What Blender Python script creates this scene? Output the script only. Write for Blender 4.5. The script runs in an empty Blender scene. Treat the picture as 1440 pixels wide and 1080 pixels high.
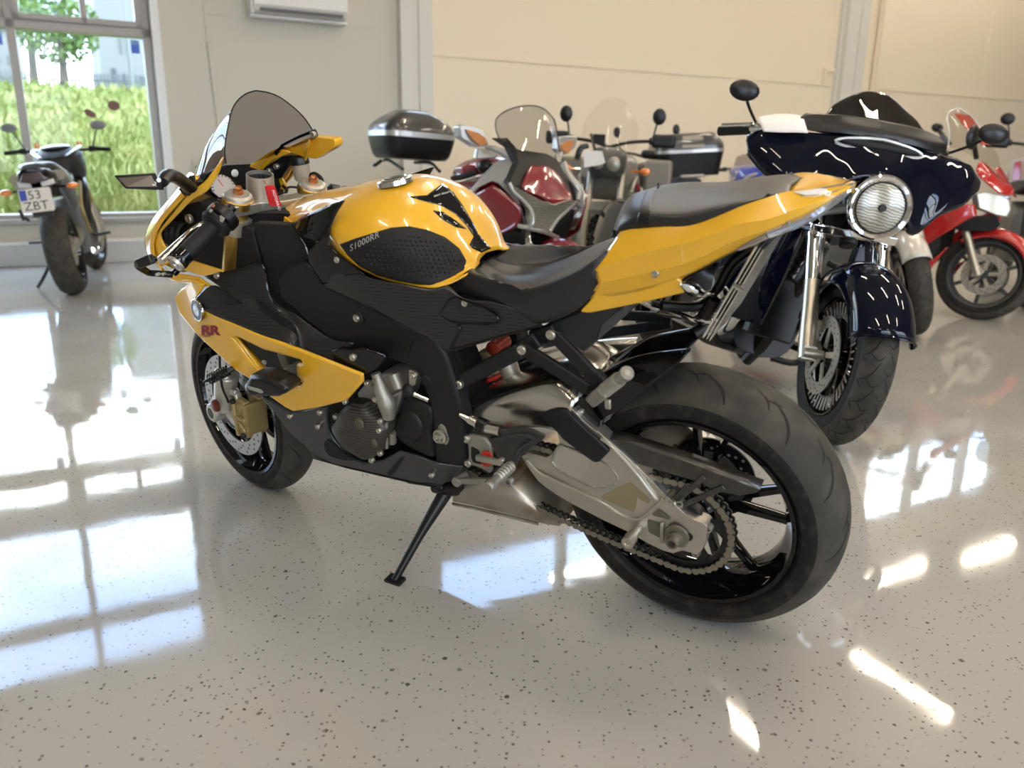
import bpy, bmesh, math, random
import numpy as np
from mathutils import Matrix, Vector
from mathutils.bvhtree import BVHTree
random.seed(7); rng = np.random.default_rng(7)
A = np.array
PI = math.pi
scene = bpy.context.scene
COL = scene.collection

# ------------------------------------------------------------------ camera
F, PIT, CAMH, ROLL = 1128.39, .274231, 1.01658, -.0139529      # focal length in pixels of a 1440x1080 frame, pitch, height, roll
cam_d = bpy.data.cameras.new('camera'); cam = bpy.data.objects.new('camera', cam_d); COL.objects.link(cam)
cam_d.sensor_width = 36; cam_d.sensor_fit = 'HORIZONTAL'; cam_d.lens = F / 1440 * 36
cam_d.clip_start = .05; cam_d.clip_end = 300
cam_d.dof.use_dof = True; cam_d.dof.focus_distance = 2.05; cam_d.dof.aperture_fstop = 2.9
RCR, RSR, RCP, RSP = math.cos(ROLL), math.sin(ROLL), math.cos(PIT), math.sin(PIT)
def ray(px, py):
    xr = (px - 720) / F; zr = (540 - py) / F
    x = RCR * xr + RSR * zr; z = -RSR * xr + RCR * zr
    return A([x, RCP + RSP * z, -RSP + RCP * z])
CO = A([0, 0, CAMH])
_r = ray(720 + F, 540) - ray(720, 540); _u = ray(720, 540 - F) - ray(720, 540); _f = ray(720, 540)
cam.matrix_world = Matrix(((_r[0], _u[0], -_f[0], 0), (_r[1], _u[1], -_f[1], 0), (_r[2], _u[2], -_f[2], CAMH), (0, 0, 0, 1)))
scene.camera = cam

# ------------------------------------------------------------------ sky, exposure
w = bpy.data.worlds.new('sky'); scene.world = w; w.use_nodes = True
nt = w.node_tree; nt.nodes.clear()
wo = nt.nodes.new('ShaderNodeOutputWorld'); wb = nt.nodes.new('ShaderNodeBackground'); tc = nt.nodes.new('ShaderNodeTexCoord')
mp = nt.nodes.new('ShaderNodeMapping'); mp.inputs['Scale'].default_value = (1.2, 1.2, 3.2)
nz = nt.nodes.new('ShaderNodeTexNoise'); nz.inputs['Scale'].default_value = 2.2; nz.inputs['Detail'].default_value = 5
rp = nt.nodes.new('ShaderNodeValToRGB')
rp.color_ramp.elements[0].position = .40; rp.color_ramp.elements[0].color = (.42, .60, .95, 1)
rp.color_ramp.elements[1].position = .60; rp.color_ramp.elements[1].color = (.92, .97, 1.0, 1)
nt.links.new(tc.outputs['Generated'], mp.inputs['Vector']); nt.links.new(mp.outputs[0], nz.inputs['Vector'])
nt.links.new(nz.outputs['Fac'], rp.inputs['Fac']); nt.links.new(rp.outputs['Color'], wb.inputs['Color'])
wb.inputs['Strength'].default_value = 8.2
nt.links.new(wb.outputs[0], wo.inputs['Surface'])
vs = scene.view_settings
scene.display_settings.display_device = 'sRGB'
vs.view_transform = 'Standard'; vs.look = 'None'; vs.exposure = 0.40; vs.gamma = 1; vs.use_curve_mapping = False
scene.cycles.use_denoising = True
scene.cycles.max_bounces = 8; scene.cycles.transparent_max_bounces = 16
scene.cycles.sample_clamp_indirect = 6.0
try: scene.cycles.caustics_reflective = False; scene.cycles.caustics_refractive = False
except Exception: pass

# ------------------------------------------------------------------ materials
MATS = {}
def mat(name, col=(.5, .5, .5), rough=.5, metal=0., coat=0., spec=.5, bump=None, var=None, emit=None, trans=0., alpha=1., nodes=None, coat_r=.03):
    """principled material; bump=(scale,strength), var=(scale, colour2, lo, hi) mixes a second colour by noise"""
    if name in MATS: return MATS[name]
    m = bpy.data.materials.new(name); m.use_nodes = True; t = m.node_tree; b = t.nodes['Principled BSDF']
    b.inputs['Base Color'].default_value = (*col, 1); b.inputs['Roughness'].default_value = rough; b.inputs['Metallic'].default_value = metal
    b.inputs['Coat Weight'].default_value = coat; b.inputs['Coat Roughness'].default_value = coat_r; b.inputs['Specular IOR Level'].default_value = spec
    b.inputs['Transmission Weight'].default_value = trans; b.inputs['Alpha'].default_value = alpha
    if emit: b.inputs['Emission Color'].default_value = (*emit[0], 1); b.inputs['Emission Strength'].default_value = emit[1]
    if var or bump:
        tcn = t.nodes.new('ShaderNodeTexCoord')
    if var:
        n = t.nodes.new('ShaderNodeTexNoise'); n.inputs['Scale'].default_value = var[0]; n.inputs['Detail'].default_value = 6
        r = t.nodes.new('ShaderNodeValToRGB'); r.color_ramp.elements[0].position = var[2]; r.color_ramp.elements[1].position = var[3]
        r.color_ramp.elements[0].color = (*col, 1); r.color_ramp.elements[1].color = (*var[1], 1)
        t.links.new(tcn.outputs['Object'], n.inputs['Vector']); t.links.new(n.outputs['Fac'], r.inputs['Fac']); t.links.new(r.outputs['Color'], b.inputs['Base Color'])
    if bump:
        n = t.nodes.new('ShaderNodeTexNoise'); n.inputs['Scale'].default_value = bump[0]; n.inputs['Detail'].default_value = 3
        bp = t.nodes.new('ShaderNodeBump'); bp.inputs['Strength'].default_value = bump[1]; bp.inputs['Distance'].default_value = .002
        t.links.new(tcn.outputs['Object'], n.inputs['Vector']); t.links.new(n.outputs['Fac'], bp.inputs['Height']); t.links.new(bp.outputs['Normal'], b.inputs['Normal'])
    MATS[name] = m
    if nodes: nodes(t, b)
    return m
def glassmat(name, tint=(.9, .95, .95), ior=1.45, rough=.0, gloss=1.0):
    """thin sheet glazing: transparent straight through, mirror by fresnel"""
    if name in MATS: return MATS[name]
    m = bpy.data.materials.new(name); m.use_nodes = True; t = m.node_tree; t.nodes.clear()
    o = t.nodes.new('ShaderNodeOutputMaterial'); mx = t.nodes.new('ShaderNodeMixShader'); tr = t.nodes.new('ShaderNodeBsdfTransparent')
    gl = t.nodes.new('ShaderNodeBsdfGlossy'); fr = t.nodes.new('ShaderNodeFresnel'); mu = t.nodes.new('ShaderNodeMath'); mu.operation = 'MULTIPLY'
    tr.inputs['Color'].default_value = (*tint, 1); gl.inputs['Roughness'].default_value = rough; fr.inputs['IOR'].default_value = ior; mu.inputs[1].default_value = gloss
    ge = t.nodes.new('ShaderNodeNewGeometry'); iv = t.nodes.new('ShaderNodeMath'); iv.operation = 'SUBTRACT'; iv.inputs[0].default_value = 1; m2 = t.nodes.new('ShaderNodeMath'); m2.operation = 'MULTIPLY'
    t.links.new(ge.outputs['Backfacing'], iv.inputs[1]); t.links.new(fr.outputs[0], m2.inputs[0]); t.links.new(iv.outputs[0], m2.inputs[1]); t.links.new(m2.outputs[0], mu.inputs[0]); t.links.new(mu.outputs[0], mx.inputs['Fac']); t.links.new(tr.outputs[0], mx.inputs[1]); t.links.new(gl.outputs[0], mx.inputs[2]); t.links.new(mx.outputs[0], o.inputs['Surface'])
    MATS[name] = m; return m

# ------------------------------------------------------------------ mesh helpers
def unit(v): v = A(v, float); return v / (np.linalg.norm(v) + 1e-12)
def frame(d):
    d = unit(d); a = A([0, 0, 1.]) if abs(d[2]) < .9 else A([1., 0, 0]); x = unit(np.cross(a, d)); return x, np.cross(d, x), d
def crv(pts, n, closed=False):
    """Catmull-Rom through the points, resampled evenly to n points"""
    P = A(pts, float)
    if len(P) == 2 and not closed: return P[0] + (P[1] - P[0]) * np.linspace(0, 1, n)[:, None]
    if closed: Q = np.vstack([P[-1], P, P[0], P[1]])
    else: Q = np.vstack([2 * P[0] - P[1], P, 2 * P[-1] - P[-2]])
    o = []; K = 12
    for i in range(1, len(Q) - 2):
        p0, p1, p2, p3 = Q[i - 1:i + 3]
        for t in np.arange(K) / K:
            o.append(.5 * (2 * p1 + (p2 - p0) * t + (2 * p0 - 5 * p1 + 4 * p2 - p3) * t * t + (3 * p1 - p0 - 3 * p2 + p3) * t ** 3))
    if not closed: o.append(P[-1])
    else: o.append(o[0])
    o = A(o); s = np.r_[0, np.cumsum(np.linalg.norm(np.diff(o, axis=0), axis=1))]
    u = np.linspace(0, s[-1], n + 1)[:-1] if closed else np.linspace(0, s[-1], n)
    return np.stack([np.interp(u, s, o[:, k]) for k in range(o.shape[1])], 1)
def mir(P): P = A(P, float).copy(); P[..., 1] *= -1; return P
def rnd(loop, r=.004, n=3):
    """round the corners of a 3-D loop"""
    L = A(loop, float); N = len(L); o = []
    for i in range(N):
        p, a, b = L[i], L[i - 1] - L[i], L[(i + 1) % N] - L[i]
        la, lb = np.linalg.norm(a), np.linalg.norm(b); k = min(r, la * .45, lb * .45)
        q0, q1 = p + a / (la + 1e-9) * k, p + b / (lb + 1e-9) * k
        for t in np.linspace(0, 1, n): o.append((1 - t) ** 2 * q0 + 2 * t * (1 - t) * p + t * t * q1)
    return A(o)

class MB:
    def __init__(s): s.v = []; s.f = []; s.mi = []; s.m = 0
    def add(s, V, Fc):
        o = len(s.v); s.v += [tuple(map(float, p)) for p in V]
        for f in Fc: s.f.append(tuple(o + i for i in f)); s.mi.append(s.m)
        return s
    def grid(s, Gd, cu=False, cv=False):
        Gd = A(Gd); a, b = Gd.shape[:2]; fs = []
        for i in range(a - (0 if cu else 1)):
            for j in range(b - (0 if cv else 1)):
                fs.append((i * b + j, i * b + (j + 1) % b, ((i + 1) % a) * b + (j + 1) % b, ((i + 1) % a) * b + j))
        return s.add(Gd.reshape(-1, 3), fs)
    def loft(s, loops, caps=True, closed=False):
        L = [A(l) for l in loops]; n = len(L[0]); s.grid(A(L), cu=closed, cv=True)
        if caps and not closed:
            o = len(s.v) - n * len(L)
            s.f.append(tuple(range(o, o + n))[::-1]); s.mi.append(s.m); s.f.append(tuple(range(o + n * (len(L) - 1), o + n * len(L)))); s.mi.append(s.m)
        return s
    def prism(s, loop, vec):
        L = A(loop); v = A(vec, float); return s.loft([L, L + v])
    def box(s, c, size, R=None):
        V = A([[x, y, z] for x in (-.5, .5) for y in (-.5, .5) for z in (-.5, .5)]) * A(size)
        if R is not None: V = V @ A(R).T
        return s.add(V + A(c), [(0, 1, 3, 2), (4, 6, 7, 5), (0, 4, 5, 1), (2, 3, 7, 6), (0, 2, 6, 4), (1, 5, 7, 3)])
    def bar(s, a, b, wd, th, side=(0, 1, 0)):
        """rectangular bar from a to b; th is its size along side"""
        a, b = A(a, float), A(b, float); d = unit(b - a); sd = A(side, float); sd = unit(sd - d * (sd @ d)); n = np.cross(d, sd)
        q = [sd * th / 2 + n * wd / 2, sd * th / 2 - n * wd / 2, -sd * th / 2 - n * wd / 2, -sd * th / 2 + n * wd / 2]
        return s.loft([[a + k for k in q], [b + k for k in q]])
    def cyl(s, a, b, r, r2=None, n=20):
        a, b = A(a, float), A(b, float); x, y, _ = frame(b - a); r2 = r if r2 is None else r2
        t = np.arange(n) * 2 * PI / n; c = np.cos(t)[:, None] * x + np.sin(t)[:, None] * y
        return s.loft([a + c * r, b + c * r2])
    def tube(s, pts, r, n=10, caps=True, samples=None, closed=False, flat=1., up=None):
        P = crv(pts, samples or max(8, len(pts) * 5), closed) if len(pts) > 2 else A(pts, float)
        k = len(P); R = np.interp(np.linspace(0, 1, k), np.linspace(0, 1, len(r)), r) if hasattr(r, '__len__') else np.full(k, r)
        d = np.gradient(P, axis=0)
        if closed: d = np.roll(P, -1, 0) - np.roll(P, 1, 0)
        x, y, _ = frame(d[0])
        if up is not None: y = unit(A(up, float)); x = unit(np.cross(y, d[0]))
        loops = []; t = np.arange(n) * 2 * PI / n
        for i in range(k):
            dd = unit(d[i]); x = unit(x - dd * (x @ dd)); y = np.cross(dd, x)
            loops.append(P[i] + R[i] * (np.cos(t)[:, None] * x + np.sin(t)[:, None] * y * flat))
        return s.loft(loops, caps, closed)
    def lathe(s, prof, c, axis, n=48, closed=False, a0=0, a1=2 * PI, ref=None):
        """profile (r, t) turned about axis through c; t runs along the axis"""
        x, y, d = frame(axis)
        if ref is not None: x = unit(A(ref, float) - d * (A(ref, float) @ d)); y = np.cross(d, x)
        full = abs(a1 - a0 - 2 * PI) < 1e-6
        th = a0 + np.arange(n if full else n + 1) * (a1 - a0) / n; c = A(c, float)
        G = [[c + d * t + r * (math.cos(a) * x + math.sin(a) * y) for (r, t) in prof] for a in th]
        return s.grid(G, cu=full, cv=closed)
    def ell(s, c, rad, R=None, n=16):
        a = np.linspace(-PI / 2, PI / 2, n // 2 + 1); t = np.arange(n) * 2 * PI / n
        G = A([[[math.cos(i) * math.cos(j), math.cos(i) * math.sin(j), math.sin(i)] for j in t] for i in a]) * A(rad)
        if R is not None: G = G @ A(R).T
        return s.grid(G + A(c), cv=True)
    def bolt(s, p, d, r=.007, h=.005):
        p = A(p, float); d = unit(d)
        s.lathe([(0, h * .55), (r * .5, h * .55), (r * .55, h), (r * .85, h), (r, h * .6), (r, -h), (0, -h)], p, d, n=12); return s
    def bvh(s): return BVHTree.FromPolygons(s.v, [tuple(f) for f in s.f])
    def tri(s):
        return s
    def build(s, name, mats, parent=None, smooth=35, bevel=0, solid=0, sub=0, off=-1, loc=None, merge=1e-5, seg=2, even=True):
        me = bpy.data.meshes.new(name); me.from_pydata(s.v, [], s.f); mats = mats if isinstance(mats, (list, tuple)) else [mats]
        for m in mats: me.materials.append(m)
        me.polygons.foreach_set('material_index', s.mi)
        bm = bmesh.new(); bm.from_mesh(me)
        if merge: bmesh.ops.remove_doubles(bm, verts=bm.verts, dist=merge)
        bmesh.ops.recalc_face_normals(bm, faces=bm.faces); bm.to_mesh(me); bm.free()
        if smooth: 
            me.polygons.foreach_set('use_smooth', [True] * len(me.polygons)); me.set_sharp_from_angle(angle=math.radians(smooth))
        o = bpy.data.objects.new(name, me); COL.objects.link(o)
        if parent is not None: o.parent = parent
        if loc is not None: o.location = loc
        if solid: md = o.modifiers.new('thickness', 'SOLIDIFY'); md.thickness = solid; md.offset = off; md.use_even_offset = even
        if bevel: md = o.modifiers.new('edge', 'BEVEL'); md.width = bevel; md.segments = seg; md.limit_method = 'ANGLE'; md.angle_limit = math.radians(40)
        if sub: md = o.modifiers.new('smooth', 'SUBSURF'); md.levels = sub; md.render_levels = sub
        return o
def patch(rows, nu=24, nv=16, lin=False):
    R = A([crv(r, nu) for r in rows])
    if lin:
        k = np.linspace(0, len(rows) - 1, nv); return A([[R[min(int(a), len(rows) - 2)][j] * (1 - (a - min(int(a), len(rows) - 2))) + R[min(int(a), len(rows) - 2) + 1][j] * (a - min(int(a), len(rows) - 2)) for j in range(nu)] for a in k])
    return np.stack([crv(R[:, j], nv) for j in range(nu)], 1)
def empty(name, label, cat, loc=(0, 0, 0), rot=None, group=None):
    o = bpy.data.objects.new(name, None); COL.objects.link(o); o.empty_display_size = .1
    o.matrix_world = Matrix.Translation(Vector(loc)) @ (rot.to_4x4() if rot is not None else Matrix())
    o['label'] = label; o['category'] = cat
    if group: o['group'] = group
    return o
def tag(o, label, cat, group=None, kind=None):
    o['label'] = label; o['category'] = cat
    if group: o['group'] = group
    if kind: o['kind'] = kind
    return o
def struct(o, label=None):
    o['kind'] = 'structure'
    if label: o['label'] = label
    return o
class Frame:
    """an upright or leaning vehicle frame: x forward, y left, z up, origin on the floor"""
    def __init__(s, x, y, yaw, lean=0., z=0):
        s.R = A(Matrix.Rotation(yaw, 3, 'Z') @ Matrix.Rotation(lean, 3, 'X')); s.T = A([x, y, z], float)
        s.M = Matrix.Rotation(yaw, 3, 'Z') @ Matrix.Rotation(lean, 3, 'X')
    def at(s, px, py, Y):
        """point on the frame's plane y=Y that lies behind a photo pixel"""
        o = s.R.T @ (CO - s.T); d = s.R.T @ ray(px, py); return o + d * (Y - o[1]) / d[1]
    def atx(s, px, py, X):
        o = s.R.T @ (CO - s.T); d = s.R.T @ ray(px, py); return o + d * (X - o[0]) / d[0]
    def eye(s): return s.R.T @ (CO - s.T)
    def dirn(s, px, py): return s.R.T @ ray(px, py)
    def inv(s, p): return s.R.T @ (A(p, float) - s.T)
    def zt(s, x0, y0, k): return lambda x, y, Y: s.at(x0 + x / k, y0 + y / k, Y)
    def hit(s, bv, px, py, off=0.):
        h = bv.ray_cast(Vector(s.eye()), Vector(unit(s.dirn(px, py))))
        if h[0] is None:
            return None, None
        n = A(h[1]); p = A(h[0])
        if n @ s.dirn(px, py) > 0: n = -n
        return p + n * off, n
    def decal(s, mb, poly, off=.0015, L=6., out=None):
        """a thin sheet laid on a surface, its outline given on the photo"""
        bm = bmesh.new(); vs_ = [bm.verts.new((p[0], p[1], 0)) for p in poly]; bm.faces.new(vs_); bmesh.ops.triangulate(bm, faces=bm.faces)
        for _ in range(7):
            e = [q for q in bm.edges if q.calc_length() > L]
            if not e: break
            bmesh.ops.subdivide_edges(bm, edges=e, cuts=1); bmesh.ops.triangulate(bm, faces=bm.faces)
        bm.verts.index_update(); V = []; bad = set()
        for q in bm.verts:
            p, n = s.hit(mb, q.co.x, q.co.y, off)
            if p is None: bad.add(q.index); V.append((0, 0, 0))
            else: V.append(p)
        fs = [tuple(q.index for q in f.verts) for f in bm.faces if not any(q.index in bad for q in f.verts)]; bm.free()
        us = sorted({i for f in fs for i in f}); ix = {a: b for b, a in enumerate(us)}
        out = out or MB(); out.add([V[i] for i in us], [tuple(ix[i] for i in f) for f in fs]); return out
    def text(s, mb, txt, p0, px_h, right, up, off=.002, out=None, font_shear=0., spacing=1., bold=.012):
        """lettering laid on a surface; p0 is the lower left corner on the photo, right/up are photo directions"""
        V, fs = textmesh(txt, font_shear, spacing, bold); out = out or MB(); W = []
        for x, y in V:
            q = A(p0) + A(right) * x * px_h + A(up) * y * px_h; p, n = s.hit(mb, q[0], q[1], off); W.append(p if p is not None else (0, 0, -5))
        fs = [f for f in fs if not any(W[i][2] == -5 for i in f)]; us = sorted({i for f in fs for i in f}); ix = {a: b for b, a in enumerate(us)}
        out.add([W[i] for i in us], [tuple(ix[i] for i in f) for f in fs]); return out
def textmesh(txt, shear=0., spacing=1., bold=.0):
    cu = bpy.data.curves.new('lettering', 'FONT'); cu.body = txt; cu.shear = shear; cu.space_character = spacing; cu.resolution_u = 3; cu.offset = bold
    o = bpy.data.objects.new('lettering', cu); COL.objects.link(o); dg = bpy.context.evaluated_depsgraph_get(); dg.update()
    me = o.evaluated_get(dg).to_mesh(); V = [(v.co.x / .7, v.co.y / .7) for v in me.vertices]; fs = [tuple(p.vertices) for p in me.polygons]
    o.evaluated_get(dg).to_mesh_clear(); bpy.data.objects.remove(o); bpy.data.curves.remove(cu); return V, fs
def flat_text(out, txt, c, right, up, h, shear=0., bold=None):
    """lettering on a flat face: c is the lower-left corner in space, h the capital height"""
    V, fs = textmesh(txt, shear); return out.add([A(c) + A(right) * x * h + A(up) * y * h for x, y in V], fs)
def ground(px, py, z=0.):
    d = ray(px, py); return CO + d * (z - CAMH) / d[2]
# ------------------------------------------------------------------ the hall
U = A([.87677, .48091, 0]); N = A([.48091, -.87677, 0]); W0 = A([-4.2192, 7.6107, 0])    # along the window wall, off it into the room, a point on its foot
def WL(a, d, z): return W0 + U * a + N * d + A([0, 0, z])
RW = A([U, N, [0, 0, 1]]).T
def wbox(mb, a0, a1, d0, d1, z0, z1): return mb.box(WL((a0 + a1) / 2, (d0 + d1) / 2, (z0 + z1) / 2), (a1 - a0, d1 - d0, z1 - z0), RW)
def floor_nodes(t, b):
    tcn = t.nodes.new('ShaderNodeTexCoord'); L = t.links.new
    def vor(sc, lo, hi, rnd_):
        v = t.nodes.new('ShaderNodeTexVoronoi'); v.inputs['Scale'].default_value = sc; v.inputs['Randomness'].default_value = rnd_
        n = t.nodes.new('ShaderNodeTexNoise'); n.inputs['Scale'].default_value = sc * 2.3; n.inputs['Detail'].default_value = 2
        a = t.nodes.new('ShaderNodeMath'); a.operation = 'MULTIPLY_ADD'; a.inputs[1].default_value = .35; L(n.outputs['Fac'], a.inputs[0]); L(v.outputs['Distance'], a.inputs[2])
        c = t.nodes.new('ShaderNodeSeparateColor'); L(v.outputs['Color'], c.inputs[0])
        # only some of the cells carry a flake, and of differing size
        s_ = t.nodes.new('ShaderNodeMath'); s_.operation = 'MULTIPLY_ADD'; s_.inputs[1].default_value = hi; s_.inputs[2].default_value = lo; L(c.outputs[0], s_.inputs[0])
        g = t.nodes.new('ShaderNodeMath'); g.operation = 'LESS_THAN'; L(a.outputs[0], g.inputs[0]); L(s_.outputs[0], g.inputs[1]); L(tcn.outputs['Object'], v.inputs['Vector']); L(tcn.outputs['Object'], n.inputs['Vector'])
        return g, c
    g1, c1 = vor(30, -.02, .36, 1.); g2, c2 = vor(90, .02, .46, 1.)
    mx = t.nodes.new('ShaderNodeMath'); mx.operation = 'MAXIMUM'; L(g1.outputs[0], mx.inputs[0]); L(g2.outputs[0], mx.inputs[1])
    n2 = t.nodes.new('ShaderNodeTexNoise'); n2.inputs['Scale'].default_value = .9; n2.inputs['Detail'].default_value = 6; L(tcn.outputs['Object'], n2.inputs['Vector'])
    r2 = t.nodes.new('ShaderNodeValToRGB'); r2.color_ramp.elements[0].color = (.36, .345, .315, 1); r2.color_ramp.elements[1].color = (.42, .405, .37, 1); r2.color_ramp.elements[0].position = .35; r2.color_ramp.elements[1].position = .65; L(n2.outputs['Fac'], r2.inputs['Fac'])
    dk = t.nodes.new('ShaderNodeValToRGB'); dk.color_ramp.elements[0].color = (.07, .065, .055, 1); dk.color_ramp.elements[1].color = (.22, .20, .17, 1); L(c2.outputs[1], dk.inputs['Fac'])
    mixc = t.nodes.new('ShaderNodeMix'); mixc.data_type = 'RGBA'; L(mx.outputs[0], mixc.inputs['Factor']); L(r2.outputs['Color'], mixc.inputs[6]); L(dk.outputs['Color'], mixc.inputs[7]); L(mixc.outputs[2], b.inputs['Base Color'])
    # scuffs in the gloss
    n3 = t.nodes.new('ShaderNodeTexNoise'); n3.inputs['Scale'].default_value = 2.4; n3.inputs['Detail'].default_value = 8; L(tcn.outputs['Object'], n3.inputs['Vector'])
    rr = t.nodes.new('ShaderNodeMapRange'); rr.inputs[1].default_value = .3; rr.inputs[2].default_value = .75; rr.inputs[3].default_value = .02; rr.inputs[4].default_value = .085; L(n3.outputs['Fac'], rr.inputs[0]); L(rr.outputs[0], b.inputs['Roughness'])
    n4 = t.nodes.new('ShaderNodeTexNoise'); n4.inputs['Scale'].default_value = 9; n4.inputs['Detail'].default_value = 2; L(tcn.outputs['Object'], n4.inputs['Vector'])
    ad = t.nodes.new('ShaderNodeMath'); ad.operation = 'MULTIPLY_ADD'; ad.inputs[1].default_value = .5; L(mx.outputs[0], ad.inputs[0]); L(n4.outputs['Fac'], ad.inputs[2])
    bp = t.nodes.new('ShaderNodeBump'); bp.inputs['Strength'].default_value = .12; bp.inputs['Distance'].default_value = .002; L(ad.outputs[0], bp.inputs['Height']); L(bp.outputs[0], b.inputs['Normal'])
M_floor = mat('floor_epoxy', (.4, .38, .34), .06, spec=.5, nodes=floor_nodes)
M_floor.node_tree.nodes['Principled BSDF'].inputs['IOR'].default_value = 1.52
M_wall = mat('wall_panel_cool', (.56, .54, .46), .55, bump=(60, .08))
M_wallw = mat('wall_panel_warm', (.80, .71, .56), .55, bump=(60, .08))  # warm lamplight on this stretch is partly put into the base colour
M_trim = mat('wall_trim', (.66, .65, .60), .45)
M_frame = mat('window_frame', (.36, .34, .31), .4)
M_jamb = mat('window_jamb', (.74, .76, .76), .4)
M_plinth = mat('plinth', (.52, .53, .52), .5)
M_ceil = mat('ceiling', (.36, .34, .31), .8); M_far = mat('far_wall', (.36, .34, .30), .7)
M_white = mat('white_plastic', (.78, .77, .75), .4)
M_glass = glassmat('window_glass', (.93, .96, .96), 1.45, gloss=.5)
HC = 6.0; AL, AR, DF = -9.5, 21.5, 15.5
C4 = [WL(AL, -.4, 0), WL(AR, -.4, 0), WL(AR, DF, 0), WL(AL, DF, 0)]
fl = MB(); fl.prism([p - A([0, 0, .1]) for p in C4], (0, 0, .1)); struct(fl.build('floor', M_floor, smooth=0), 'glossy pale grey epoxy floor with scattered dark flakes')
ce = MB(); ce.prism([p + A([0, 0, HC]) for p in C4], (0, 0, .1)); struct(ce.build('ceiling', M_ceil, smooth=0))
# window wall: left of, under, above and between the openings
X1, ZS, ZT = .93, .42, 4.45                      # right jamb, sill and head of the big window
CL = [(3.75, 6.6, 4.03, 5.05), (12.05, 16.2, 3.98, 5.42)]
wb_ = MB()
wbox(wb_, AL, -5.2, -.25, 0, 0, HC); wbox(wb_, -5.2, X1, -.25, 0, 0, ZS); wbox(wb_, -5.2, X1, -.25, 0, ZT, HC); wbox(wb_, X1, 3.36, -.25, 0, 0, HC)
struct(wb_.build('wall_back', M_wall, smooth=0), 'pale grey green wall panel beside the big window')
ww = MB(); a = 3.36
for (c0, c1, z0, z1) in CL:
    wbox(ww, a, c0, -.25, 0, 0, HC); wbox(ww, c0, c1, -.25, 0, 0, z0); wbox(ww, c0, c1, -.25, 0, z1, HC); a = c1
wbox(ww, a, AR, -.25, 0, 0, HC)
struct(ww.build('wall_right_back', M_wallw, smooth=0), 'warm beige panelled wall behind the parked bikes')
m_ = MB(); wbox(m_, AR - .2, AR, 0, DF, 0, HC); struct(m_.build('wall_right', M_wallw, smooth=0))
def wall_with_added_windows(nm, box, s0, s1, wins, num):
    # box(mb, s0, s1, z0, z1): a piece of the wall; tall unseen window openings are added to let daylight reach the foreground
    m_ = MB(); s = s0
    for (c0, c1) in wins: box(m_, s, c0, 0, HC); box(m_, c0, c1, 0, .42); box(m_, c0, c1, 4.45, HC); s = c1
    box(m_, s, s1, 0, HC); struct(m_.build(nm, M_far, smooth=0))
    for k, (c0, c1) in enumerate(wins):
        f_ = MB(); n_ = max(1, round((c1 - c0) / 1.75))
        for i in range(n_ + 1): x_ = c0 + (c1 - c0) * i / n_; box(f_, x_ - .035, x_ + .035, .42, 4.45)
        for z0, z1 in ((.42, .48), (2.05, 2.13), (2.44, 2.72), (3.76, 3.88), (4.39, 4.45)): box(f_, c0, c1, z0, z1)
        struct(f_.build('window_%d' % (num + k), M_frame, smooth=0))
wall_with_added_windows('wall_front', lambda m, a0, a1, z0, z1: wbox(m, a0, a1, DF - .2, DF, z0, z1), AL, AR, [(-4.0, .5), (3.0, 8.0)], 4)
wall_with_added_windows('wall_left', lambda m, a0, a1, z0, z1: wbox(m, AL, AL + .2, a0, a1, z0, z1), 0, DF - .2, [], 6)
yard = MB(); yard.box(WL(4, 22, -.25), (90, 60, .1), RW); struct(yard.build('ground_yard', mat('yard_asphalt', (.10, .10, .10), .9), smooth=0))
# horizontal joints, pilasters, pipes
t_ = MB(); wbox(t_, X1 + .42, 3.36, 0, .006, 2.09, 2.125); wbox(t_, X1 + .42, 3.36, 0, .006, 2.30, 2.33); wbox(t_, X1 + .42, X1 + .48, 0, .012, .0, HC); struct(t_.build('trim_1', M_wall, smooth=0))
t_ = MB(); wbox(t_, 3.72, 10.05, 0, .012, 2.085, 2.135); wbox(t_, 11.0, AR, 0, .012, 2.085, 2.135); wbox(t_, 13.6, 13.72, 0, .008, 0, 3.9); struct(t_.build('trim_2', M_wallw, smooth=0))
t_ = MB(); wbox(t_, 3.36, 3.50, 0, .10, 0, HC); wbox(t_, 3.50, 3.58, 0, .05, 0, HC); wbox(t_, 3.58, 3.63, 0, .075, 0, HC); wbox(t_, 3.63, 3.75, 0, .04, 0, HC); struct(t_.build('trim_3', M_trim, smooth=0), 'fluted pale pilaster between the grey and the beige wall')
t_ = MB(); wbox(t_, 10.12, 10.36, 0, .12, 0, HC); wbox(t_, 10.42, 10.60, 0, .08, 0, HC); wbox(t_, 10.06, 10.12, 0, .05, 0, HC); wbox(t_, 10.36, 10.42, 0, .04, 0, HC); struct(t_.build('trim_4', M_trim, smooth=0), 'pale pilaster behind the touring bike windshield')
for a_ in (10.86, 10.93):
    p_ = MB(); p_.cyl(WL(a_, .05, 0), WL(a_, .05, HC), .022, n=10); p_.cyl(WL(a_, .05, 2.52), WL(a_, .05, 2.56), .034, n=10)
    tag(p_.build('wall_pipe', M_wallw), 'thin beige vertical pipe beside the right pilaster', 'pipe', 'vertical pipes by the pilaster')
p_ = MB(); p_.box(WL(9.93, .03, 2.30), (.20, .06, .05), RW); p_.box(WL(9.85, .03, 2.2), (.05, .06, .18), RW); tag(p_.build('wall_bracket', M_wallw, bevel=.004), 'small beige bracket on the wall left of the right pilaster', 'bracket')
p_ = MB(); p_.tube([WL(1.40, .012, HC), WL(1.41, .012, 3), WL(1.42, .012, 2.1), WL(1.46, .012, 1.2), WL(1.47, .012, .3)], .009, n=8); p_.box(WL(1.42, .015, 2.07), (.05, .03, .04), RW)
tag(p_.build('wall_cable', M_wall), 'thin grey cable running down the wall beside the window', 'cable')
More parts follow.
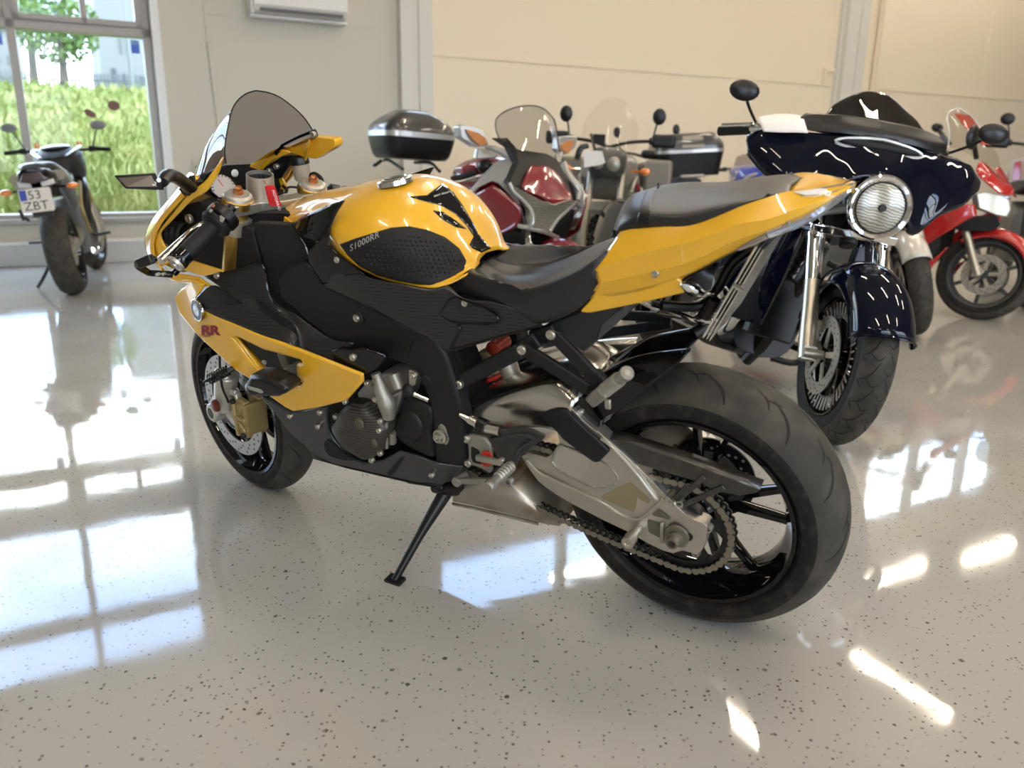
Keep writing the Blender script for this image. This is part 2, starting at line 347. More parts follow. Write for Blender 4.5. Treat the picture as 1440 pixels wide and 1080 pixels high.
# plinth, ledge and sill
pl = MB(); wbox(pl, -5.2, 1.5, 0, .10, 0, .195); struct(pl.build('baseboard_back', M_plinth, smooth=0, bevel=.006), 'low grey plinth under the window')
pl = MB(); wbox(pl, -5.2, 1.5, 0, .115, .195, .225); struct(pl.build('trim_5', M_white, smooth=0, bevel=.005))
pl = MB(); wbox(pl, -5.2, X1 + .03, -.12, .05, ZS - .045, ZS); struct(pl.build('trim_6', M_frame, smooth=0, bevel=.006), 'grey window sill')
pl = MB(); wbox(pl, 1.5, AR, 0, .02, 0, .08); struct(pl.build('baseboard_right', M_trim, smooth=0))
# the big window
wf = MB(); D0, D1 = -.16, -.02
wbox(wf, X1 - .075, X1, D0, D1, ZS, ZT)
MU = [-.20, -1.95, -3.6, -5.16]
for m_ in MU: wbox(wf, m_ - .035, m_ + .035, D0, D1, ZS, ZT)
for z0, z1 in ((ZS, ZS + .04), (2.05, 2.13), (2.44, 2.72), (3.76, 3.88), (ZT - .06, ZT)): wbox(wf, -5.2, X1, D0, D1, z0, z1)
win = wf.build('window_1', M_frame, smooth=0, bevel=.004); struct(win, 'tall gridded showroom window beside the dark parked bike')
def rail(mb, a0, a1, z0, z1, wd, d0, d1):
    wbox(mb, a0, a1, d0, d1, z0, z0 + wd); wbox(mb, a0, a1, d0, d1, z1 - wd, z1); wbox(mb, a0, a0 + wd, d0, d1, z0, z1); wbox(mb, a1 - wd, a1, d0, d1, z0, z1)
sash = MB(); rail(sash, -.165, X1 - .075, 2.13, 2.44, .05, -.13, .0); wbox(sash, .36, .41, -.13, 0, 2.13, 2.44); rail(sash, -1.9, -.235, 2.13, 2.44, .05, -.13, 0)
sash.build('window_sash', M_frame, win, smooth=0, bevel=.004)
jm = MB(); wbox(jm, X1, X1 + .075, -.1, .07, ZS - .05, ZT); struct(jm.build('trim_7', M_jamb, smooth=0, bevel=.004), 'white window jamb')
jm = MB(); wbox(jm, X1 + .075, X1 + .22, 0, .03, 0.2, HC); wbox(jm, X1 + .22, X1 + .42, 0, .015, 0.2, HC); struct(jm.build('trim_8', M_wall, smooth=0))
gp = MB(); wbox(gp, -5.16, X1 - .04, -.10, -.094, ZS + .02, ZT - .03); gp.build('window_pane', M_glass, win, smooth=0)
for i, (c0, c1, z0, z1) in enumerate(CL):
    f_ = MB(); rail(f_, c0, c1, z0, z1, .06, -.16, .01)
    for m_ in ((5.68,), (13.45, 14.97))[i]: wbox(f_, m_ - .05, m_ + .05, -.16, .01, z0, z1)
    o_ = f_.build('window_%d' % (i + 2), M_frame, smooth=0); struct(o_)
    g_ = MB(); wbox(g_, c0 + .03, c1 - .03, -.10, -.094, z0 + .03, z1 - .03); g_.build('window_pane', M_glass, o_, smooth=0)
M_blue = mat('sticker_blue', (.03, .12, .62), .4); M_bluel = mat('sticker_blue_light', (.18, .33, .72), .4)
for a_, lb in ((.79, 'small blue sticker on the glass in the right upper pane corner'), (-.31, 'small blue sticker on the glass left of the mullion')):
    s_ = MB(); s_.m = 0; wbox(s_, a_ - .036, a_ + .036, -.094, -.0915, 1.915, 1.99); s_.m = 1; wbox(s_, a_ - .036, a_ + .036, -.094, -.0915, 1.99, 2.03)
    tag(s_.build('window_sticker', [M_blue, M_bluel], smooth=0), lb, 'sticker')
# air conditioner, sockets
ac = MB(); AX0, AX1, AZ = 1.84, 2.76, 2.315
prof = [(0, 0), (.17, .03), (.215, .09), (.22, .27), (.19, .30), (0, .30)]
ac.loft([[WL(x_, p[0], AZ + p[1]) for p in prof] for x_ in (AX0, AX1)])
aco = ac.build('air_conditioner', M_white, smooth=30, bevel=.008); tag(aco, 'white wall air conditioner high on the grey wall', 'air conditioner')
g_ = MB(); wbox(g_, AX0 + .06, AX1 - .05, .165, .212, AZ + .032, AZ + .06); g_.build('air_outlet', mat('ac_slot', (.10, .10, .11), .5), aco, smooth=0)
g_ = MB(); wbox(g_, AX0 - .02, AX0 + .01, 0, .17, AZ + .01, AZ + .31); wbox(g_, AX0 - .02, AX1 + .02, 0, .11, AZ - .015, AZ + .012); g_.build('back_plate', M_white, aco, smooth=0, bevel=.004)
for k in range(3):
    z_ = .70 + k * .105
    s_ = MB(); s_.m = 0; wbox(s_, 1.19, 1.29, .03, .045, z_ - .048, z_ + .048); s_.m = 1
    for q in (-.02, .02): s_.cyl(WL(1.24 + q, .045, z_ + q), WL(1.24 + q, .0475, z_ + q), .018, n=14)
    tag(s_.build('wall_socket', [M_wall, mat('socket_dark', (.22, .21, .19), .5)], smooth=0, bevel=.002), ('lowest', 'middle', 'topmost')[k] + ' of the three wall sockets beside the window', 'socket', 'wall sockets beside the window')
# ceiling lamps: slim strip lights, the later ones unseen and added for brightness
M_lamp = mat('lamp_tube', (1, 1, 1), .5, emit=((1.0, .86, .68), 80.))
M_lampb = mat('lamp_body', (.75, .75, .73), .4)
ZL = 5.55
def lamp(c, d, L_, lab):
    c = A(c, float); d = unit(d); s_ = np.cross(d, A([0, 0, 1.])); R_ = A([d, s_, [0, 0, 1]]).T
    b = MB(); b.box(c + A([0, 0, .05]), (L_, .12, .06), R_); o_ = b.build('strip_lamp', M_lampb, smooth=0, bevel=.005); tag(o_, lab, 'ceiling lamp', 'strip lamps under the ceiling')
    for q in (-.3, .3):
        r_ = MB(); r_.cyl(c + d * q * L_ + A([0, 0, .08]), c + d * q * L_ + A([0, 0, HC - ZL]), .006, n=6); r_.build('hanger', M_lampb, o_)
    t = MB(); t.box(c, (L_ - .04, .075, .035), R_); t.build('lamp_tube', M_lamp, o_, smooth=0)
sc_ = (ZL + CAMH) / (5 + CAMH)
LP = [((5.88, 11.0), U), ((7.76, 11.8), U), ((1.2, 11.03), U), ((4.70, 8.33), -N), ((2.66, 7.45), -N)]
LP += [((x_, y_), -N) for x_ in (-2.7, 0., 2.7, 5.4) for y_ in (-3.6, -.4, 2.8) if not (x_ < -2 and y_ > 2)] + [((7.6, 3.4), -N), ((4.2, 5.6), -N), ((7.6, 6.4), -N), ((.6, 5.6), -N)]  # unseen extra lamps, added overhead to brighten the floor and the near bike
for i, (q, d) in enumerate(LP):
    lamp((q[0] * sc_, q[1] * sc_, ZL), d, 1.45, 'slim warm strip lamp hanging under the ceiling')
# ------------------------------------------------------------------ outside the window
def grass_nodes(t, b):
    L = t.links.new; tcn = t.nodes.new('ShaderNodeTexCoord')
    n = t.nodes.new('ShaderNodeTexNoise'); n.inputs['Scale'].default_value = 1.3; n.inputs['Detail'].default_value = 8; L(tcn.outputs['Object'], n.inputs['Vector'])
    r = t.nodes.new('ShaderNodeValToRGB'); r.color_ramp.elements[0].position = .35; r.color_ramp.elements[0].color = (.14, .20, .035, 1); r.color_ramp.elements[1].position = .62; r.color_ramp.elements[1].color = (.30, .30, .105, 1); L(n.outputs['Fac'], r.inputs['Fac']); L(r.outputs['Color'], b.inputs['Base Color'])
M_grass = mat('meadow', (.1, .15, .03), .9, nodes=grass_nodes)
M_blade = mat('grass_blades', (.15, .20, .045), .8, var=(1.4, (.30, .30, .11), .34, .66))
def hz(d):  # height of the bank at a distance d outside the wall
    return float(np.interp(d, [0, 1.0, 4, 9, 12.5, 15, 40], [.02, .15, .6, 1.55, 2.25, 2.45, 2.55]))
ds = A([.25, .6, 1, 1.6, 2.4, 3.4, 4.6, 6, 7.5, 9, 10.5, 12.5, 15, 20, 40]); as_ = np.linspace(-26, 8, 50)
Gd = [[WL(a, -d, hz(d) + (.10 * math.sin(a * 1.7 + d) + .08 * math.sin(a * .8 - d * 1.3)) * min(1, d / 4) - .03) for a in as_] for d in ds]
m_ = MB(); m_.grid(Gd); struct(m_.build('ground_outside', M_grass))
def OUT(px, py, d): # the point a photo pixel shows at distance d behind the wall
    r_ = ray(px, py); P0 = W0 - N * d; return CO + r_ * (((P0 - CO) @ N) / (r_ @ N))
bl = MB(); n_ = 9000
for i in range(n_):
    d = .4 + 12.5 * rng.random() ** 1.3; q_ = OUT(-40 + rng.random() * 300, 200, d); a = (q_ - W0) @ U
    h = .12 + .26 * rng.random() * min(1, .4 + d / 5); p = WL(a, -d, hz(d) - .05); s_ = U * (.012 + .014 * d / 6); ln = U * rng.normal() * h * .35 + N * rng.normal() * h * .3
    bl.add([p - s_, p + s_, p + s_ * .6 + ln * .4 + A([0, 0, h * .65]), p - s_ * .6 + ln * .4 + A([0, 0, h * .65]), p + ln + A([0, 0, h])], [(0, 1, 2, 3), (3, 2, 4)])
tag(bl.build('meadow_grass', M_blade, smooth=0, merge=0), 'tall green and yellow meadow grass on the bank outside', 'grass', kind='stuff')
# paved strip, fence, buildings, lamp post, tree
M_pale = mat('pale_render', (.15, .155, .156), .7); M_win = mat('dark_pane', (.045, .055, .065), .2); M_slab = mat('concrete_path', (.20, .195, .175), .8)
pt = MB(); c_ = A([OUT(130, 150, 13.2), OUT(228, 158, 13.2)]); pt.prism([c_[0], c_[1], c_[1] - N * 1.6 + A([0, 0, .45]), c_[0] - N * 1.6 + A([0, 0, .45])], (0, 0, .06)); tag(pt.build('garden_path', M_slab, smooth=0), 'pale concrete path on the grass bank outside', 'path')
def building(pxs, top, bot, d, wins, label):
    a0, a1 = OUT(pxs[0], bot, d), OUT(pxs[1], bot, d); z1 = OUT(pxs[0], top, d)[2]; z0 = -.5
    m = MB(); a0[2] = z0; a1[2] = z0; m.prism([a0, a1, a1 - N * 6, a0 - N * 6], (0, 0, z1 - z0)); o = m.build('house', M_pale, smooth=0); tag(o, label, 'building')
    for (x0, y0, x1, y1) in wins:
        p, q = OUT(x0, y0, d - .01), OUT(x1, y1, d - .01); w_ = MB(); w_.box((p + q) / 2, (abs((q - p) @ U), .08, abs(p[2] - q[2])), RW); w_.build('window', M_win, o, smooth=0)
    r_ = MB(); cc = (a0 + a1) / 2; r_.box(cc - N * 3 + A([0, 0, z1 - cc[2] + .06]), (np.linalg.norm(a1 - a0) + .3, 6.3, .12), RW); r_.build('roof_edge', M_slab, o, smooth=0)
building((146, 330), -60, 132, 24, [(167, 46, 170, 76), (176, 46, 180, 78), (156, 96, 165, 118), (173, 103, 177, 120), (182, 100, 187, 122), (197, 108, 206, 120)], 'pale house with small dark windows seen through the pane')
building((-260, 34), 20, 120, 30, [(-8, 78, 0, 90), (9, 78, 14, 92), (22, 80, 26, 90)], 'low white house at the left edge of the window')
M_fence = mat('pale_fence', (.075, .088, .098), .6)
fe = MB(); f0, f1 = OUT(-80, 122, 19), OUT(232, 132, 19)
for t_ in np.linspace(0, 1, 60): p = f0 + (f1 - f0) * t_; fe.box(p + A([0, 0, .12]), (.06, .03, .75), RW)
for z_ in (.3, -.1): fe.bar(f0 + A([0, 0, z_]), f1 + A([0, 0, z_]), .05, .03, N)
tag(fe.build('picket_fence', M_fence, smooth=0), 'pale fence along the top of the grass bank', 'fence')
p0 = OUT(190, 160, 16); lpm = MB(); lpm.cyl(A([p0[0], p0[1], 2.1]), A([p0[0], p0[1], 5.2]), .05, .04, n=10); lpm.build
o_ = lpm.build('lamp_post', mat('post_white', (.14, .145, .15), .5)); tag(o_, 'slim white lamp post on the bank outside', 'lamp post')
M_leaf = mat('leaves', (.06, .12, .022), .7, var=(3., (.13, .19, .05), .4, .6)); M_bark = mat('bark', (.06, .05, .04), .9)
def tree(px, py, d, h, rx, label, n=1900, trunk=True):
    b = OUT(px, py, d); b[2] = hz(d) - .1
    t = empty('broadleaf_tree', label, 'tree', b); tm = MB(); tm.tube([(0, 0, 0), (.05, .02, h * .4), (0, .05, h * .75)], [.12, .09, .04], n=8)
    for k in range(5): a = k * 1.3; tm.tube([(0, 0, h * (.4 + .06 * k)), (math.cos(a) * rx * .4, math.sin(a) * rx * .4, h * (.55 + .07 * k))], [.04, .02], n=6)
    tm.build('trunk', M_bark, t); lm = MB()
    for i in range(n):
        u = rng.normal(size=3); u /= np.linalg.norm(u); q = u * (rng.random() ** .4); p = A([q[0] * rx, q[1] * rx, h * .68 + q[2] * h * .36]); e1 = unit(rng.normal(size=3)); e2 = unit(np.cross(e1, rng.normal(size=3))); s_ = .05 + .05 * rng.random()
        lm.add([p - e1 * s_, p + e2 * s_ * .6, p + e1 * s_, p - e2 * s_ * .6], [(0, 1, 2, 3)])
    lm.build('foliage', M_leaf, t, smooth=0, merge=0)
tree(88, 110, 15, 2.3, 1.0, 'round leafy tree outside in the middle of the window')
tree(47, 110, 17, 4.6, 1.0, 'taller darker tree just right of the window mullion', 600)
# ------------------------------------------------------------------ shared vehicle materials and wheel parts
M_yel = mat('yellow_paint', (.74, .40, .018), .28, coat=1.)
M_carb = mat('carbon_fibre', (.006, .006, .0065), .35, coat=.8, spec=.1)
def ribs(t, b, sc=260, lo=(.004, .004, .0045, 1), hi=(.013, .013, .0135, 1), dist=.4):
    L = t.links.new; tcn = t.nodes.new('ShaderNodeTexCoord'); wv = t.nodes.new('ShaderNodeTexWave'); wv.bands_direction = 'Z'; wv.inputs['Scale'].default_value = sc / 6.283; wv.inputs['Distortion'].default_value = dist
    r = t.nodes.new('ShaderNodeValToRGB'); r.color_ramp.elements[0].color = lo; r.color_ramp.elements[1].color = hi; L(tcn.outputs['Object'], wv.inputs['Vector']); L(wv.outputs['Fac'], r.inputs['Fac']); L(r.outputs['Color'], b.inputs['Base Color'])
M_carb2 = mat('carbon_weave', (.008, .008, .008), .45, coat=.4, spec=.4, nodes=ribs)
M_blk = mat('black_matte', (.0075, .0078, .0085), .5, spec=.35, bump=(900, .05))
M_blks = mat('black_satin', (.006, .006, .0065), .35, spec=.4)
M_gls = mat('black_gloss', (.004, .004, .005), .2, coat=.9, spec=.0)
M_dark = mat('black_deep', (.004, .004, .004), .7)
M_gry = mat('dark_grey_gloss', (.032, .034, .037), .3, coat=.8, spec=.1)
M_alu = mat('brushed_aluminium', (.56, .54, .49), .22, 1., bump=(260, .05))
M_alud = mat('cast_aluminium', (.36, .34, .29), .5, .75, bump=(300, .15))
M_alub = mat('bright_aluminium', (.75, .73, .68), .22, 1.)
M_chr = mat('chrome', (.86, .86, .86), .06, 1.)
M_gold = mat('gold_anodised', (.50, .33, .09), .33, .9)
M_goldd = mat('gold_cast', (.38, .29, .12), .45, .6)
M_rub = mat('tyre_rubber', (.0105, .0098, .0088), .62, var=(38, (.036, .031, .023), .48, .75), bump=(240, .25), spec=.2)
M_rubt = mat('tyre_tread', (.036, .033, .027), .7, var=(16, (.064, .057, .044), .42, .7), bump=(330, .2), spec=.25)
M_grv = mat('tread_groove', (.004, .004, .004), .8)
M_rubb = mat('grip_rubber', (.007, .007, .007), .65, spec=.35)
M_chain = mat('chain_steel', (.24, .215, .17), .42, .7)
M_stl = mat('zinc_steel', (.50, .47, .40), .35, .9)
M_red = mat('red_anodised', (.32, .03, .012), .35, .3)
M_redp = mat('red_plastic', (.62, .035, .02), .4)
M_disc = mat('brake_steel', (.46, .44, .40), .32, .9)
M_seat = mat('seat_vinyl', (.014, .014, .015), .36, bump=(1300, .12))
M_lens = mat('clear_lens', (.9, .9, .9), .05, trans=.85, coat=1.)
M_lensw = mat('white_reflector', (.72, .71, .68), .15, coat=1.)
M_wht = mat('white_paint', (.75, .75, .73), .35)
M_amb = mat('amber_lens', (.75, .22, .03), .15, coat=1.)
M_screen = glassmat('smoked_screen', (.46, .42, .42), 1.5)
M_clear = glassmat('clear_screen', (.82, .84, .83), 1.5)

def tyre_pt(R, w, a, th, rim=.215, off=0.):
    hs = R - rim; r = rim + .35 * hs + .65 * hs * math.cos(a) + off * math.cos(a); y = math.sin(a) * w / 2 + off * math.sin(a)
    return A([math.cos(th) * r, y, math.sin(th) * r])
def tyre(R, w, c, lipr=.2274, lipy=None, rim=.215, n=96, grooves=None, k=0.):
    """tyre body; lips meet the rim flange; grooves is a list of (path [(a,theta)], width)"""
    m = MB(); hs = R - rim; lipy = lipy or w * .44
    al = np.linspace(-PI / 2, PI / 2, 23)
    prof = [(lipr - .004, -lipy + .012), (lipr, -lipy), (rim + .22 * hs, -w / 2 * .985)] + [(rim + .35 * hs + .65 * hs * math.cos(a), math.sin(a) * w / 2) for a in al] + [(rim + .22 * hs, w / 2 * .985), (lipr, lipy), (lipr - .004, lipy - .012)]
    x, y, d = A([1., 0, 0]), A([0, 0, 1.]), A([0, 1., 0]); th = np.arange(n) * 2 * PI / n
    G = A([[x * r * math.cos(t) + y * r * math.sin(t) + d * tt for (r, tt) in prof] for t in th])
    o = len(m.v); m.grid(G, cu=True)
    for i in range(len(m.f)): # tread faces get the tread material
        j = i % (len(prof) - 1); m.mi[i] = 1 if 5 <= j <= len(prof) - 7 else 0
    m.m = 2
    for path, wd in (grooves or []):
        P = crv(A([(a, t, 0) for a, t in path]), max(4, len(path) * 4)); k_ = len(P); L, Rr = [], []
        for i in range(k_):
            p = tyre_pt(R, w, P[i, 0], P[i, 1], rim, .0005); q = tyre_pt(R, w, P[min(i + 1, k_ - 1), 0], P[min(i + 1, k_ - 1), 1], rim, .0005) - tyre_pt(R, w, P[max(i - 1, 0), 0], P[max(i - 1, 0), 1], rim, .0005)
            nrm = A([math.cos(P[i, 1]) * math.cos(P[i, 0]), math.sin(P[i, 0]), math.sin(P[i, 1]) * math.cos(P[i, 0])]); sd = unit(np.cross(q, nrm)); ww = wd * (.25 + .75 * math.sin(PI * (i + .4) / k_)) / 2
            L.append(p + sd * ww); Rr.append(p - sd * ww)
        m.grid([L, Rr])
    m.v = [tuple(A(p) + A(c)) for p in m.v]
    return m
D2R = PI / 180
def grooves_sport(n=15, a1=56, off=0):
    g = []
    for i in range(n):
        t = (i + .3) * 2 * PI / n; s = 1 if i % 2 else -1
        for s_, dt in ((1, 0), (-1, PI / n)):
            q = t + dt
            g.append(([(s_ * 9 * D2R, q), (s_ * 24 * D2R, q + 7 * D2R), (s_ * 40 * D2R, q + 11 * D2R), (s_ * a1 * D2R, q + 13 * D2R)], .0072))
            g.append(([(s_ * 6 * D2R, q - 7 * D2R), (s_ * 16 * D2R, q - 2 * D2R), (s_ * 30 * D2R, q + .5 * D2R)], .0052))
            g.append(([(s_ * 16 * D2R, q - 2.2 * D2R), (s_ * 11 * D2R, q + 4 * D2R)], .0048))
    return g
def rim_mb(c, lipr, lipy, well=.190, wy=.0, hub=.045, hubw=.05, spokes=(), sw=(.016, .022), st=.022, sy=0., slot=None):
    """barrel, hub and spokes; spokes = list of (hub angle, rim angle) in degrees"""
    m = MB(); L = lipy
    pr = [(lipr, L), (lipr - .002, L + .004), (lipr - .011, L + .003), (lipr - .016, L - .012), (well + .006, L * .55), (well, L * .3), (well, -L * .3), (well + .006, -L * .55), (lipr - .016, -L + .012), (lipr - .011, -L - .003), (lipr - .002, -L - .004), (lipr, -L), (lipr - .006, -L + .01), (well + .012, -L * .4), (well + .012, L * .4), (lipr - .006, L - .01)]
    m.lathe(pr, c, (0, 1, 0), n=72, closed=True)
    m.lathe([(.0, hubw), (hub * .8, hubw), (hub, hubw * .8), (hub * .9, 0), (hub, -hubw * .8), (hub * .8, -hubw), (0, -hubw)], c, (0, 1, 0), n=28)
    c = A(c, float)
    for h, r in spokes:
        p = c + A([math.cos(h * D2R) * hub * .8, sy, math.sin(h * D2R) * hub * .8]); q = c + A([math.cos(r * D2R) * (well + .004), sy * .6, math.sin(r * D2R) * (well + .004)])
        d = unit(q - p); n_ = np.cross(d, A([0, 1., 0])); loops = []
        for t in (0, .12, .5, .88, 1.):
            o_ = p + (q - p) * t; a_ = (sw[1] * (1 - t) + sw[0] * t) / 2 * (1.25 if t in (0, 1.) else 1); b_ = st * (1.15 - .35 * t) / 2
            loops.append([o_ + n_ * a_ * .6 + A([0, b_, 0]), o_ + n_ * a_, o_ + n_ * a_ * .6 - A([0, b_, 0]), o_ - n_ * a_ * .6 - A([0, b_, 0]), o_ - n_ * a_, o_ - n_ * a_ * .6 + A([0, b_, 0])])
        m.loft(loops)
    return m
def disc_mb(c, r0, r1, th=.005, holes=40, side=1, hole_r=.0045, wave=0.):
    """drilled brake disc: a ring with holes drawn as recessed dark dots (material 1) on both faces"""
    m = MB(); n = 96; c = A(c, float); t = np.arange(n) * 2 * PI / n
    ro = r1 * (1 + wave * np.cos(8 * t)); ri = r0 * (1 + wave * 2 * np.cos(8 * t + .3))
    G = [[c + A([math.cos(a) * ri[i], -th / 2, math.sin(a) * ri[i]]), c + A([math.cos(a) * ro[i], -th / 2, math.sin(a) * ro[i]]), c + A([math.cos(a) * ro[i], th / 2, math.sin(a) * ro[i]]), c + A([math.cos(a) * ri[i], th / 2, math.sin(a) * ri[i]])] for i, a in enumerate(t)]
    m.grid(G, cu=True, cv=True); m.m = 1
    for k in range(holes):
        a = k * 2 * PI / holes; rr = r0 + (r1 - r0) * (.28, .5, .74)[k % 3]
        p = c + A([math.cos(a) * rr, 0, math.sin(a) * rr])
        for sd in (-1, 1): m.add([p + A([math.cos(b) * hole_r, sd * (th / 2 + .0004), math.sin(b) * hole_r]) for b in np.arange(8) * PI / 4], [tuple(range(8))])
    return m
def xf(m, fn): m.v = [tuple(fn(A(p))) for p in m.v]; return m
# ------------------------------------------------------------------ the yellow sport bike
B = Frame(.449621, 1.693105, 2.6071, -.208627)
bike = empty('motorcycle', 'yellow and black sport motorcycle leaning on its side stand in the foreground', 'motorcycle', (B.T[0], B.T[1], 0), B.M)
ZA = B.zt(160, 100, 3.6); ZB = B.zt(220, 360, 3.6); ZC = B.zt(460, 420, 3.6); ZD = B.zt(480, 220, 3.6); ZE = B.zt(780, 480, 2.7); ZF = B.zt(800, 220, 3.6)
ZI = B.zt(840, 560, 6); ZJ = B.zt(860, 690, 6); ZH = B.zt(640, 560, 6); ZK = B.zt(640, 440, 6); ZL_ = B.zt(420, 500, 6); ZM = B.zt(260, 240, 7.2); ZN = B.zt(230, 370, 7.2); ZQ = B.zt(270, 480, 7.2); PX = B.at
RR, RF, WBS = .3118, .2938, 1.4269
CR = A([0, 0, RR])
axs = A([-math.sin(23.9 * D2R), 0, math.cos(23.9 * D2R)]); sbase = A([WBS + .096, 0, 0]); _s = -.226237
_K = A([[0, -axs[2], axs[1]], [axs[2], 0, -axs[0]], [-axs[1], axs[0], 0]]); RS = np.eye(3) + math.sin(_s) * _K + (1 - math.cos(_s)) * _K @ _K
S = lambda p: RS @ (A(p, float) - sbase) + sbase
def part(name, m, ma, parent=bike, **k): return m.build(name, ma, parent, **k)
def plate(fn, pts, Y, th, name, ma, parent=bike, bev=.003, r=.005, mirror=False, **k):
    """solid plate whose outer face shows the outline; Y a number or one per point"""
    L = A([fn(p[0], p[1], p[2] if len(p) > 2 else Y) for p in pts])
    if r: L = rnd(L, r)
    m = MB(); m.prism(L, (0, -th, 0)); o = part(name, m, ma, parent, bevel=bev, **k)
    if mirror:
        m = MB(); m.prism(mir(L), (0, th, 0)); part(name, m, ma, parent, bevel=bev, **k)
    return o
def rows3(fn, rows): return [[fn(*p) for p in r] for r in rows]
def sheet(name, ma, rows, nu=28, nv=18, th=.004, parent=bike, mirror=True, lin=False, off=-1, smooth=50, close=False):
    """moulded panel through rows of points, mirrored to the other side as a panel of its own"""
    G = patch(rows, nu, nv, lin); m = MB(); m.grid(G); o = part(name, m, ma, parent, solid=th, off=0, smooth=smooth)
    if mirror:
        m2 = MB(); m2.grid(mir(G)); part(name, m2, ma, parent, solid=th, off=0, smooth=smooth)
    return m
def shell(name, ma, rows, nu=30, nv=22, th=.004, parent=bike, smooth=50):
    """symmetric body: rows run from the centre line out to the left edge"""
    G = patch(rows, nu, nv); G[0][:, 1] = 0; H = np.concatenate([mir(G[::-1]), G[1:]], 0); m = MB(); m.grid(H); part(name, m, ma, parent, solid=th, off=0, smooth=smooth); return m
def bolts(name, lst, ma=None, r=.007, parent=bike, d=(0, 1, 0)):
    for p in lst: m = MB(); m.bolt(p, d, r); part(name, m, ma or M_stl, parent)

# ---- rear wheel
t_ = tyre(RR, .172, CR, .2274, .0754, grooves=grooves_sport(13)); part('rear_tyre', t_, [M_rub, M_rubt, M_grv])
spk_r = [(c_ + s_ * 4, c_ + s_ * 11.5) for c_ in (99, 171, 243, 315, 27) for s_ in (-1, 1)]
part('rear_rim', rim_mb(CR, .2274, .0754, .192, hub=.05, hubw=.06, spokes=spk_r, sw=(.017, .025), st=.03), M_gls)
part('rear_brake_disc', disc_mb(CR + A([0, -.085, 0]), .068, .101, .005, 36, hole_r=.004), [M_blks, mat('disc_hole', (.55, .53, .48), .6)])
m = MB(); m.prism(rnd([ZI(585, 460, -.1), ZI(650, 385, -.1), ZI(720, 450, -.1), ZI(700, 500, -.1)], .004), (0, -.03, 0)); part('rear_brake_caliper', m, M_alud, bevel=.002)
# sprocket, chain
CY = .115; m = MB(); nT = 43
th_ = np.arange(nT * 4) * 2 * PI / (nT * 4); rt = .1065 + .0045 * np.cos(th_ * nT)
ou = [CR + A([math.cos(a) * r, CY, math.sin(a) * r]) for a, r in zip(th_, rt)]; inn = [CR + A([math.cos(a) * .088, CY, math.sin(a) * .088]) for a in th_]
dY = A([0, .006, 0]); m.grid(A([[o_ - dY / 2, o_ + dY / 2, i_ + dY / 2, i_ - dY / 2] for o_, i_ in zip(ou, inn)]), cu=True, cv=True)
for k in range(5):
    a = (k * 72 + 20) * D2R; p = CR + A([math.cos(a) * .04, CY, math.sin(a) * .04]); q = CR + A([math.cos(a) * .092, CY, math.sin(a) * .092]); m.bar(p, q, .028, .006)
m.lathe([(.03, -.02), (.058, -.02), (.06, .004), (.045, .012), (.03, .012)], CR + A([0, CY, 0]), (0, 1, 0), n=32)
spk = part('rear_sprocket', m, M_blks)
for k in range(5):
    a = (k * 72 + 20) * D2R; mm = MB(); mm.bolt(CR + A([math.cos(a) * .064, CY + .006, math.sin(a) * .064]), (0, 1, 0), .009, .012); part('sprocket_nut', mm, M_alud, spk)
CF = A([.645, CY, .405]); rF, rB = .040, .1085
def chain_path():
    # closed loop round both sprockets
    d = A([CF[0] - CR[0], CF[2] - CR[2]]); L = np.linalg.norm(d); u = d / L; n = A([-u[1], u[0]]); s_ = (rB - rF) / L; c_ = math.sqrt(1 - s_ * s_)
    nu_, nl = n * c_ + u * s_, -n * c_ + u * s_; cb, cf = A([CR[0], CR[2]]), A([CF[0], CF[2]]); pts = []
    au, al_ = math.atan2(nu_[1], nu_[0]), math.atan2(nl[1], nl[0])
    a1 = al_ if al_ > au else al_ + 2 * PI
    for a in np.linspace(au, a1, 60): pts.append(cb + rB * A([math.cos(a), math.sin(a)]))
    lo0, lo1 = cb + rB * nl, cf + rF * nl
    for t in np.linspace(0, 1, 40)[1:-1]: pts.append(lo0 + (lo1 - lo0) * t + A([0, -.020 * math.sin(PI * t)]))
    for a in np.linspace(al_, au if au > al_ else au + 2 * PI, 24): pts.append(cf + rF * A([math.cos(a), math.sin(a)]))
    up1, up0 = cf + rF * nu_, cb + rB * nu_
    for t in np.linspace(0, 1, 30)[1:-1]: pts.append(up1 + (up0 - up1) * t)
    return A(pts)
P2 = chain_path(); s2 = np.r_[0, np.cumsum(np.linalg.norm(np.diff(np.vstack([P2, P2[0]]), axis=0), axis=1))]; nL = int(round(s2[-1] / .0159 / 2)) * 2
uu = np.linspace(0, s2[-1], nL + 1)[:-1]; PP = np.vstack([P2, P2[0]]); Q2 = np.stack([np.interp(uu, s2, PP[:, 0]), np.interp(uu, s2, PP[:, 1])], 1)
m = MB()
for i in range(nL):
    a, b = Q2[i], Q2[(i + 1) % nL]; d = (b - a) / np.linalg.norm(b - a); n = A([-d[1], d[0]]); outer = i % 2 == 0; w_ = .0078
    lp = []
    for t in np.linspace(PI / 2, 3 * PI / 2, 6): lp.append(a + w_ * (math.cos(t) * d + math.sin(t) * n))
    lp.append((a + b) / 2 - n * w_ * .62)
    for t in np.linspace(-PI / 2, PI / 2, 6): lp.append(b + w_ * (math.cos(t) * d + math.sin(t) * n))
    lp.append((a + b) / 2 + n * w_ * .62)
    for y0 in ((.0105, -.0125) if outer else (.0075, -.0095)):
        m.m = 0 if outer else 1
        m.prism([(q[0], CY + y0, q[1]) for q in lp], (0, .002, 0))
    m.m = 0; m.cyl((a[0], CY - .0125, a[1]), (a[0], CY + .0132, a[1]), .0034, n=8)
part('drive_chain', m, [M_chain, M_blks], smooth=30)
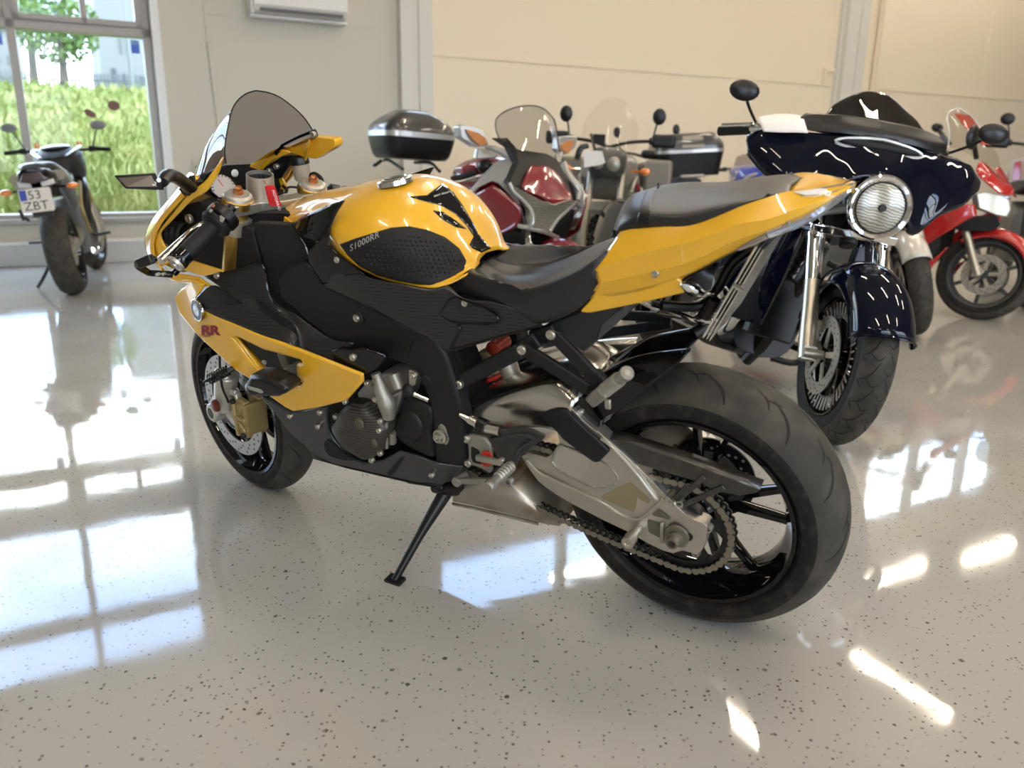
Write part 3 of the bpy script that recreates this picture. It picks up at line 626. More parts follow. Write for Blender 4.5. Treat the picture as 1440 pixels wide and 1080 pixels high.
m = MB(); m.lathe([(0, .008), (.042, .008), (.042, -.008), (0, -.008)], CF, (0, 1, 0), n=26); part('front_sprocket', m, M_blks)

# ---- swing arm: upper arch, left beam with ribbed recess, axle end
hump = [[ZK(95, 800, .10), ZK(300, 705, .10), ZK(560, 610, .10), ZK(830, 550, .10), ZK(960, 620, .105), ZK(1060, 720, .11)],
        [ZK(60, 850, .115), ZK(300, 790, .118), ZK(560, 690, .118), ZK(780, 640, .118), ZK(900, 700, .125), ZK(1000, 780, .13)],
        [ZK(60, 930, .115), ZK(330, 900, .118), ZK(560, 830, .12), ZK(700, 800, .125), ZK(840, 830, .13), ZK(960, 880, .134)],
        [ZK(60, 1010, .105), ZK(330, 1000, .108), ZK(540, 960, .112), ZK(640, 960, .118), ZK(740, 960, .125), ZK(860, 990, .13)]]
inner = [[p * A([1, 0, 1]) + A([0, .0, .008]) for p in hump[0]], [p * A([1, .5, 1]) + A([0, 0, .012]) for p in hump[0]]]
G = patch(inner + hump, 30, 26); H = np.concatenate([mir(G[:0:-1]), G], 0); m = MB(); m.grid(H); part('swingarm', m, M_alu, solid=.008, off=0, smooth=60)
arm = [(560, 490), (600, 560), (640, 620), (700, 700), (780, 765), (860, 820), (1000, 900), (1250, 1030), (1440, 1120), (1640, 1232), (1760, 1290), (1840, 1310)]
armH = [ZH(x, y, .132) for x, y in arm]
armJ = [ZJ(x, y, .140) for x, y in ((600, 505), (720, 540), (765, 500), (795, 420), (806, 300), (780, 275), (690, 240), (620, 200), (565, 150), (470, 50))]
armI = [ZI(x, y, .134) for x, y in ((580, 825), (400, 640), (200, 450), (60, 330), (0, 275))]
armU = [ZH(x, y, .134) for x, y in ((1200, 290), (1090, 200), (990, 95), (900, 95), (860, 290), (885, 370), (820, 470), (770, 500), (690, 480), (620, 460))]
beam = MB(); Lb = A(armH + armJ + armI + armU); beam.prism(Lb, (0, -.034, 0)); ab = part('swingarm_beam', beam, mat('satin_aluminium', (.56, .53, .47), .36, .95, bump=(220, .05)), bevel=.006, seg=3)
Lr = Lb.copy(); Lr[:, 1] = -Lr[:, 1]; mr = MB(); mr.prism(Lr, (0, .034, 0)); part('swingarm_beam', mr, MATS['satin_aluminium'], bevel=.006)
bvb = beam.bvh()
m = MB(); m.tube([ZH(600, 520, .136), ZH(700, 625, .138), ZH(820, 685, .138), ZH(1000, 770, .138), ZH(1250, 890, .138), ZJ(80, 205, .139), ZJ(225, 238, .140), ZJ(330, 170, .140), ZJ(440, 60, .138), ZI(500, 860, .138), ZI(330, 640, .138), ZI(130, 420, .137), ZH(1230, 340, .137)], .0042, n=8, samples=80); part('edge_rib', m, MATS['satin_aluminium'], ab)
pan = rnd([ZH(790, 505, .1355), ZH(890, 385, .1355), ZH(1000, 440, .1355), ZH(1300, 560, .1355), ZH(1385, 680, .1355), ZH(1340, 735, .1355), ZH(1200, 770, .1355), ZH(1000, 670, .1355), ZH(850, 590, .1355)], .01)
m = MB(); m.tube(list(pan[::3]) + [pan[0]], .0032, n=8, samples=70); part('recess_rim', m, M_alu, ab)
m = MB(); m.prism(pan, (0, -.004, 0)); part('recess_panel', m, mat('pale_aluminium', (.60, .57, .52), .42, .9), ab, bevel=.001)
m = MB(); m.prism(rnd([ZI(25, 832, .138), ZI(60, 815, .138), ZI(270, 705, .138), ZI(455, 865, .138), ZI(330, 975, .138), ZI(60, 855, .138)], .006), (0, -.003, 0)); part('grip_sticker', m, mat('sand_sticker', (.23, .19, .10), .9, bump=(1500, .5)), ab)
pad = [(703, 155), (760, 118), (830, 100), (925, 96), (985, 150), (1080, 250), (1200, 350), (1292, 440), (1285, 470), (1205, 548), (1165, 545), (1040, 455), (900, 345), (860, 290), (780, 225)]
m = MB(); m.prism(rnd([ZH(x, y, .145) for x, y in pad], .006), (0, -.012, 0)); part('swingarm_pad', m, M_blk, bevel=.004, seg=3)
# axle end details
m = MB(); m.prism(rnd([ZJ(430, 340, .143), ZJ(620, 330, .143), ZJ(620, 490, .143), ZJ(430, 450, .143)], .004), (0, -.006, 0)); m.bar(ZJ(425, 270, .144), ZJ(425, 440, .144), .008, .010); part('axle_block', m, M_alud, ab, bevel=.002)
m = MB(); AXN = A([0, .143, .3040]); m.lathe([(0, .018), (.011, .018), (.0155, .016), (.0155, .006), (.026, .005), (.027, 0), (0, 0)], AXN, (0, 1, 0), n=24); m.lathe([(.0085, .012), (.0085, .032), (.0125, .032), (.0135, .012)], AXN, (0, 1, 0), n=24); part('axle_nut', m, mat('worn_steel', (.20, .18, .14), .5, .7), ab)
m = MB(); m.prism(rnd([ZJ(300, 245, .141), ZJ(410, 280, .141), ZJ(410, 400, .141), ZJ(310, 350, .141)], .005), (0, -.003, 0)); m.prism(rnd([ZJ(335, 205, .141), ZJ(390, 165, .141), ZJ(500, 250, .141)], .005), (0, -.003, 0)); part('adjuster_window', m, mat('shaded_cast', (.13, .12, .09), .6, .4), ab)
m = MB(); m.prism(rnd([ZJ(636, 345, .1415), ZJ(690, 385, .1415), ZJ(675, 425, .1415), ZJ(636, 428, .1415)], .008), (0, -.003, 0)); part('end_hole', m, M_dark, ab)
m = MB(); p = ZJ(168, 395, .155); m.lathe([(0, .02), (.006, .02), (.0075, .023), (.014, .022), (.0145, 0), (.011, 0), (.011, -.02), (0, -.02)], p, (0, 1, 0), n=20); part('stand_bobbin', m, M_stl, ab)

# ---- chain guard and hugger
gd = [(85, 345), (130, 350), (230, 365), (450, 440), (700, 520), (900, 590), (1090, 665), (1372, 770), (1340, 800), (1200, 822), (1090, 800), (1000, 790), (900, 720), (760, 680), (520, 610), (280, 535), (150, 420)]
o = plate(ZI, gd, .128, .004, 'chain_guard', mat('dusty_carbon', (.020, .018, .015), .45, coat=.5, var=(30, (.06, .052, .04), .5, .8)), r=.003, bev=.001)
m = MB(); Lt = [ZI(x, y, .128) for x, y in gd[:8]]; m.grid([Lt, [p + A([0, -.03, .004]) for p in Lt]]); part('guard_top', m, MATS['dusty_carbon'], o, solid=.003)
m = MB()
for a, b in (((640, 890), (900, 665)), ((665, 925), (1070, 750)), ((640, 885), (760, 735))): m.bar(ZI(*a, .130), ZI(*b, .130), .012, .005)
part('guard_bracket', m, MATS['dusty_carbon'], o, bevel=.002); bolts('guard_bolt', [ZI(640, 885, .134)], r=.0075, parent=o)
G = []
for a in np.linspace(58, 156, 30):
    a_ = a * D2R; row = []
    hw = .092 if a > 70 else .092
    for b_ in np.linspace(-88, 88, 21): row.append(CR + tyre_pt(RR + .014, .19, b_ * D2R, a_, .215) * A([1, 1, 1]))
    G.append(row)
m = MB(); m.grid(G)
hug = [[ZE(58, 262, .10), ZE(160, 333, .100), ZE(175, 318, .10), ZE(230, 278, .10), ZE(300, 218, .099), ZE(400, 140, .095), ZE(470, 82, .088), ZE(515, 33, .07)],
       [ZE(58, 215, .096), ZE(120, 190, .096), ZE(190, 160, .094), ZE(240, 130, .09), ZE(300, 100, .085), ZE(380, 75, .08), ZE(450, 52, .072), ZE(515, 31, .06)],
       [ZE(58, 190, .06), ZE(120, 150, .06), ZE(190, 112, .06), ZE(240, 82, .055), ZE(300, 60, .055), ZE(380, 42, .05), ZE(450, 34, .05), ZE(515, 29, .05)],
       [ZE(x, y, -.05) * A([1, 0, 1]) + A([0, 0, .006]) for x, y in ((58, 190), (120, 150), (190, 112), (240, 82), (300, 60), (380, 42), (450, 34), (515, 29))]]
shell('rear_hugger', M_gls, hug[::-1], 30, 20, .003)
m = MB(); m.prism(rnd([ZK(980, 790, .12), ZK(1010, 740, .12), ZK(1090, 720, .12), ZK(1130, 800, .12), ZK(1210, 940, .12), ZK(1200, 1030, .12), ZK(1170, 1010, .12), ZK(1080, 880, .12), ZK(1000, 820, .12)], .005), (0, -.01, 0)); part('hugger_mount', m, M_carb); bolts('hugger_bolt', [ZK(1058, 835, .124)], r=.0075)

# ---- rear foot peg frame, subframe, rear shock
def bars(name, pts, wd, th, ma=M_blk, par=bike, bev=.004):
    m = MB()
    for a, b in pts: m.bar(a, b, wd, th)
    return part(name, m, ma, par, bevel=bev)
bars('subframe_strut', [(ZK(40, 600, .14), ZK(100, 540, .14)), (ZK(90, 550, .14), ZK(560, 310, .15)), (ZK(560, 310, .15), ZK(700, 215, .14)), (ZK(660, 210, .13), ZK(860, 150, .13))], .034, .022)
pb = bars('peg_bracket', [(ZK(560, 312, .165), ZK(640, 315, .168)), (ZK(600, 310, .168), ZK(1130, 645, .178)), (ZK(815, 190, .165), ZK(890, 215, .168)), (ZK(850, 200, .168), ZK(1210, 570, .178)), (ZK(1090, 520, .176), ZK(1230, 560, .178))], .029, .014)
m = MB(); m.prism(rnd([ZK(1080, 530, .18), ZK(1190, 480, .18), ZK(1270, 580, .18), ZK(1240, 610, .18), ZK(1140, 680, .18), ZK(1060, 640, .18)], .006), (0, -.016, 0)); part('bracket_node', m, M_blk, pb, bevel=.004)
bolts('bracket_bolt', [ZK(563, 312, .175), ZK(808, 185, .175)], r=.0105, parent=pb); bolts('frame_bolt', [ZK(32, 605, .156)], r=.0105)
m = MB(); a, b = ZK(1165, 730, .185), ZK(1455, 505, .265); d = b - a; m.bar(a, a + d * .42, .026, .03); part('peg_mount', m, M_alud, pb, bevel=.005)
m = MB(); n_ = 40; ts = np.linspace(.36, 1, n_); m.tube([a + d * t for t in ts], [(.0115 + (.0032 if i % 4 < 2 and i < 26 else 0)) for i in range(n_)], n=14, samples=n_ * 2); m.lathe([(.006, .0), (.0125, .0), (.0135, -.006), (.012, -.018)], b, unit(d), n=16); part('passenger_peg', m, M_alud, pb)
m = MB(); m.box(ZK(1290, 770, .2), (.012, .008, .02)); part('peg_spring', m, M_stl, pb, bevel=.002)
# right hand counterpart, seen through the frame
a2, b2 = PX(945, 450, -.17), PX(990, 425, -.235); bars('peg_bracket', [(PX(840, 470, -.13), PX(945, 455, -.165)), (PX(825, 440, -.13), PX(945, 447, -.165))], .024, .012)
m = MB(); d2 = b2 - a2; m.tube([a2 + d2 * t for t in ts], [(.0115 + (.0032 if i % 4 < 2 and i < 26 else 0)) for i in range(n_)], n=12, samples=n_ * 2); part('passenger_peg', m, M_alud)
# dark under-seat tray and subframe side
plate(ZK, [(720, 130), (800, 95), (1000, 15), (1180, -75), (1440, -175), (1440, -60), (1240, 110), (1180, 255), (1090, 335), (930, 240), (830, 150), (760, 170)], .115, .23, 'battery_tray', mat('tray_plastic', (.028, .028, .028), .5), bev=.004)
plate(ZK, [(1235, 95), (1440, -70), (1436, 20), (1190, 245)], .118, .04, 'tray_flap', mat('grey_plastic', (.06, .06, .058), .55), bev=.002)
# shock absorber
sa, sb = B.at(688, 490, .0), B.at(716, 560, .0); d = sb - sa
m = MB(); m.tube([sa, sa + d * .45], .026, n=16); m.tube([sa + d * .3, sb], .018, n=14); part('rear_shock', m, mat('shock_body', (.42, .35, .22), .4, .7))
m = MB(); x_, y_, z_ = frame(d); pts = [sa + d * (.30 + .75 * t) + .034 * (math.cos(t * 2 * PI * 3.2 + 1) * x_ + math.sin(t * 2 * PI * 3.2 + 1) * y_) for t in np.linspace(0, 1, 60)]; m.tube(pts, .0058, n=8, samples=160); part('shock_spring', m, M_redp)
m = MB(); p = ZK(325, 300, .05); m.lathe([(0, .008), (.012, .008), (.018, .004), (.018, -.05), (0, -.05)], p, (0, 1, 0), n=20); part('shock_adjuster', m, M_red)
m = MB(); m.lathe([(0, .03), (.022, .03), (.024, .0), (.024, -.03), (0, -.03)], ZK(440, 430, .03), d, n=20); part('shock_reservoir', m, mat('dusty_alu', (.45, .40, .32), .45, .7))

# ---- engine bay: dark core so that nothing shows through
m = MB(); core = [PX(x, y, .085) for x, y in ((300, 300), (400, 300), (600, 345), (640, 420), (600, 490), (640, 580), (640, 640), (640, 690), (575, 680), (480, 640), (420, 560), (360, 420))]
m.prism(core, (0, -.17, 0)); part('engine_block', m, M_dark)
m = MB(); c = ZL_(500, 660, .155); ex = unit(ZL_(700, 660, .155) - c); R_ = .5
cov = [ZL_(x, y, .20) for x, y in ((262, 600), (300, 540), (340, 470), (430, 410), (540, 430), (600, 490), (690, 560), (735, 640), (725, 760), (680, 830), (600, 880), (545, 890), (450, 840), (380, 800), (320, 730), (285, 670))]
cc_ = np.mean(cov, 0); loops = [crv(A([cc_ + (p - cc_) * k + A([0, dy, 0]) for p in cov]), 48, True) for k, dy in ((1.02, -.06), (1.0, -.012), (.95, 0), (.8, .010), (.45, .016), (.02, .018))]
m.loft(loops)
part('generator_cover', m, mat('ribbed_carbon', (.03, .026, .02), .45, nodes=lambda t, b: ribs(t, b, 330, (.004, .0035, .003, 1), (.062, .052, .038, 1), 3.)), smooth=60)
engb = m.bvh()
for q_, r_ in ((ZL_(515, 575, .215), (.014, .006, .016)), (ZL_(638, 740, .212), (.010, .005, .013))): m = MB(); m.ell(q_, r_); part('cover_boss', m, mat('boss_brown', (.07, .055, .035), .5))
head = [(480, 330), (560, 240), (640, 190), (740, 150), (820, 165), (880, 270), (850, 380), (800, 520), (740, 540), (690, 560), (640, 520), (650, 470), (560, 420)]
plate(ZL_, head, .165, .1, 'cylinder_head', M_alud, bev=.008, r=.008)
m = MB(); m.tube([ZL_(665, 170, .19), ZL_(690, 270, .195), ZL_(740, 400, .195), ZL_(765, 520, .19)], [.010, .017, .021, .015], n=14); m.tube([ZL_(650, 150, .19), ZL_(668, 200, .19)], .012, n=12); part('coolant_pipe', m, M_alud)
for q_, r_ in (([ZL_(800, 160, .17), ZL_(850, 280, .175)], .014), ([ZL_(770, 350, .18), ZL_(880, 300, .18)], .004), ([ZL_(785, 640, .175), ZL_(790, 730, .17)], .011), ([ZL_(740, 560, .19), ZL_(745, 780, .19)], .004)): m = MB(); m.tube(q_, r_, n=12); part('engine_pipe', m, M_alud)
bolts('engine_bolt', [ZL_(x, y, yy) for x, y, yy in ((648, 368, .205), (690, 552, .205), (680, 632, .21), (688, 824, .2), (615, 882, .2), (392, 390, .2), (313, 515, .2), (575, 232, .2), (600, 240, .19))], r=.0075)
# clutch side / dark crankcase panel
o = plate(ZL_, [(800, 640), (830, 500), (880, 380), (960, 360), (1120, 450), (1130, 560), (1110, 640), (1140, 880), (1060, 850), (920, 780), (840, 720)], .172, .05, 'sprocket_cover', M_blk, bev=.008, r=.01)
m = MB(); m.ell(ZL_(950, 590, .172), (.035, .010, .042)); part('cover_dome', m, M_blk, o)
m = MB(); m.prism(rnd([ZL_(930, 120, .185), ZL_(1000, 150, .185), ZL_(980, 250, .185), ZL_(935, 270, .185)], .004), (0, -.006, 0)); m.bolt(ZL_(963, 172, .187), (0, 1, 0), .008); part('shift_arm', m, M_stl)
m = MB(); m.ell(ZL_(925, 300, .188), (.016, .014, .017)); part('rod_boot', m, M_rubb)
m = MB(); m.tube([ZL_(965, 320, .186), ZL_(1100, 378, .186)], .0055, n=10); part('shift_rod', m, M_alub); m = MB(); m.tube([ZH(40, 135, .180), ZH(125, 180, .180)], [.004, .0085], n=10); m.tube([ZH(125, 175, .18), ZH(215, 225, .18)], .0115, n=14); m.tube([ZH(240, 240, .18), ZH(385, 275, .18)], .0125, n=14); part('shift_rod', m, M_alub)
m = MB(); m.tube([ZH(195, 205, .18), ZH(265, 235, .18)], .0145, n=14); part('rod_sleeve', m, M_blks)

# ---- main frame beam (left and right)
bt = [(ZB, -30, 90), (ZB, 600, 30)]
fb = [ZB(610, 130, .165), ZB(640, 60, .165), ZB(740, 30, .17), ZB(790, 70, .175), ZB(860, 150, .175), ZB(1040, 235, .175), ZB(1150, 290, .175), ZB(1320, 350, .175), ZC(470, 175, .175), ZC(540, 205, .175), ZC(590, 270, .173), ZC(620, 350, .170), ZC(655, 480, .168), ZC(680, 600, .168), ZC(692, 850, .165), ZC(545, 850, .165), ZC(530, 640, .168), ZC(515, 520, .170), ZC(455, 380, .172), ZC(410, 340, .174), ZC(300, 300, .175), ZC(200, 290, .176), ZB(900, 450, .178), ZB(840, 390, .178), ZB(760, 330, .175), ZB(690, 265, .172), ZB(630, 220, .168)]
m = MB(); m.prism(A(fb), (0, -.05, 0)); part('frame_beam', m, M_blk, bevel=.012, seg=3); m = MB(); m.prism(mir(fb), (0, .05, 0)); part('frame_beam', m, M_blk, bevel=.012)
m = MB(); m.tube([ZC(465, 175, .176), ZC(420, 230, .1765), ZC(395, 330, .176)], .0016, n=6); part('frame_seam', m, M_dark)
for q_, k_ in ((ZC(148, 97, .176), 1.), (ZC(500, 418, .172), .74)): m = MB(); m.lathe([(0, .001), (.016 * k_, .001), (.019 * k_, -.002), (0, -.01)], q_, (0, 1, 0), n=24); part('frame_recess', m, M_dark)
bolts('frame_bolt', [ZC(150, 98, .177)], r=.009)
m = MB(); m.prism(rnd([ZC(570, 632, .171), ZC(595, 650, .171), ZC(615, 715, .171), ZC(605, 745, .171), ZC(570, 720, .171), ZC(548, 680, .171)], .005), (0, -.006, 0)); pv = part('pivot_plate', m, M_alud, bevel=.001)
m = MB(); m.lathe([(0, .012), (.006, .012), (.006, .018), (.011, .018), (.0125, .010), (.018, .008), (.018, 0), (0, 0)], ZC(578, 692, .172), (0, 1, 0), n=18); part('pivot_nut', m, M_stl, pv)
# inner dark cladding between tank and fairing
plate(ZA, [(700, 770), (880, 780), (960, 830), (1000, 950), (1040, 1100), (1080, 1180), (900, 1180), (800, 1100), (760, 960)], .14, .03, 'airbox_cover', M_dark, bev=.008)
m = MB(); m.tube([ZM(700, 560, .07), ZM(760, 700, .06), ZM(830, 860, .08)], .008, n=8); m.tube([ZM(720, 470, .05), ZM(780, 640, .05), ZM(800, 900, .06)], .006, n=8); part('cable_loom', m, M_rubb)

# ---- tank
SIL = [ZA(905, 690, -.03), ZA(1100, 615, -.045), ZA(1290, 575, -.055), ZD(250, 112, -.06), ZD(420, 98, -.06), ZD(540, 150, -.055), ZD(640, 250, -.05), ZD(715, 380, -.04), ZD(765, 490, -.028)]
LOW = [ZA(885, 860, .080), ZA(1020, 790, .112), ZA(1085, 870, .152), ZD(60, 545, .172), ZD(200, 615, .172), ZD(350, 650, .165), ZD(470, 668, .150), ZD(560, 640, .130), ZD(640, 595, .105)]
WID = [.085, .112, .150, .184, .188, .172, .140, .092, .050]
def crown(sil, low, wid, drop=.0085, mid=.30, flat=1.):
    """rows from the centre line down to the lower edge: a domed top over full flanks"""
    rows = []
    for a in (0, 14, 28, 42, 56, 70, 84):
        t = math.sin(a * D2R) ; row = []
        for c_, e_, w_ in zip(sil, low, wid):
            zc = c_[2] + drop; zm = e_[2] + mid * (zc - e_[2]); k = a / 90
            row.append(A([c_[0] * (1 - k * .75) + e_[0] * k * .75, w_ * t, zm + (zc - zm) * math.cos(a * D2R) ** flat]))
        rows.append(row)
    rows.append([A([c_[0] * .2 + e_[0] * .8, w_ * .55 + e_[1] * .45, e_[2] * .55 + (e_[2] + mid * (c_[2] - e_[2])) * .45]) for c_, e_, w_ in zip(sil, low, wid)]); rows.append(low)
    return rows
TK = crown(SIL, LOW, WID)
tank = shell('fuel_tank', M_yel, TK, 48, 40, .004); tb = tank.bvh()
# black nose wing under the tank and its carbon side cover
blk = [(905, 775), (960, 735), (1060, 690), (1165, 655), (1160, 690), (1110, 735), (1090, 800), (1085, 880), (1130, 930), (1205, 1000), (1290, 1045), (1440, 1085), (1440, 1130), (1300, 1140), (1150, 1080), (1010, 1010), (985, 900), (950, 830)]
SC = [[ZA(900, 775, .126), ZA(985, 722, .146), ZA(1085, 680, .160), ZA(1168, 655, .166)],
      [ZA(930, 825, .158), ZA(1000, 790, .164), ZA(1060, 755, .168), ZA(1118, 735, .172)],
      [ZA(975, 895, .176), ZA(1020, 865, .180), ZA(1060, 840, .182), ZA(1092, 820, .182)],
      [ZA(1000, 980, .182), ZA(1050, 955, .184), ZA(1080, 920, .184), ZA(1105, 895, .184)],
      [ZA(1060, 1080, .182), ZA(1120, 1065, .185), ZA(1200, 1030, .187), ZA(1270, 1030, .187)]]
sheet('tank_wing', M_gls, SC, 20, 24)
CS = [[ZA(1040, 1000, .180), ZA(1150, 945, .184), ZA(1220, 1005, .183), ZA(1300, 1048, .182), ZD(300, 645, .175), ZD(450, 672, .165), ZD(540, 655, .150), ZD(620, 720, .150), ZD(760, 735, .148), ZD(900, 780, .150), ZD(1015, 845, .150)],
      [ZA(1050, 1050, .180), ZB(900, 130, .186), ZB(1000, 170, .188), ZB(1100, 220, .188), ZD(200, 740, .186), ZD(330, 765, .182), ZD(440, 790, .176), ZD(520, 800, .168), ZD(600, 830, .162), ZD(720, 840, .155), ZD(850, 850, .152), ZD(1010, 855, .150)],
      [ZA(1075, 1100, .180), ZB(880, 165, .184), ZB(1000, 225, .184), ZB(1130, 280, .184), ZD(330, 865, .180), ZD(430, 905, .175), ZD(480, 940, .172), ZD(545, 985, .168), ZD(680, 950, .160), ZD(850, 900, .153), ZD(1010, 862, .150)]]
cs = sheet('side_cover', M_carb2, CS, 60, 14); csb = cs.bvh()
m = MB(); m.tube([ZD(545, 980, .170), ZD(680, 948, .162), ZD(850, 898, .155), ZD(1005, 860, .152)], .003, n=6); m.tube([ZD(500, 800, .170), ZD(580, 840, .166), ZD(780, 845, .158), ZD(770, 790, .157), ZD(640, 735, .157), ZD(560, 715, .160), ZD(500, 795, .17)], .0024, n=6, samples=50); m.tube([ZD(545, 980, .170), ZD(600, 880, .167), ZD(590, 850, .167)], .003, n=6); part('cover_crease', m, M_gls)
gr = B.decal(csb, [(526, 423), (545, 427), (575, 435), (584, 445), (584, 455), (560, 447), (535, 435)], .0018, 3.)
def grille_nodes(t, b):
    L = t.links.new; tcn = t.nodes.new('ShaderNodeTexCoord'); ch = t.nodes.new('ShaderNodeTexVoronoi'); ch.feature = 'DISTANCE_TO_EDGE'; ch.inputs['Scale'].default_value = 190; ch.inputs['Randomness'].default_value = .12
    r = t.nodes.new('ShaderNodeValToRGB'); r.color_ramp.elements[0].position = .10; r.color_ramp.elements[0].color = (.78, .68, .45, 1); r.color_ramp.elements[1].position = .16; r.color_ramp.elements[1].color = (.03, .025, .015, 1); L(tcn.outputs['Object'], ch.inputs['Vector']); L(ch.outputs['Distance'], r.inputs['Fac']); L(r.outputs['Color'], b.inputs['Base Color'])
part('air_grille', gr, mat('gold_mesh', (.7, .6, .4), .35, .5, nodes=grille_nodes), solid=.0006)
bolts('cover_bolt', [B.hit(csb, *q, .001)[0] for q in ((654, 426), (475, 365))], r=.0075)
# knee pad, studs, lettering, decals on the tank
pad_ = [(479, 343), (500, 336), (520, 330), (550, 321), (575, 319), (600, 324), (625, 334), (645, 350), (655, 367), (652, 380), (640, 388), (625, 395), (606, 401), (590, 400), (560, 394), (530, 386), (505, 372), (490, 358)]
kp = B.decal(tb, pad_, .0032, 5.); kpo = part('knee_pad', kp, M_rubb, solid=.003)
kb = kp.bvh(); st = MB(); from_poly = A(pad_)
def inside(x, y, P):
    c_ = False
    for i in range(len(P)):
        (x1, y1), (x2, y2) = P[i - 1], P[i]
        if (y1 > y) != (y2 > y) and x < (x2 - x1) * (y - y1) / (y2 - y1 + 1e-9) + x1: c_ = not c_
    return c_
inn_ = A([(515, 352), (540, 340), (575, 330), (605, 335), (635, 352), (648, 368), (640, 382), (606, 394), (560, 387), (525, 374), (508, 364)])
for i in range(40):
    for j in range(14):
        x, y = 500 + i * 7.2 + (3.6 if j % 2 else 0) - j * .8, 322 + j * 6. + i * .4
        if inside(x, y, inn_):
            p, n = B.hit(kb, x, y, 0.)
            if p is not None: st.lathe([(0, .0022), (.0018, .002), (.003, .0008), (.0034, -.0005)], p, n, n=8)
part('pad_stud', st, M_rubb, kpo)
M_let = mat('grey_lettering', (.30, .30, .29), .5)
lt = B.text(kb, 'S1000RR', (492.5, 353.5), 8.2, unit((51, -25)), unit((-.25, -1)), .0012, font_shear=.25, spacing=1.08); part('pad_lettering', lt, M_let, kpo, smooth=0)
spn = [(575, 278), (600, 276), (622, 259), (637, 272), (650, 290), (662, 310), (672, 330), (690, 350), (676, 356), (664, 350), (659, 345), (665, 333), (655, 318), (640, 302), (620, 290), (603, 286)]
part('spine_pad', B.decal(tb, spn, .003, 5.), M_gls, solid=.0025)
part('spine_pad', B.decal(tb, [(608, 297), (622, 299), (640, 311), (655, 323), (640, 320), (622, 310)], .003, 5.), M_gls, solid=.0025)
lt = B.text(tb, 'BMW Motorrad', (609, 280.6), 3.0, unit((24, -8)), (-.2, -.98), .006); part('pad_lettering', lt, M_let, smooth=0)
cap = MB(); cp_, cn_ = B.hit(tb, 556, 257, .002)
part('filler_cap', cap.lathe([(0, .006), (.026, .006), (.028, .008), (.036, .007), (.040, .004), (.041, -.006), (0, -.006)], cp_ + A([0, 0, .002]), (0.12, 0, 1), n=40), [M_alub])
m = MB(); m.lathe([(.015, .0095), (.022, .0095)], cp_ + A([0, 0, .001]), (.12, 0, 1), n=32); part('cap_ring', m, M_blks, solid=.001)
m = MB(); m.prism(rnd([ZA(860, 735, .105), ZA(905, 770, .118), ZA(898, 870, .122), ZA(885, 878, .122), ZA(860, 815, .11)], .003), (0, -.006, 0)); part('tank_tip', m, M_yel, bevel=.002); bolts('tip_bolt', [ZA(884, 832, .124)], r=.004)

# ---- seats and tail
STS = [ZD(765, 505, -.03), ZD(860, 535, -.05), ZD(1000, 540, -.08), ZD(1150, 515, -.10), ZD(1290, 470, -.11), ZD(1420, 410, -.11)]
ST = [[p * A([1, 0, 1]) + A([0, 0, -.004]) for p in STS], [p * A([1, -.5, 1]) for p in STS], [p * A([1, -k_, 1]) + A([0, 0, -.003]) for p, k_ in zip(STS[:4], (1.1, 1.1, 1.15, 1.25))] + [ZD(1225, 562, .150), ZD(1390, 440, .118)],
      [ZD(640, 585, .095), ZD(770, 630, .122), ZD(930, 680, .146), ZD(1070, 665, .160), ZD(1235, 590, .162), ZD(1288, 592, .158)],
      [ZD(560, 650, .105), ZD(740, 700, .132), ZD(900, 760, .152), ZD(1020, 800, .158), ZD(1180, 730, .160), ZD(1315, 620, .148)],
      [ZD(548, 668, .10), ZD(740, 730, .128), ZD(880, 790, .145), ZD(1010, 842, .150), ZD(1190, 775, .152), ZD(1285, 690, .15)]]
shell('rider_seat', M_seat, ST, 40, 36, .006)
TTOP = [ZF(262, 385, .118), ZF(430, 352, .118), ZF(640, 345, .118), ZF(860, 262, .102), ZF(1000, 215, .088), ZF(1130, 178, .066), ZF(1340, 158, .03), ZF(1440, 132, .0)]
TL = [[p * A([1, 0, 1]) + A([0, 0, -.012]) for p in TTOP], TTOP,
      [ZF(128, 575, .158), ZF(330, 500, .151), ZF(640, 425, .143), ZF(850, 345, .129), ZF(1000, 318, .114), ZF(1160, 262, .088), ZF(1335, 202, .046), ZF(1442, 146, .006)],
      [ZF(150, 640, .156), ZF(340, 600, .150), ZF(610, 530, .138), ZF(820, 430, .123), ZF(990, 372, .109), ZF(1170, 292, .083), ZF(1335, 212, .046), ZF(1440, 152, .006)],
      [ZF(95, 720, .146), ZF(300, 690, .138), ZF(540, 625, .122), ZF(790, 500, .104), ZF(930, 432, .094), ZF(1180, 325, .066), ZF(1335, 222, .040), ZF(1440, 158, .004)]]
def shell_lin(name, ma, rows, nu, nv, th, smooth):
    G = patch(rows, nu, nv, True); G[0][:, 1] = 0; H = np.concatenate([mir(G[::-1]), G[1:]], 0); m = MB(); m.grid(H); part(name, m, ma, bike, solid=th, off=0, smooth=smooth); return m
tl = shell_lin('tail_cowl', M_yel, TL, 44, 17, .004, 13); tlb = tl.bvh()
m = MB(); L = rnd([ZF(50, 788, .149), ZF(130, 700, .150), ZF(160, 650, .150), ZF(400, 610, .138), ZF(560, 615, .124), ZF(592, 690, .12), ZF(400, 735, .128), ZF(240, 768, .137), ZF(100, 796, .146)], .006); m.prism(L, (0, -.02, 0)); part('tail_lower', m, M_yel, bevel=.006, seg=3); m = MB(); m.prism(mir(L), (0, .02, 0)); part('tail_lower', m, M_yel, bevel=.006)
bolts('tail_bolt', [B.hit(tlb, 922, 384, .001)[0], B.hit(tlb, 1105, 313, .001)[0]], r=.0075)
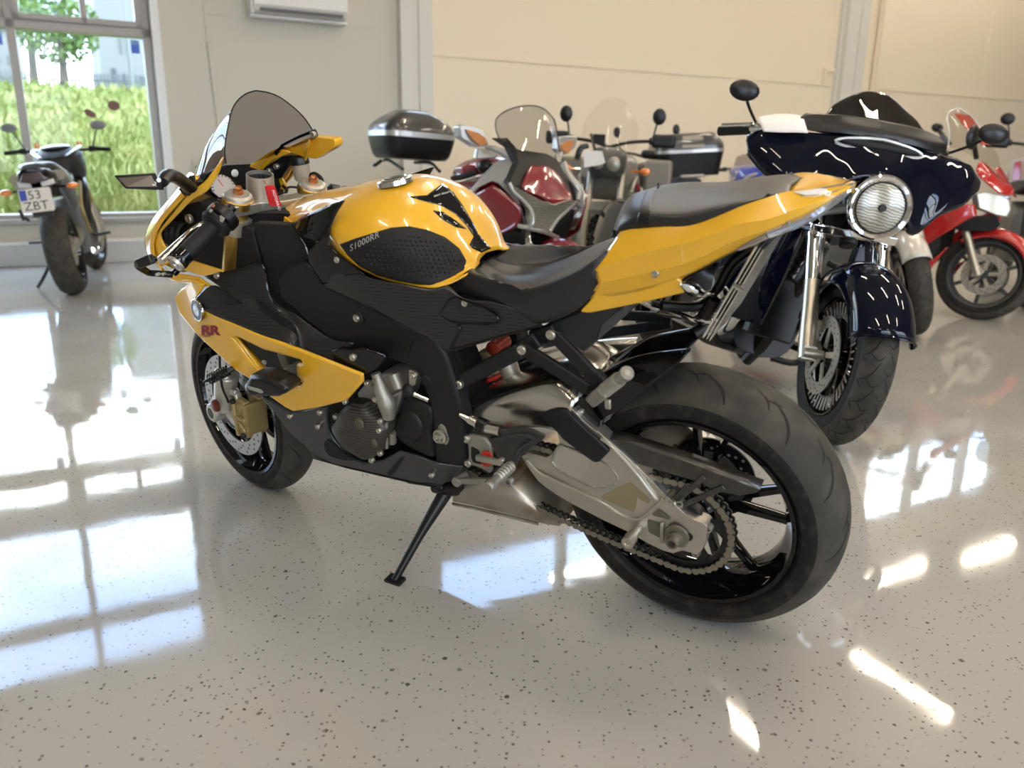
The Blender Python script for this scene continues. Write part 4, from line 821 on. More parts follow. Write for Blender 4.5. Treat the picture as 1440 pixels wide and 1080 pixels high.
# clear tail lamp at the tip
for f_ in (lambda p: p, mir):
    L = f_(A([ZF(x, y, q + .004) for x, y, q in ((1128, 180, .066), (1250, 164, .046), (1440, 131, .0), (1442, 146, .004), (1345, 203, .044), (1325, 222, .044), (1290, 190, .052), (1200, 197, .068))])); m = MB(); m.prism(L, f_(A([0, -.003, 0]))); part('tail_lamp', m, M_lensw, bevel=.001)
    L = f_(A([ZF(x, y, q + .006) for x, y, q in ((1326, 168, .030), (1440, 131, .0), (1446, 150, .004), (1345, 228, .042), (1318, 232, .044))])); m = MB(); m.prism(L, f_(A([0, -.006, 0]))); part('tail_tip_lens', m, M_lens, bevel=.001)
m = MB(); m.tube([ZF(1000, 398, .10), ZF(1120, 355, .082), ZF(1250, 290, .062), ZF(1340, 225, .042), ZF(1438, 158, .006)], [.007, .008, .009, .008, .004], n=8); m.tube([ZF(860, 470, .108), ZF(940, 432, .104), ZF(1000, 400, .10)], [.003, .006, .006], n=8); part('tail_lens', m, M_lens)
m = MB(); m.tube([ZF(1150, 175, .062), ZF(1260, 165, .045), ZF(1400, 140, .02)], .002, n=6); m.tube([ZF(1180, 200, .07), ZF(1300, 190, .05), ZF(1400, 160, .02)], .002, n=6); part('tail_seam', m, M_chr)
# underside of the tail
UT = [[ZF(240, 770, .13), ZF(560, 640, .12), ZF(790, 505, .105), ZF(930, 440, .095), ZF(1180, 335, .066), ZF(1430, 160, .004)], [p * A([1, 0, 1]) + A([0, 0, .015]) for p in [ZF(240, 770, .13), ZF(560, 640, .12), ZF(790, 505, .105), ZF(930, 440, .095), ZF(1180, 335, .066), ZF(1430, 160, .004)]]]
shell('undertail', M_blks, UT[::-1], 20, 6, .003)
PSS = [ZF(300, 330, -.05), ZF(340, 225, -.06), ZF(400, 165, -.07), ZF(480, 146, -.08), ZF(700, 150, -.075), ZF(900, 138, -.06), ZF(1060, 134, -.045), ZF(1138, 148, -.02)]
PSL = [ZF(274, 366, .108), ZF(340, 362, .116), ZF(410, 358, .118), ZF(500, 350, .119), ZF(640, 342, .117), ZF(860, 258, .1), ZF(1010, 208, .08), ZF(1130, 178, .045)]
PS = crown(PSS, PSL, [.108, .117, .121, .124, .121, .103, .083, .046], drop=.004, mid=.35, flat=.62)
ps = shell('passenger_seat', M_seat, PS, 44, 30, .006); psb = ps.bvh()
part('seat_strap', B.decal(psb, [(895, 318), (903, 285), (911, 266), (918, 262), (932, 262), (924, 268), (917, 290), (914, 318)], .004, 5.), M_blks, solid=.006)
part('grab_slot', B.decal(psb, [(1046, 261), (1060, 259), (1084, 260), (1092, 263), (1075, 265), (1058, 267)], .0015, 4.), M_dark, solid=.001)
# plate carrier, indicators
m = MB(); L = [PX(1062, 346, .0), PX(1070, 348, 0), PX(1000, 462, 0), PX(990, 477, 0), PX(988, 474, 0)]
pc = A([PX(1064, 346, .10), PX(989, 474, .10), PX(989, 474, .10) + A([.0, -.20, .0]), PX(1064, 346, .10) + A([0, -.20, 0])]); nn = unit(np.cross(pc[1] - pc[0], pc[3] - pc[0]))
for k in range(3): m.prism(pc + nn * .006 * k, nn * .002)
po = part('plate_holder', m, M_alub)
m = MB(); m.tube([pc[0], pc[1]], .0022, n=6); m.tube([(pc[0] * .6 + pc[1] * .4), (pc[0] * .6 + pc[3] * .0 + pc[1] * .4) + nn * .02], .006, n=8); part('plate_edge', m, M_chr, po)
def indicator(a, b, r=.013):
    m = MB(); d = b - a; m.tube([a, a + d * .15, a + d * .5, a + d * .85, b], [.003, r * .8, r, r * .8, .003], n=14, samples=20, flat=.75); return m
i1 = part('rear_indicator', indicator(PX(1006, 393, -.02), PX(1030, 374, -.06), .016), M_lensw); m = MB(); m.tube([PX(1004, 413, .0), PX(1012, 395, -.01)], .007, n=8); m.ell(PX(1014, 412, -.01), (.016, .016, .016)); part('indicator_stalk', m, M_chr, i1)
i2 = part('rear_indicator', indicator(PX(990, 414, .07), PX(958, 400, .13), .017), M_chr); m = MB(); m.tube([PX(990, 414, .06), PX(1005, 410, .0)], .006, n=8); part('indicator_stalk', m, M_chr, i2)
m = MB(); m.tube([PX(930, 430, .05), PX(985, 430, .0), PX(1010, 405, 0), PX(1030, 370, 0), PX(1062, 345, 0)], .010, n=10); m.tube([PX(990, 445, 0), PX(1005, 420, 0)], .014, n=10); m.cyl(PX(975, 470, -.02), PX(1000, 455, -.05), .014, n=14); part('plate_bracket', m, M_blks)
m = MB(); m.tube([PX(918, 428, .02), PX(960, 442, -.02), PX(1000, 460, -.04)], .006, n=8); m.tube([PX(925, 440, .0), PX(985, 452, -.05)], .005, n=8); m.ell(PX(995, 448, -.03), (.03, .02, .014)); part('bracket_tube', m, M_chr)
# cables under the tail on the far side
m = MB(); m.tube([PX(805, 475, -.05), PX(835, 487, -.08), PX(868, 505, -.09)], .004, n=8); m.tube([PX(810, 470, -.06), PX(840, 482, -.09), PX(872, 500, -.10)], .004, n=8); part('tail_cable', m, M_rubb)
m = MB(); e0, e1 = PX(760, 520, -.13), PX(850, 505, -.15); m.tube([PX(735, 545, -.13), e0, e1, PX(900, 500, -.17)], [.045, .05, .05, .045], n=22); part('silencer', m, M_alub)

# ---- rider foot peg, heel guard, shifter
m = MB(); hg = [(258, 305), (330, 285), (420, 260), (520, 248), (640, 258), (765, 318), (730, 360), (640, 420), (550, 480), (520, 560), (490, 640), (440, 600), (350, 500), (300, 380)]
hgo = plate(ZH, hg, .178, .006, 'heel_guard', mat('dusty_black', (.022, .021, .019), .55, var=(25, (.035, .033, .03), .45, .7)), bev=.002, r=.006)
m = MB(); m.tube([ZH(300, 345, .180), ZH(430, 325, .181), ZH(560, 310, .181), ZH(670, 345, .181), ZH(560, 410, .181), ZH(520, 480, .181)], .004, n=8); part('guard_rib', m, MATS['dusty_black'], hgo)
hp = plate(ZH, [(75, 330), (110, 310), (250, 340), (300, 400), (300, 600), (300, 640), (230, 600), (170, 575), (90, 570), (90, 520), (110, 500), (100, 380)], .150, .014, 'peg_hanger', M_alud, bev=.004)
plate(ZH, [(135, 405), (200, 440), (210, 470), (175, 480), (190, 520), (230, 560), (150, 545), (135, 500)], .1512, .002, 'hanger_hole', M_dark, parent=hp, bev=.0)
bolts('hanger_bolt', [ZH(97, 345, .155), ZH(110, 548, .155)], r=.0095, parent=hp)
plate(ZH, [(215, 470), (240, 448), (290, 455), (312, 490), (312, 560), (285, 585), (240, 575), (215, 540)], .156, .004, 'hanger_badge', M_redp, parent=hp, bev=.001)
m = MB(); m.bar(ZH(180, 500, .165), ZH(400, 545, .17), .016, .012); part('shift_lever', m, M_stl, bevel=.004); bolts('lever_bolt', [ZH(390, 525, .185), ZH(468, 562, .185)], r=.008)
a, b = ZH(470, 575, .185), ZH(272, 755, .275); d = b - a; m = MB(); m.tube([a + d * t for t in np.linspace(0, 1, n_)], [(.0105 + (.003 if i % 4 < 2 and i < 24 else 0)) for i in range(n_)], n=16, samples=n_ * 2); m.lathe([(.007, -.01), (.007, .001), (.0125, .001), (.014, -.004), (.014, -.012), (.011, -.02)], b, unit(d), n=18); part('foot_peg', m, M_alud)
m = MB(); m.bar(ZH(0, 695, .16), ZH(470, 700, .18), .014, .008); m.lathe([(.005, .006), (.012, .006), (.012, -.006), (.005, -.006)], ZH(452, 702, .182), (0, 1, 0), n=18); m.lathe([(0, .008), (.012, .008), (.014, -.03), (0, -.03)], ZH(20, 700, .162), (0, 1, 0), n=18); part('gear_pedal', m, M_alud, bevel=.001)
# ---- side stand, exhaust box under the belly
gp_ = B.inv(ground(556, 818)); gp_[2] += .006; top = PX(628, 690, .125)
m = MB(); m.tube([top, top * .5 + gp_ * .5 + A([0, .0, .004]), gp_], [.019, .012, .009], n=12); m.box(gp_, (.045, .03, .008)); ss = part('side_stand', m, M_blks)
m = MB(); m.tube([PX(612, 684, .13), PX(640, 688, .135), PX(654, 680, .13)], .017, n=12); m.bolt(PX(619, 686, .15), (0, 1, 0), .009); part('stand_pivot', m, M_blks, ss)
EX = [[ZH(-20, 740, .135), ZH(250, 700, .14), ZH(480, 730, .135), ZH(700, 900, .12), ZH(790, 960, .10), ZH(900, 1060, .06)],
      [ZH(-20, 800, .145), ZH(250, 800, .15), ZH(480, 860, .145), ZH(680, 960, .13), ZH(760, 1000, .11), ZH(890, 1065, .07)],
      [ZH(-20, 870, .13), ZH(250, 930, .135), ZH(480, 985, .13), ZH(680, 1040, .12), ZH(760, 1062, .10), ZH(880, 1078, .06)]]
G = patch(EX, 24, 12); bot = mir(G[-1]) * A([1, .8, 1]); H = np.concatenate([G, [G[-1] * A([1, .5, 1]) + A([0, 0, -.004])], [G[-1] * A([1, -.5, 1]) + A([0, 0, -.004])], mir(G[::-1])], 0); m = MB(); m.grid(H, cu=True); part('exhaust_box', m, mat('heat_stained_steel', (.42, .38, .31), .42, .8, var=(9, (.20, .13, .07), .45, .68)), smooth=60)
m = MB(); m.tube([ZH(-20, 890, .125), ZH(300, 960, .128), ZH(700, 1060, .115)], .004, n=8); part('exhaust_seam', m, MATS['heat_stained_steel'])
# ---- belly pan
BP = [(ZQ, 690, 565), (ZQ, 800, 600), (ZQ, 985, 715), (ZQ, 1110, 712), (ZL_, 150, 450), (ZL_, 235, 435), (ZL_, 235, 560), (ZL_, 250, 640), (ZL_, 300, 720), (ZL_, 390, 830), (ZL_, 540, 910), (ZL_, 700, 885), (ZL_, 800, 830), (ZL_, 840, 810), (ZL_, 1000, 855), (ZL_, 1150, 910), (ZL_, 1385, 940), (ZL_, 1300, 1060), (ZL_, 1200, 1090), (ZL_, 1000, 1080), (ZL_, 700, 1010), (ZL_, 400, 940), (ZL_, 200, 900), (ZL_, 120, 860), (ZL_, 50, 760), (ZQ, 1000, 950), (ZQ, 850, 750)]
yb = [.215, .215, .215, .214, .213, .212, .20, .196, .194, .19, .187, .185, .184, .184, .18, .175, .165, .155, .150, .150, .155, .165, .178, .186, .195, .205, .213]
Lb_ = A([f(x, y, q) for (f, x, y), q in zip(BP, yb)])
m = MB(); m.prism(Lb_, (0, -.012, 0)); bp_ = part('belly_pan', m, M_gry, bevel=.005, seg=3)
m = MB(); m.prism(mir(Lb_), (0, .012, 0)); part('belly_pan', m, M_gry, bevel=.005)
plate(ZL_, [(745, 995), (760, 980), (870, 870), (865, 900), (800, 1000), (780, 1015)], .187, .004, 'belly_slot', M_dark, parent=bp_, bev=0, r=.004)
plate(ZL_, [(210, 740), (235, 715), (300, 740), (390, 840), (500, 890), (380, 885), (260, 850), (225, 810)], .198, .004, 'belly_vent', M_dark, parent=bp_, bev=0, r=.006)
m = MB(); m.grid([[ZL_(120, 865, .19), ZL_(400, 945, .168), ZL_(700, 1015, .158), ZL_(1000, 1085, .152), ZL_(1200, 1095, .15)], [p * A([1, 0, 1]) + A([0, 0, -.02]) for p in (ZL_(120, 865, .19), ZL_(400, 945, .168), ZL_(700, 1015, .158), ZL_(1000, 1085, .152), ZL_(1200, 1095, .15))], [mir(p) for p in (ZL_(120, 865, .19), ZL_(400, 945, .168), ZL_(700, 1015, .158), ZL_(1000, 1085, .152), ZL_(1200, 1095, .15))]]); part('belly_floor', m, M_blks, solid=.004, off=0)
bolts('belly_bolt', [ZL_(180, 480, .217), ZL_(165, 598, .205), ZL_(1122, 1008, .172), ZQ(995, 757, .218)], r=.0075)
# ---- side fairing: yellow frame round the air opening
FY = [(ZN, 80, 185, .20), (ZN, 285, 165, .215), (ZN, 405, 215, .222), (ZN, 330, 355, .226), (ZN, 390, 465, .232), (ZN, 700, 610, .240), (ZN, 1000, 740, .244), (ZQ, 1150, 110, .245), (ZB, 1040, 600, .236), (ZB, 1042, 640, .232), (ZB, 960, 735, .225), (ZB, 800, 775, .222), (ZB, 690, 790, .222), (ZB, 650, 770, .224), (ZB, 560, 705, .228), (ZQ, 600, 400, .232), (ZQ, 440, 300, .232), (ZQ, 370, 240, .23), (ZQ, 110, 0, .222), (ZN, 300, 690, .218), (ZN, 160, 520, .205), (ZN, 105, 345, .196), (ZN, 170, 260, .196), (ZN, 240, 215, .205)]
HO = [(ZN, 690, 760, .236), (ZN, 740, 745, .238), (ZN, 1000, 870, .241), (ZN, 1380, 975, .242), (ZB, 740, 545, .24), (ZB, 712, 550, .236), (ZB, 720, 600, .234), (ZB, 745, 640, .232), (ZB, 720, 672, .230), (ZB, 650, 670, .230), (ZB, 560, 620, .232), (ZB, 500, 565, .234)]
def bridged(outer, hole, th, name, ma, parent, bev):
    """plate with a hole: the hole is stitched to the outline at the nearest pair of corners"""
    o_ = A(outer); h_ = A(hole); bm = bmesh.new(); vo = [bm.verts.new(p) for p in o_]; vh = [bm.verts.new(p) for p in h_]
    eo = [bm.edges.new((vo[i - 1], vo[i])) for i in range(len(vo))]; eh = [bm.edges.new((vh[i - 1], vh[i])) for i in range(len(vh))]
    bmesh.ops.triangle_fill(bm, use_beauty=True, use_dissolve=False, edges=eo + eh, normal=(0, 1, 0)); bm.verts.index_update()
    n = len(bm.verts); V = [A(v.co) for v in bm.verts]; fs = [tuple(v.index for v in f.verts) for f in bm.faces]; bm.free()
    m = MB(); dv = A(th, float); m.add(V + [p + dv for p in V], fs + [tuple(i + n for i in f[::-1]) for f in fs]); k = len(o_)
    for i in range(k): m.f.append(((i - 1) % k, i, i + n, (i - 1) % k + n)); m.mi.append(0)
    q = len(h_)
    for i in range(q): m.f.append((k + (i - 1) % q, k + i, k + i + n, k + (i - 1) % q + n)); m.mi.append(0)
    return part(name, m, ma, parent, bevel=bev, seg=3)
fo, fh = A([f(x, y, q) for f, x, y, q in FY]), A([f(x, y, q) for f, x, y, q in HO])
sf = bridged(fo, fh, (0, -.012, 0), 'side_fairing', M_yel, bike, .006)
bridged(mir(fo), mir(fh), (0, .012, 0), 'side_fairing', M_yel, bike, .006)
# recess of the opening, dark radiator behind and its yellow scoop
m = MB(); hi = [p + A([0.0, -.024, 0]) for p in fh]; m.loft([fh + A([0, -.004, 0]), hi], caps=False); part('opening_wall', m, M_yel, sf, solid=.002)
sc1 = [[ZB(712, 548, .232), ZB(740, 545, .236), ZB(800, 560, .236), ZB(900, 600, .234)], [ZB(715, 600, .222), ZB(780, 590, .220), ZB(850, 600, .218), ZB(905, 630, .222)], [ZB(745, 660, .215), ZB(790, 690, .208), ZB(850, 690, .210), ZB(890, 690, .218)], [ZB(680, 690, .224), ZB(730, 735, .221), ZB(800, 745, .221), ZB(880, 740, .224)]]
sheet('intake_scoop', mat('yellow_scoop', (.74, .40, .018), .3, coat=1.), sc1, 16, 16)
plate(ZN, [(640, 640), (1500, 960), (1560, 1300), (1200, 1420), (900, 1100)], .13, .02, 'radiator', mat('radiator_fins', (.012, .012, .013), .5, nodes=lambda t, b: ribs(t, b, 900, (.0015, .0015, .0015, 1), (.006, .006, .006, 1))), bev=.002)
m = MB(); m.tube([ZQ(780, 360, .17), ZQ(950, 320, .19)], .012, n=10); m.tube([ZQ(900, 120, .15), ZQ(960, 260, .16), ZQ(1080, 280, .15)], .010, n=10); part('radiator_hose', m, mat('hose_tan', (.20, .17, .11), .5)); m = MB(); m.ell(ZQ(728, 215, .17), (.008, .006, .007)); part('hose_clip', m, M_wht)
# crash slider
m = MB(); o_ = [(530, 450), (600, 335), (740, 345), (900, 410), (970, 480), (950, 525), (880, 555), (610, 550), (545, 500)]; f0 = A([ZQ(x, y, .30) for x, y in o_]); cf_ = f0.mean(0)
m.loft([cf_ + (f0 - cf_) * A([.75, 1, .72]) + A([.0, .012, 0]), f0 + A([0, 0, 0]), cf_ + (f0 - cf_) * .98 + A([0, -.05, 0])]); sl = part('crash_slider', m, M_blks, bevel=.004)
plate(ZQ, [(555, 455), (580, 455), (700, 490), (725, 520), (700, 530), (570, 485)], .313, .003, 'slider_inlay', mat('inlay_grey', (.28, .27, .24), .4), parent=sl, bev=.001)
m = MB(); m.cyl(cf_ + A([0, -.05, 0]), cf_ + A([0, -.16, 0]), .016); part('slider_bolt', m, M_alud, sl)
# black strip between yellow and carbon, carbon upper panels
U1 = [[ZN(330, 355, .226), ZN(450, 240, .222), ZN(560, 240, .218), ZN(740, 365, .214)], [ZN(360, 405, .230), ZN(520, 400, .226), ZN(650, 400, .222), ZN(790, 395, .214)], [ZN(390, 465, .231), ZN(500, 450, .229), ZN(640, 440, .226), ZN(820, 425, .216)]]
m1 = sheet('fairing_inlay', M_carb, U1, 20, 12)
U2 = [[ZN(415, 135, .185), ZN(740, 60, .170), ZN(1000, 0, .160), ZN(1040, 180, .160), ZN(1080, 340, .165), ZN(1240, 475, .172), ZB(700, 290, .175), ZB(870, 410, .182), ZB(1000, 440, .188)],
      [ZN(560, 230, .198), ZN(760, 280, .190), ZN(900, 330, .186), ZN(1000, 420, .184), ZN(1120, 500, .185), ZN(1300, 600, .188), ZB(730, 370, .192), ZB(860, 460, .196), ZB(960, 500, .198)],
      [ZN(740, 365, .212), ZN(830, 430, .212), ZN(950, 500, .212), ZN(1080, 560, .212), ZN(1200, 640, .212), ZN(1320, 710, .214), ZB(740, 470, .214), ZB(850, 520, .212), ZB(920, 545, .210)],
      [ZN(390, 465, .231), ZN(560, 550, .234), ZN(700, 605, .236), ZN(900, 690, .238), ZN(1100, 780, .240), ZN(1300, 870, .240), ZB(790, 510, .238), ZB(950, 575, .235), ZB(1040, 600, .232)]]
m2 = sheet('carbon_panel', M_carb2, U2, 44, 19, lin=True, smooth=20); u2b = m2.bvh()
ed = plate(ZB, [(880, 480), (930, 468), (985, 475), (1040, 465), (1160, 505), (1150, 525), (1100, 580), (1050, 600), (960, 560), (900, 530)], .222, .016, 'fairing_end_cap', M_gls, bev=.005, mirror=True)
bolts('fairing_bolt', [ZB(995, 513, .226), B.hit(u2b, 306, 388, .002)[0]], r=.0085)
# roundel
p, n = ZN(340, 475, .234), A([0, 1, 0]); nn = unit(A([.25, 1, .1])); x_ = unit(np.cross(A([0, 0, 1.]), nn)); z_ = np.cross(nn, x_); m = MB(); r_ = .0285
def ring(m, r0, r1, h, a0=0, a1=2 * PI, n=24):
    t = np.linspace(a0, a1, n); m.grid([[p + nn * h + rr * (math.cos(a) * x_ + math.sin(a) * z_) for a in t] for rr in (r0, r1)])
m.m = 0; m.lathe([(0, .003), (r_ * .97, .003), (r_, .002), (r_, -.004)], p, nn, n=40); m.m = 1; ring(m, r_ * .56, r_ * .93, .0034, n=40)
for k in range(4): m.m = 2 if k % 2 else 3; ring(m, 0., r_ * .54, .0036, k * PI / 2, (k + 1) * PI / 2, 10)
rd = part('badge', m, [M_chr, M_blks, mat('badge_blue', (.03, .16, .55), .3, coat=1.), M_wht], smooth=20)
for ch, an in (('B', 125), ('M', 90), ('W', 55)):
    a = an * D2R; c_ = p + nn * .0042 - x_ * math.cos(a) * r_ * .62 + z_ * math.sin(a) * r_ * .62; mm = MB(); rt_, up_ = -x_ * math.sin(a) * -1, 0
    upv = -x_ * math.cos(a) + z_ * math.sin(a); rtv = np.cross(upv, nn); flat_text(mm, ch, c_ - rtv * .0035, rtv, upv, .0072); part('badge_letter', mm, M_wht, rd, smooth=0)
fbv = MB(); fbv.add([f(x, y, q + .002) for f, x, y, q in [(ZN, 200, 500, .226), (ZN, 800, 500, .236), (ZN, 800, 1000, .236), (ZN, 200, 1000, .222)]], [(0, 1, 2, 3)]); fb_ = fbv.bvh()
part('fairing_lettering', B.text(fb_, 'RR', (283.2, 470.2), 12.2, (1.25, .012), (-.02, -1), .001, font_shear=.0, spacing=.95, bold=.05), mat('dark_red_decal', (.21, .006, .02), .35), smooth=0)
part('fairing_lettering', B.text(fb_, 'S1000', (280.5, 473.8), 3.4, (1.2, .02), (0, -1), .001, spacing=1.1), M_blks, smooth=0)
# indicator under the fairing (front left), ribbed
m = MB(); a, b = ZQ(430, 265, .225), ZQ(110, 415, .285); d = b - a; m.tube([a, a + d * .3, a + d * .7, b], [.010, .014, .012, .003], n=14, samples=26, flat=.7); fi = part('front_indicator', m, M_blks)
m = MB()
for k in range(9): q = a + d * (.22 + .07 * k); m.lathe([(.0135, -.002), (.0148, 0), (.0135, .002)], q, d, n=14)
part('indicator_rib', m, M_gls, fi)

# ---- front wheel
CFW = A([WBS, 0, RF]); nf = 13
tf = tyre(RF, .118, CFW, .2274, .055, grooves=[([(s_ * 12 * D2R, q), (s_ * 35 * D2R, q - 9 * D2R), (s_ * 62 * D2R, q - 14 * D2R)], .005) for i in range(14) for s_, q in ((1, i * 2 * PI / 14), (-1, (i + .5) * 2 * PI / 14))]); xf(tf, S); part('front_tyre', tf, [M_rub, M_rubt, M_grv])
spf = [(c_ + s_ * 4, c_ + s_ * 12) for c_ in (270, 342, 54, 126, 198) for s_ in (-1, 1)]
part('front_rim', xf(rim_mb(CFW, .2274, .055, .197, hub=.036, hubw=.05, spokes=spf, sw=(.018, .024), st=.03), S), M_gls)
for sd in (1, -1): part('front_brake_disc', xf(disc_mb(CFW + A([0, sd * .062, 0]), .118, .160, .005, 54, hole_r=.004), S), [M_disc, M_dark])
for sd in (1, -1):
    m = MB()
    for k in range(5): a = (k * 72 + 30) * D2R; m.bar(CFW + A([math.cos(a) * .03, sd * .058, math.sin(a) * .03]), CFW + A([math.cos(a) * .122, sd * .06, math.sin(a) * .122]), .02, .005)
    m.lathe([(.03, -.004), (.055, -.004), (.055, .004), (.03, .004)], CFW + A([0, sd * .058, 0]), (0, 1, 0), n=28); part('disc_carrier', xf(m, S), M_blks)
m = MB(); m.lathe([(.058, -.001), (.074, -.001), (.074, .001), (.058, .001)], CFW + A([0, .072, 0]), (0, 1, 0), n=60); m.m = 1
for k in range(48): a = k * 2 * PI / 48; q = CFW + A([math.cos(a) * .066, .0735, math.sin(a) * .066]); m.bar(q - A([math.cos(a), 0, math.sin(a)]) * .005, q + A([math.cos(a), 0, math.sin(a)]) * .005, .0045, .001)
part('abs_ring', xf(m, S), [M_disc, M_dark])
# forks
for sd in (1, -1):
    p0 = A([WBS - .028, sd * .108, RF]); m = MB(); m.tube([p0 + axs * .02, p0 + axs * .14], [.030, .033], n=22); m.tube([p0 + axs * .13, p0 + axs * .155], .036, n=22)
    m.lathe([(.017, .032), (.027, .032), (.029, .028), (.029, -.028), (.027, -.032), (.017, -.032)], CFW + A([0, sd * .104, 0]), (0, sd, 0), n=26); m.bar(CFW + A([-.008, sd * .104, .01]), p0 + axs * .05, .052, .05)
    m.bar(p0 + axs * .02 + A([0, 0, 0]), p0 + A([-.11, 0, -.03]), .02, .02); m.bar(p0 + axs * .09, p0 + A([-.105, 0, .09]), .018, .018); m.bar(p0 + A([-.11, 0, -.03]), p0 + A([-.105, 0, .09]), .016, .02)
    lg = part('fork_lower', xf(m, S), mat('fork_casting', (.55, .52, .46), .4, .6, bump=(250, .1)), bevel=.004)
    m = MB(); m.tube([p0 + axs * .145, p0 + axs * .30], .0225, n=22); part('fork_slider', xf(m, S), M_chr)
    m = MB(); m.tube([p0 + axs * .285, p0 + axs * .70], .0285, n=26); part('fork_tube', xf(m, S), M_gold)
    m = MB(); m.lathe([(0, .012), (.012, .012), (.018, .009), (.019, 0), (0, 0)], p0 + A([-.036, sd * .034, .045]), (0, sd, 0), n=22); part('fork_adjuster', xf(m, S), mat('dark_red_anodised', (.13, .016, .008), .35, .3), lg)
    # caliper
    kc = CFW + A([-.146, sd * .085, .018]); m = MB(); ex_ = unit(A([-.12, 0, 1.])); ez = A([1., 0, .12])
    R_ = A([ez, [0, 1, 0], ex_]).T
    for yy in (.022, -.022): m.box(kc + A([0, sd * yy, 0]), (.052, .020, .118), R_)
    m.box(kc + A([-.026, 0, 0]), (.018, .07, .10), R_); m.bar(kc + A([.02, sd * .036, .055]), kc + A([.02, sd * .036, -.06]), .014, .014); m.bar(kc + A([-.03, sd * .034, .0]), kc + A([.03, sd * .034, .0]), .014, .014); m.bar(kc + A([-.02, sd * .034, -.04]), kc + A([.02, sd * .034, -.005]), .010, .012)
    m.lathe([(0, .012), (.018, .012), (.021, .006), (.021, -.01)], kc + A([0, sd * .024, .03]), (0, sd, 0), n=18); m.lathe([(0, .012), (.018, .012), (.021, .006), (.021, -.01)], kc + A([0, sd * .024, -.035]), (0, sd, 0), n=18)
    ca = part('front_brake_caliper', xf(m, S), M_goldd, bevel=.005, seg=3)
    m = MB()
    for q in (A([-.006, .036 * sd, -.052]), A([.012, .042 * sd, .052])): m.bolt(kc + q, (0, sd, 0), .008)
    part('caliper_bolt', xf(m, S), M_blks, ca)
    m = MB(); m.tube([kc + A([.02, sd * .05, .05]), kc + A([.0, sd * .07, .12]), kc + A([.01, sd * .05, .22]), kc + A([-.05, sd * .04, .34])], .0035, n=8); part('brake_hose', xf(m, S), M_rubb)
# front mudguard
G = [[CFW + tyre_pt(RF + .012, .135, b_ * D2R, a_ * D2R, .215) for b_ in np.linspace(-80, 80, 17)] for a_ in np.linspace(62, 128, 26)]
m = MB(); m.grid(G); part('front_mudguard', xf(m, S), M_carb, solid=.003)
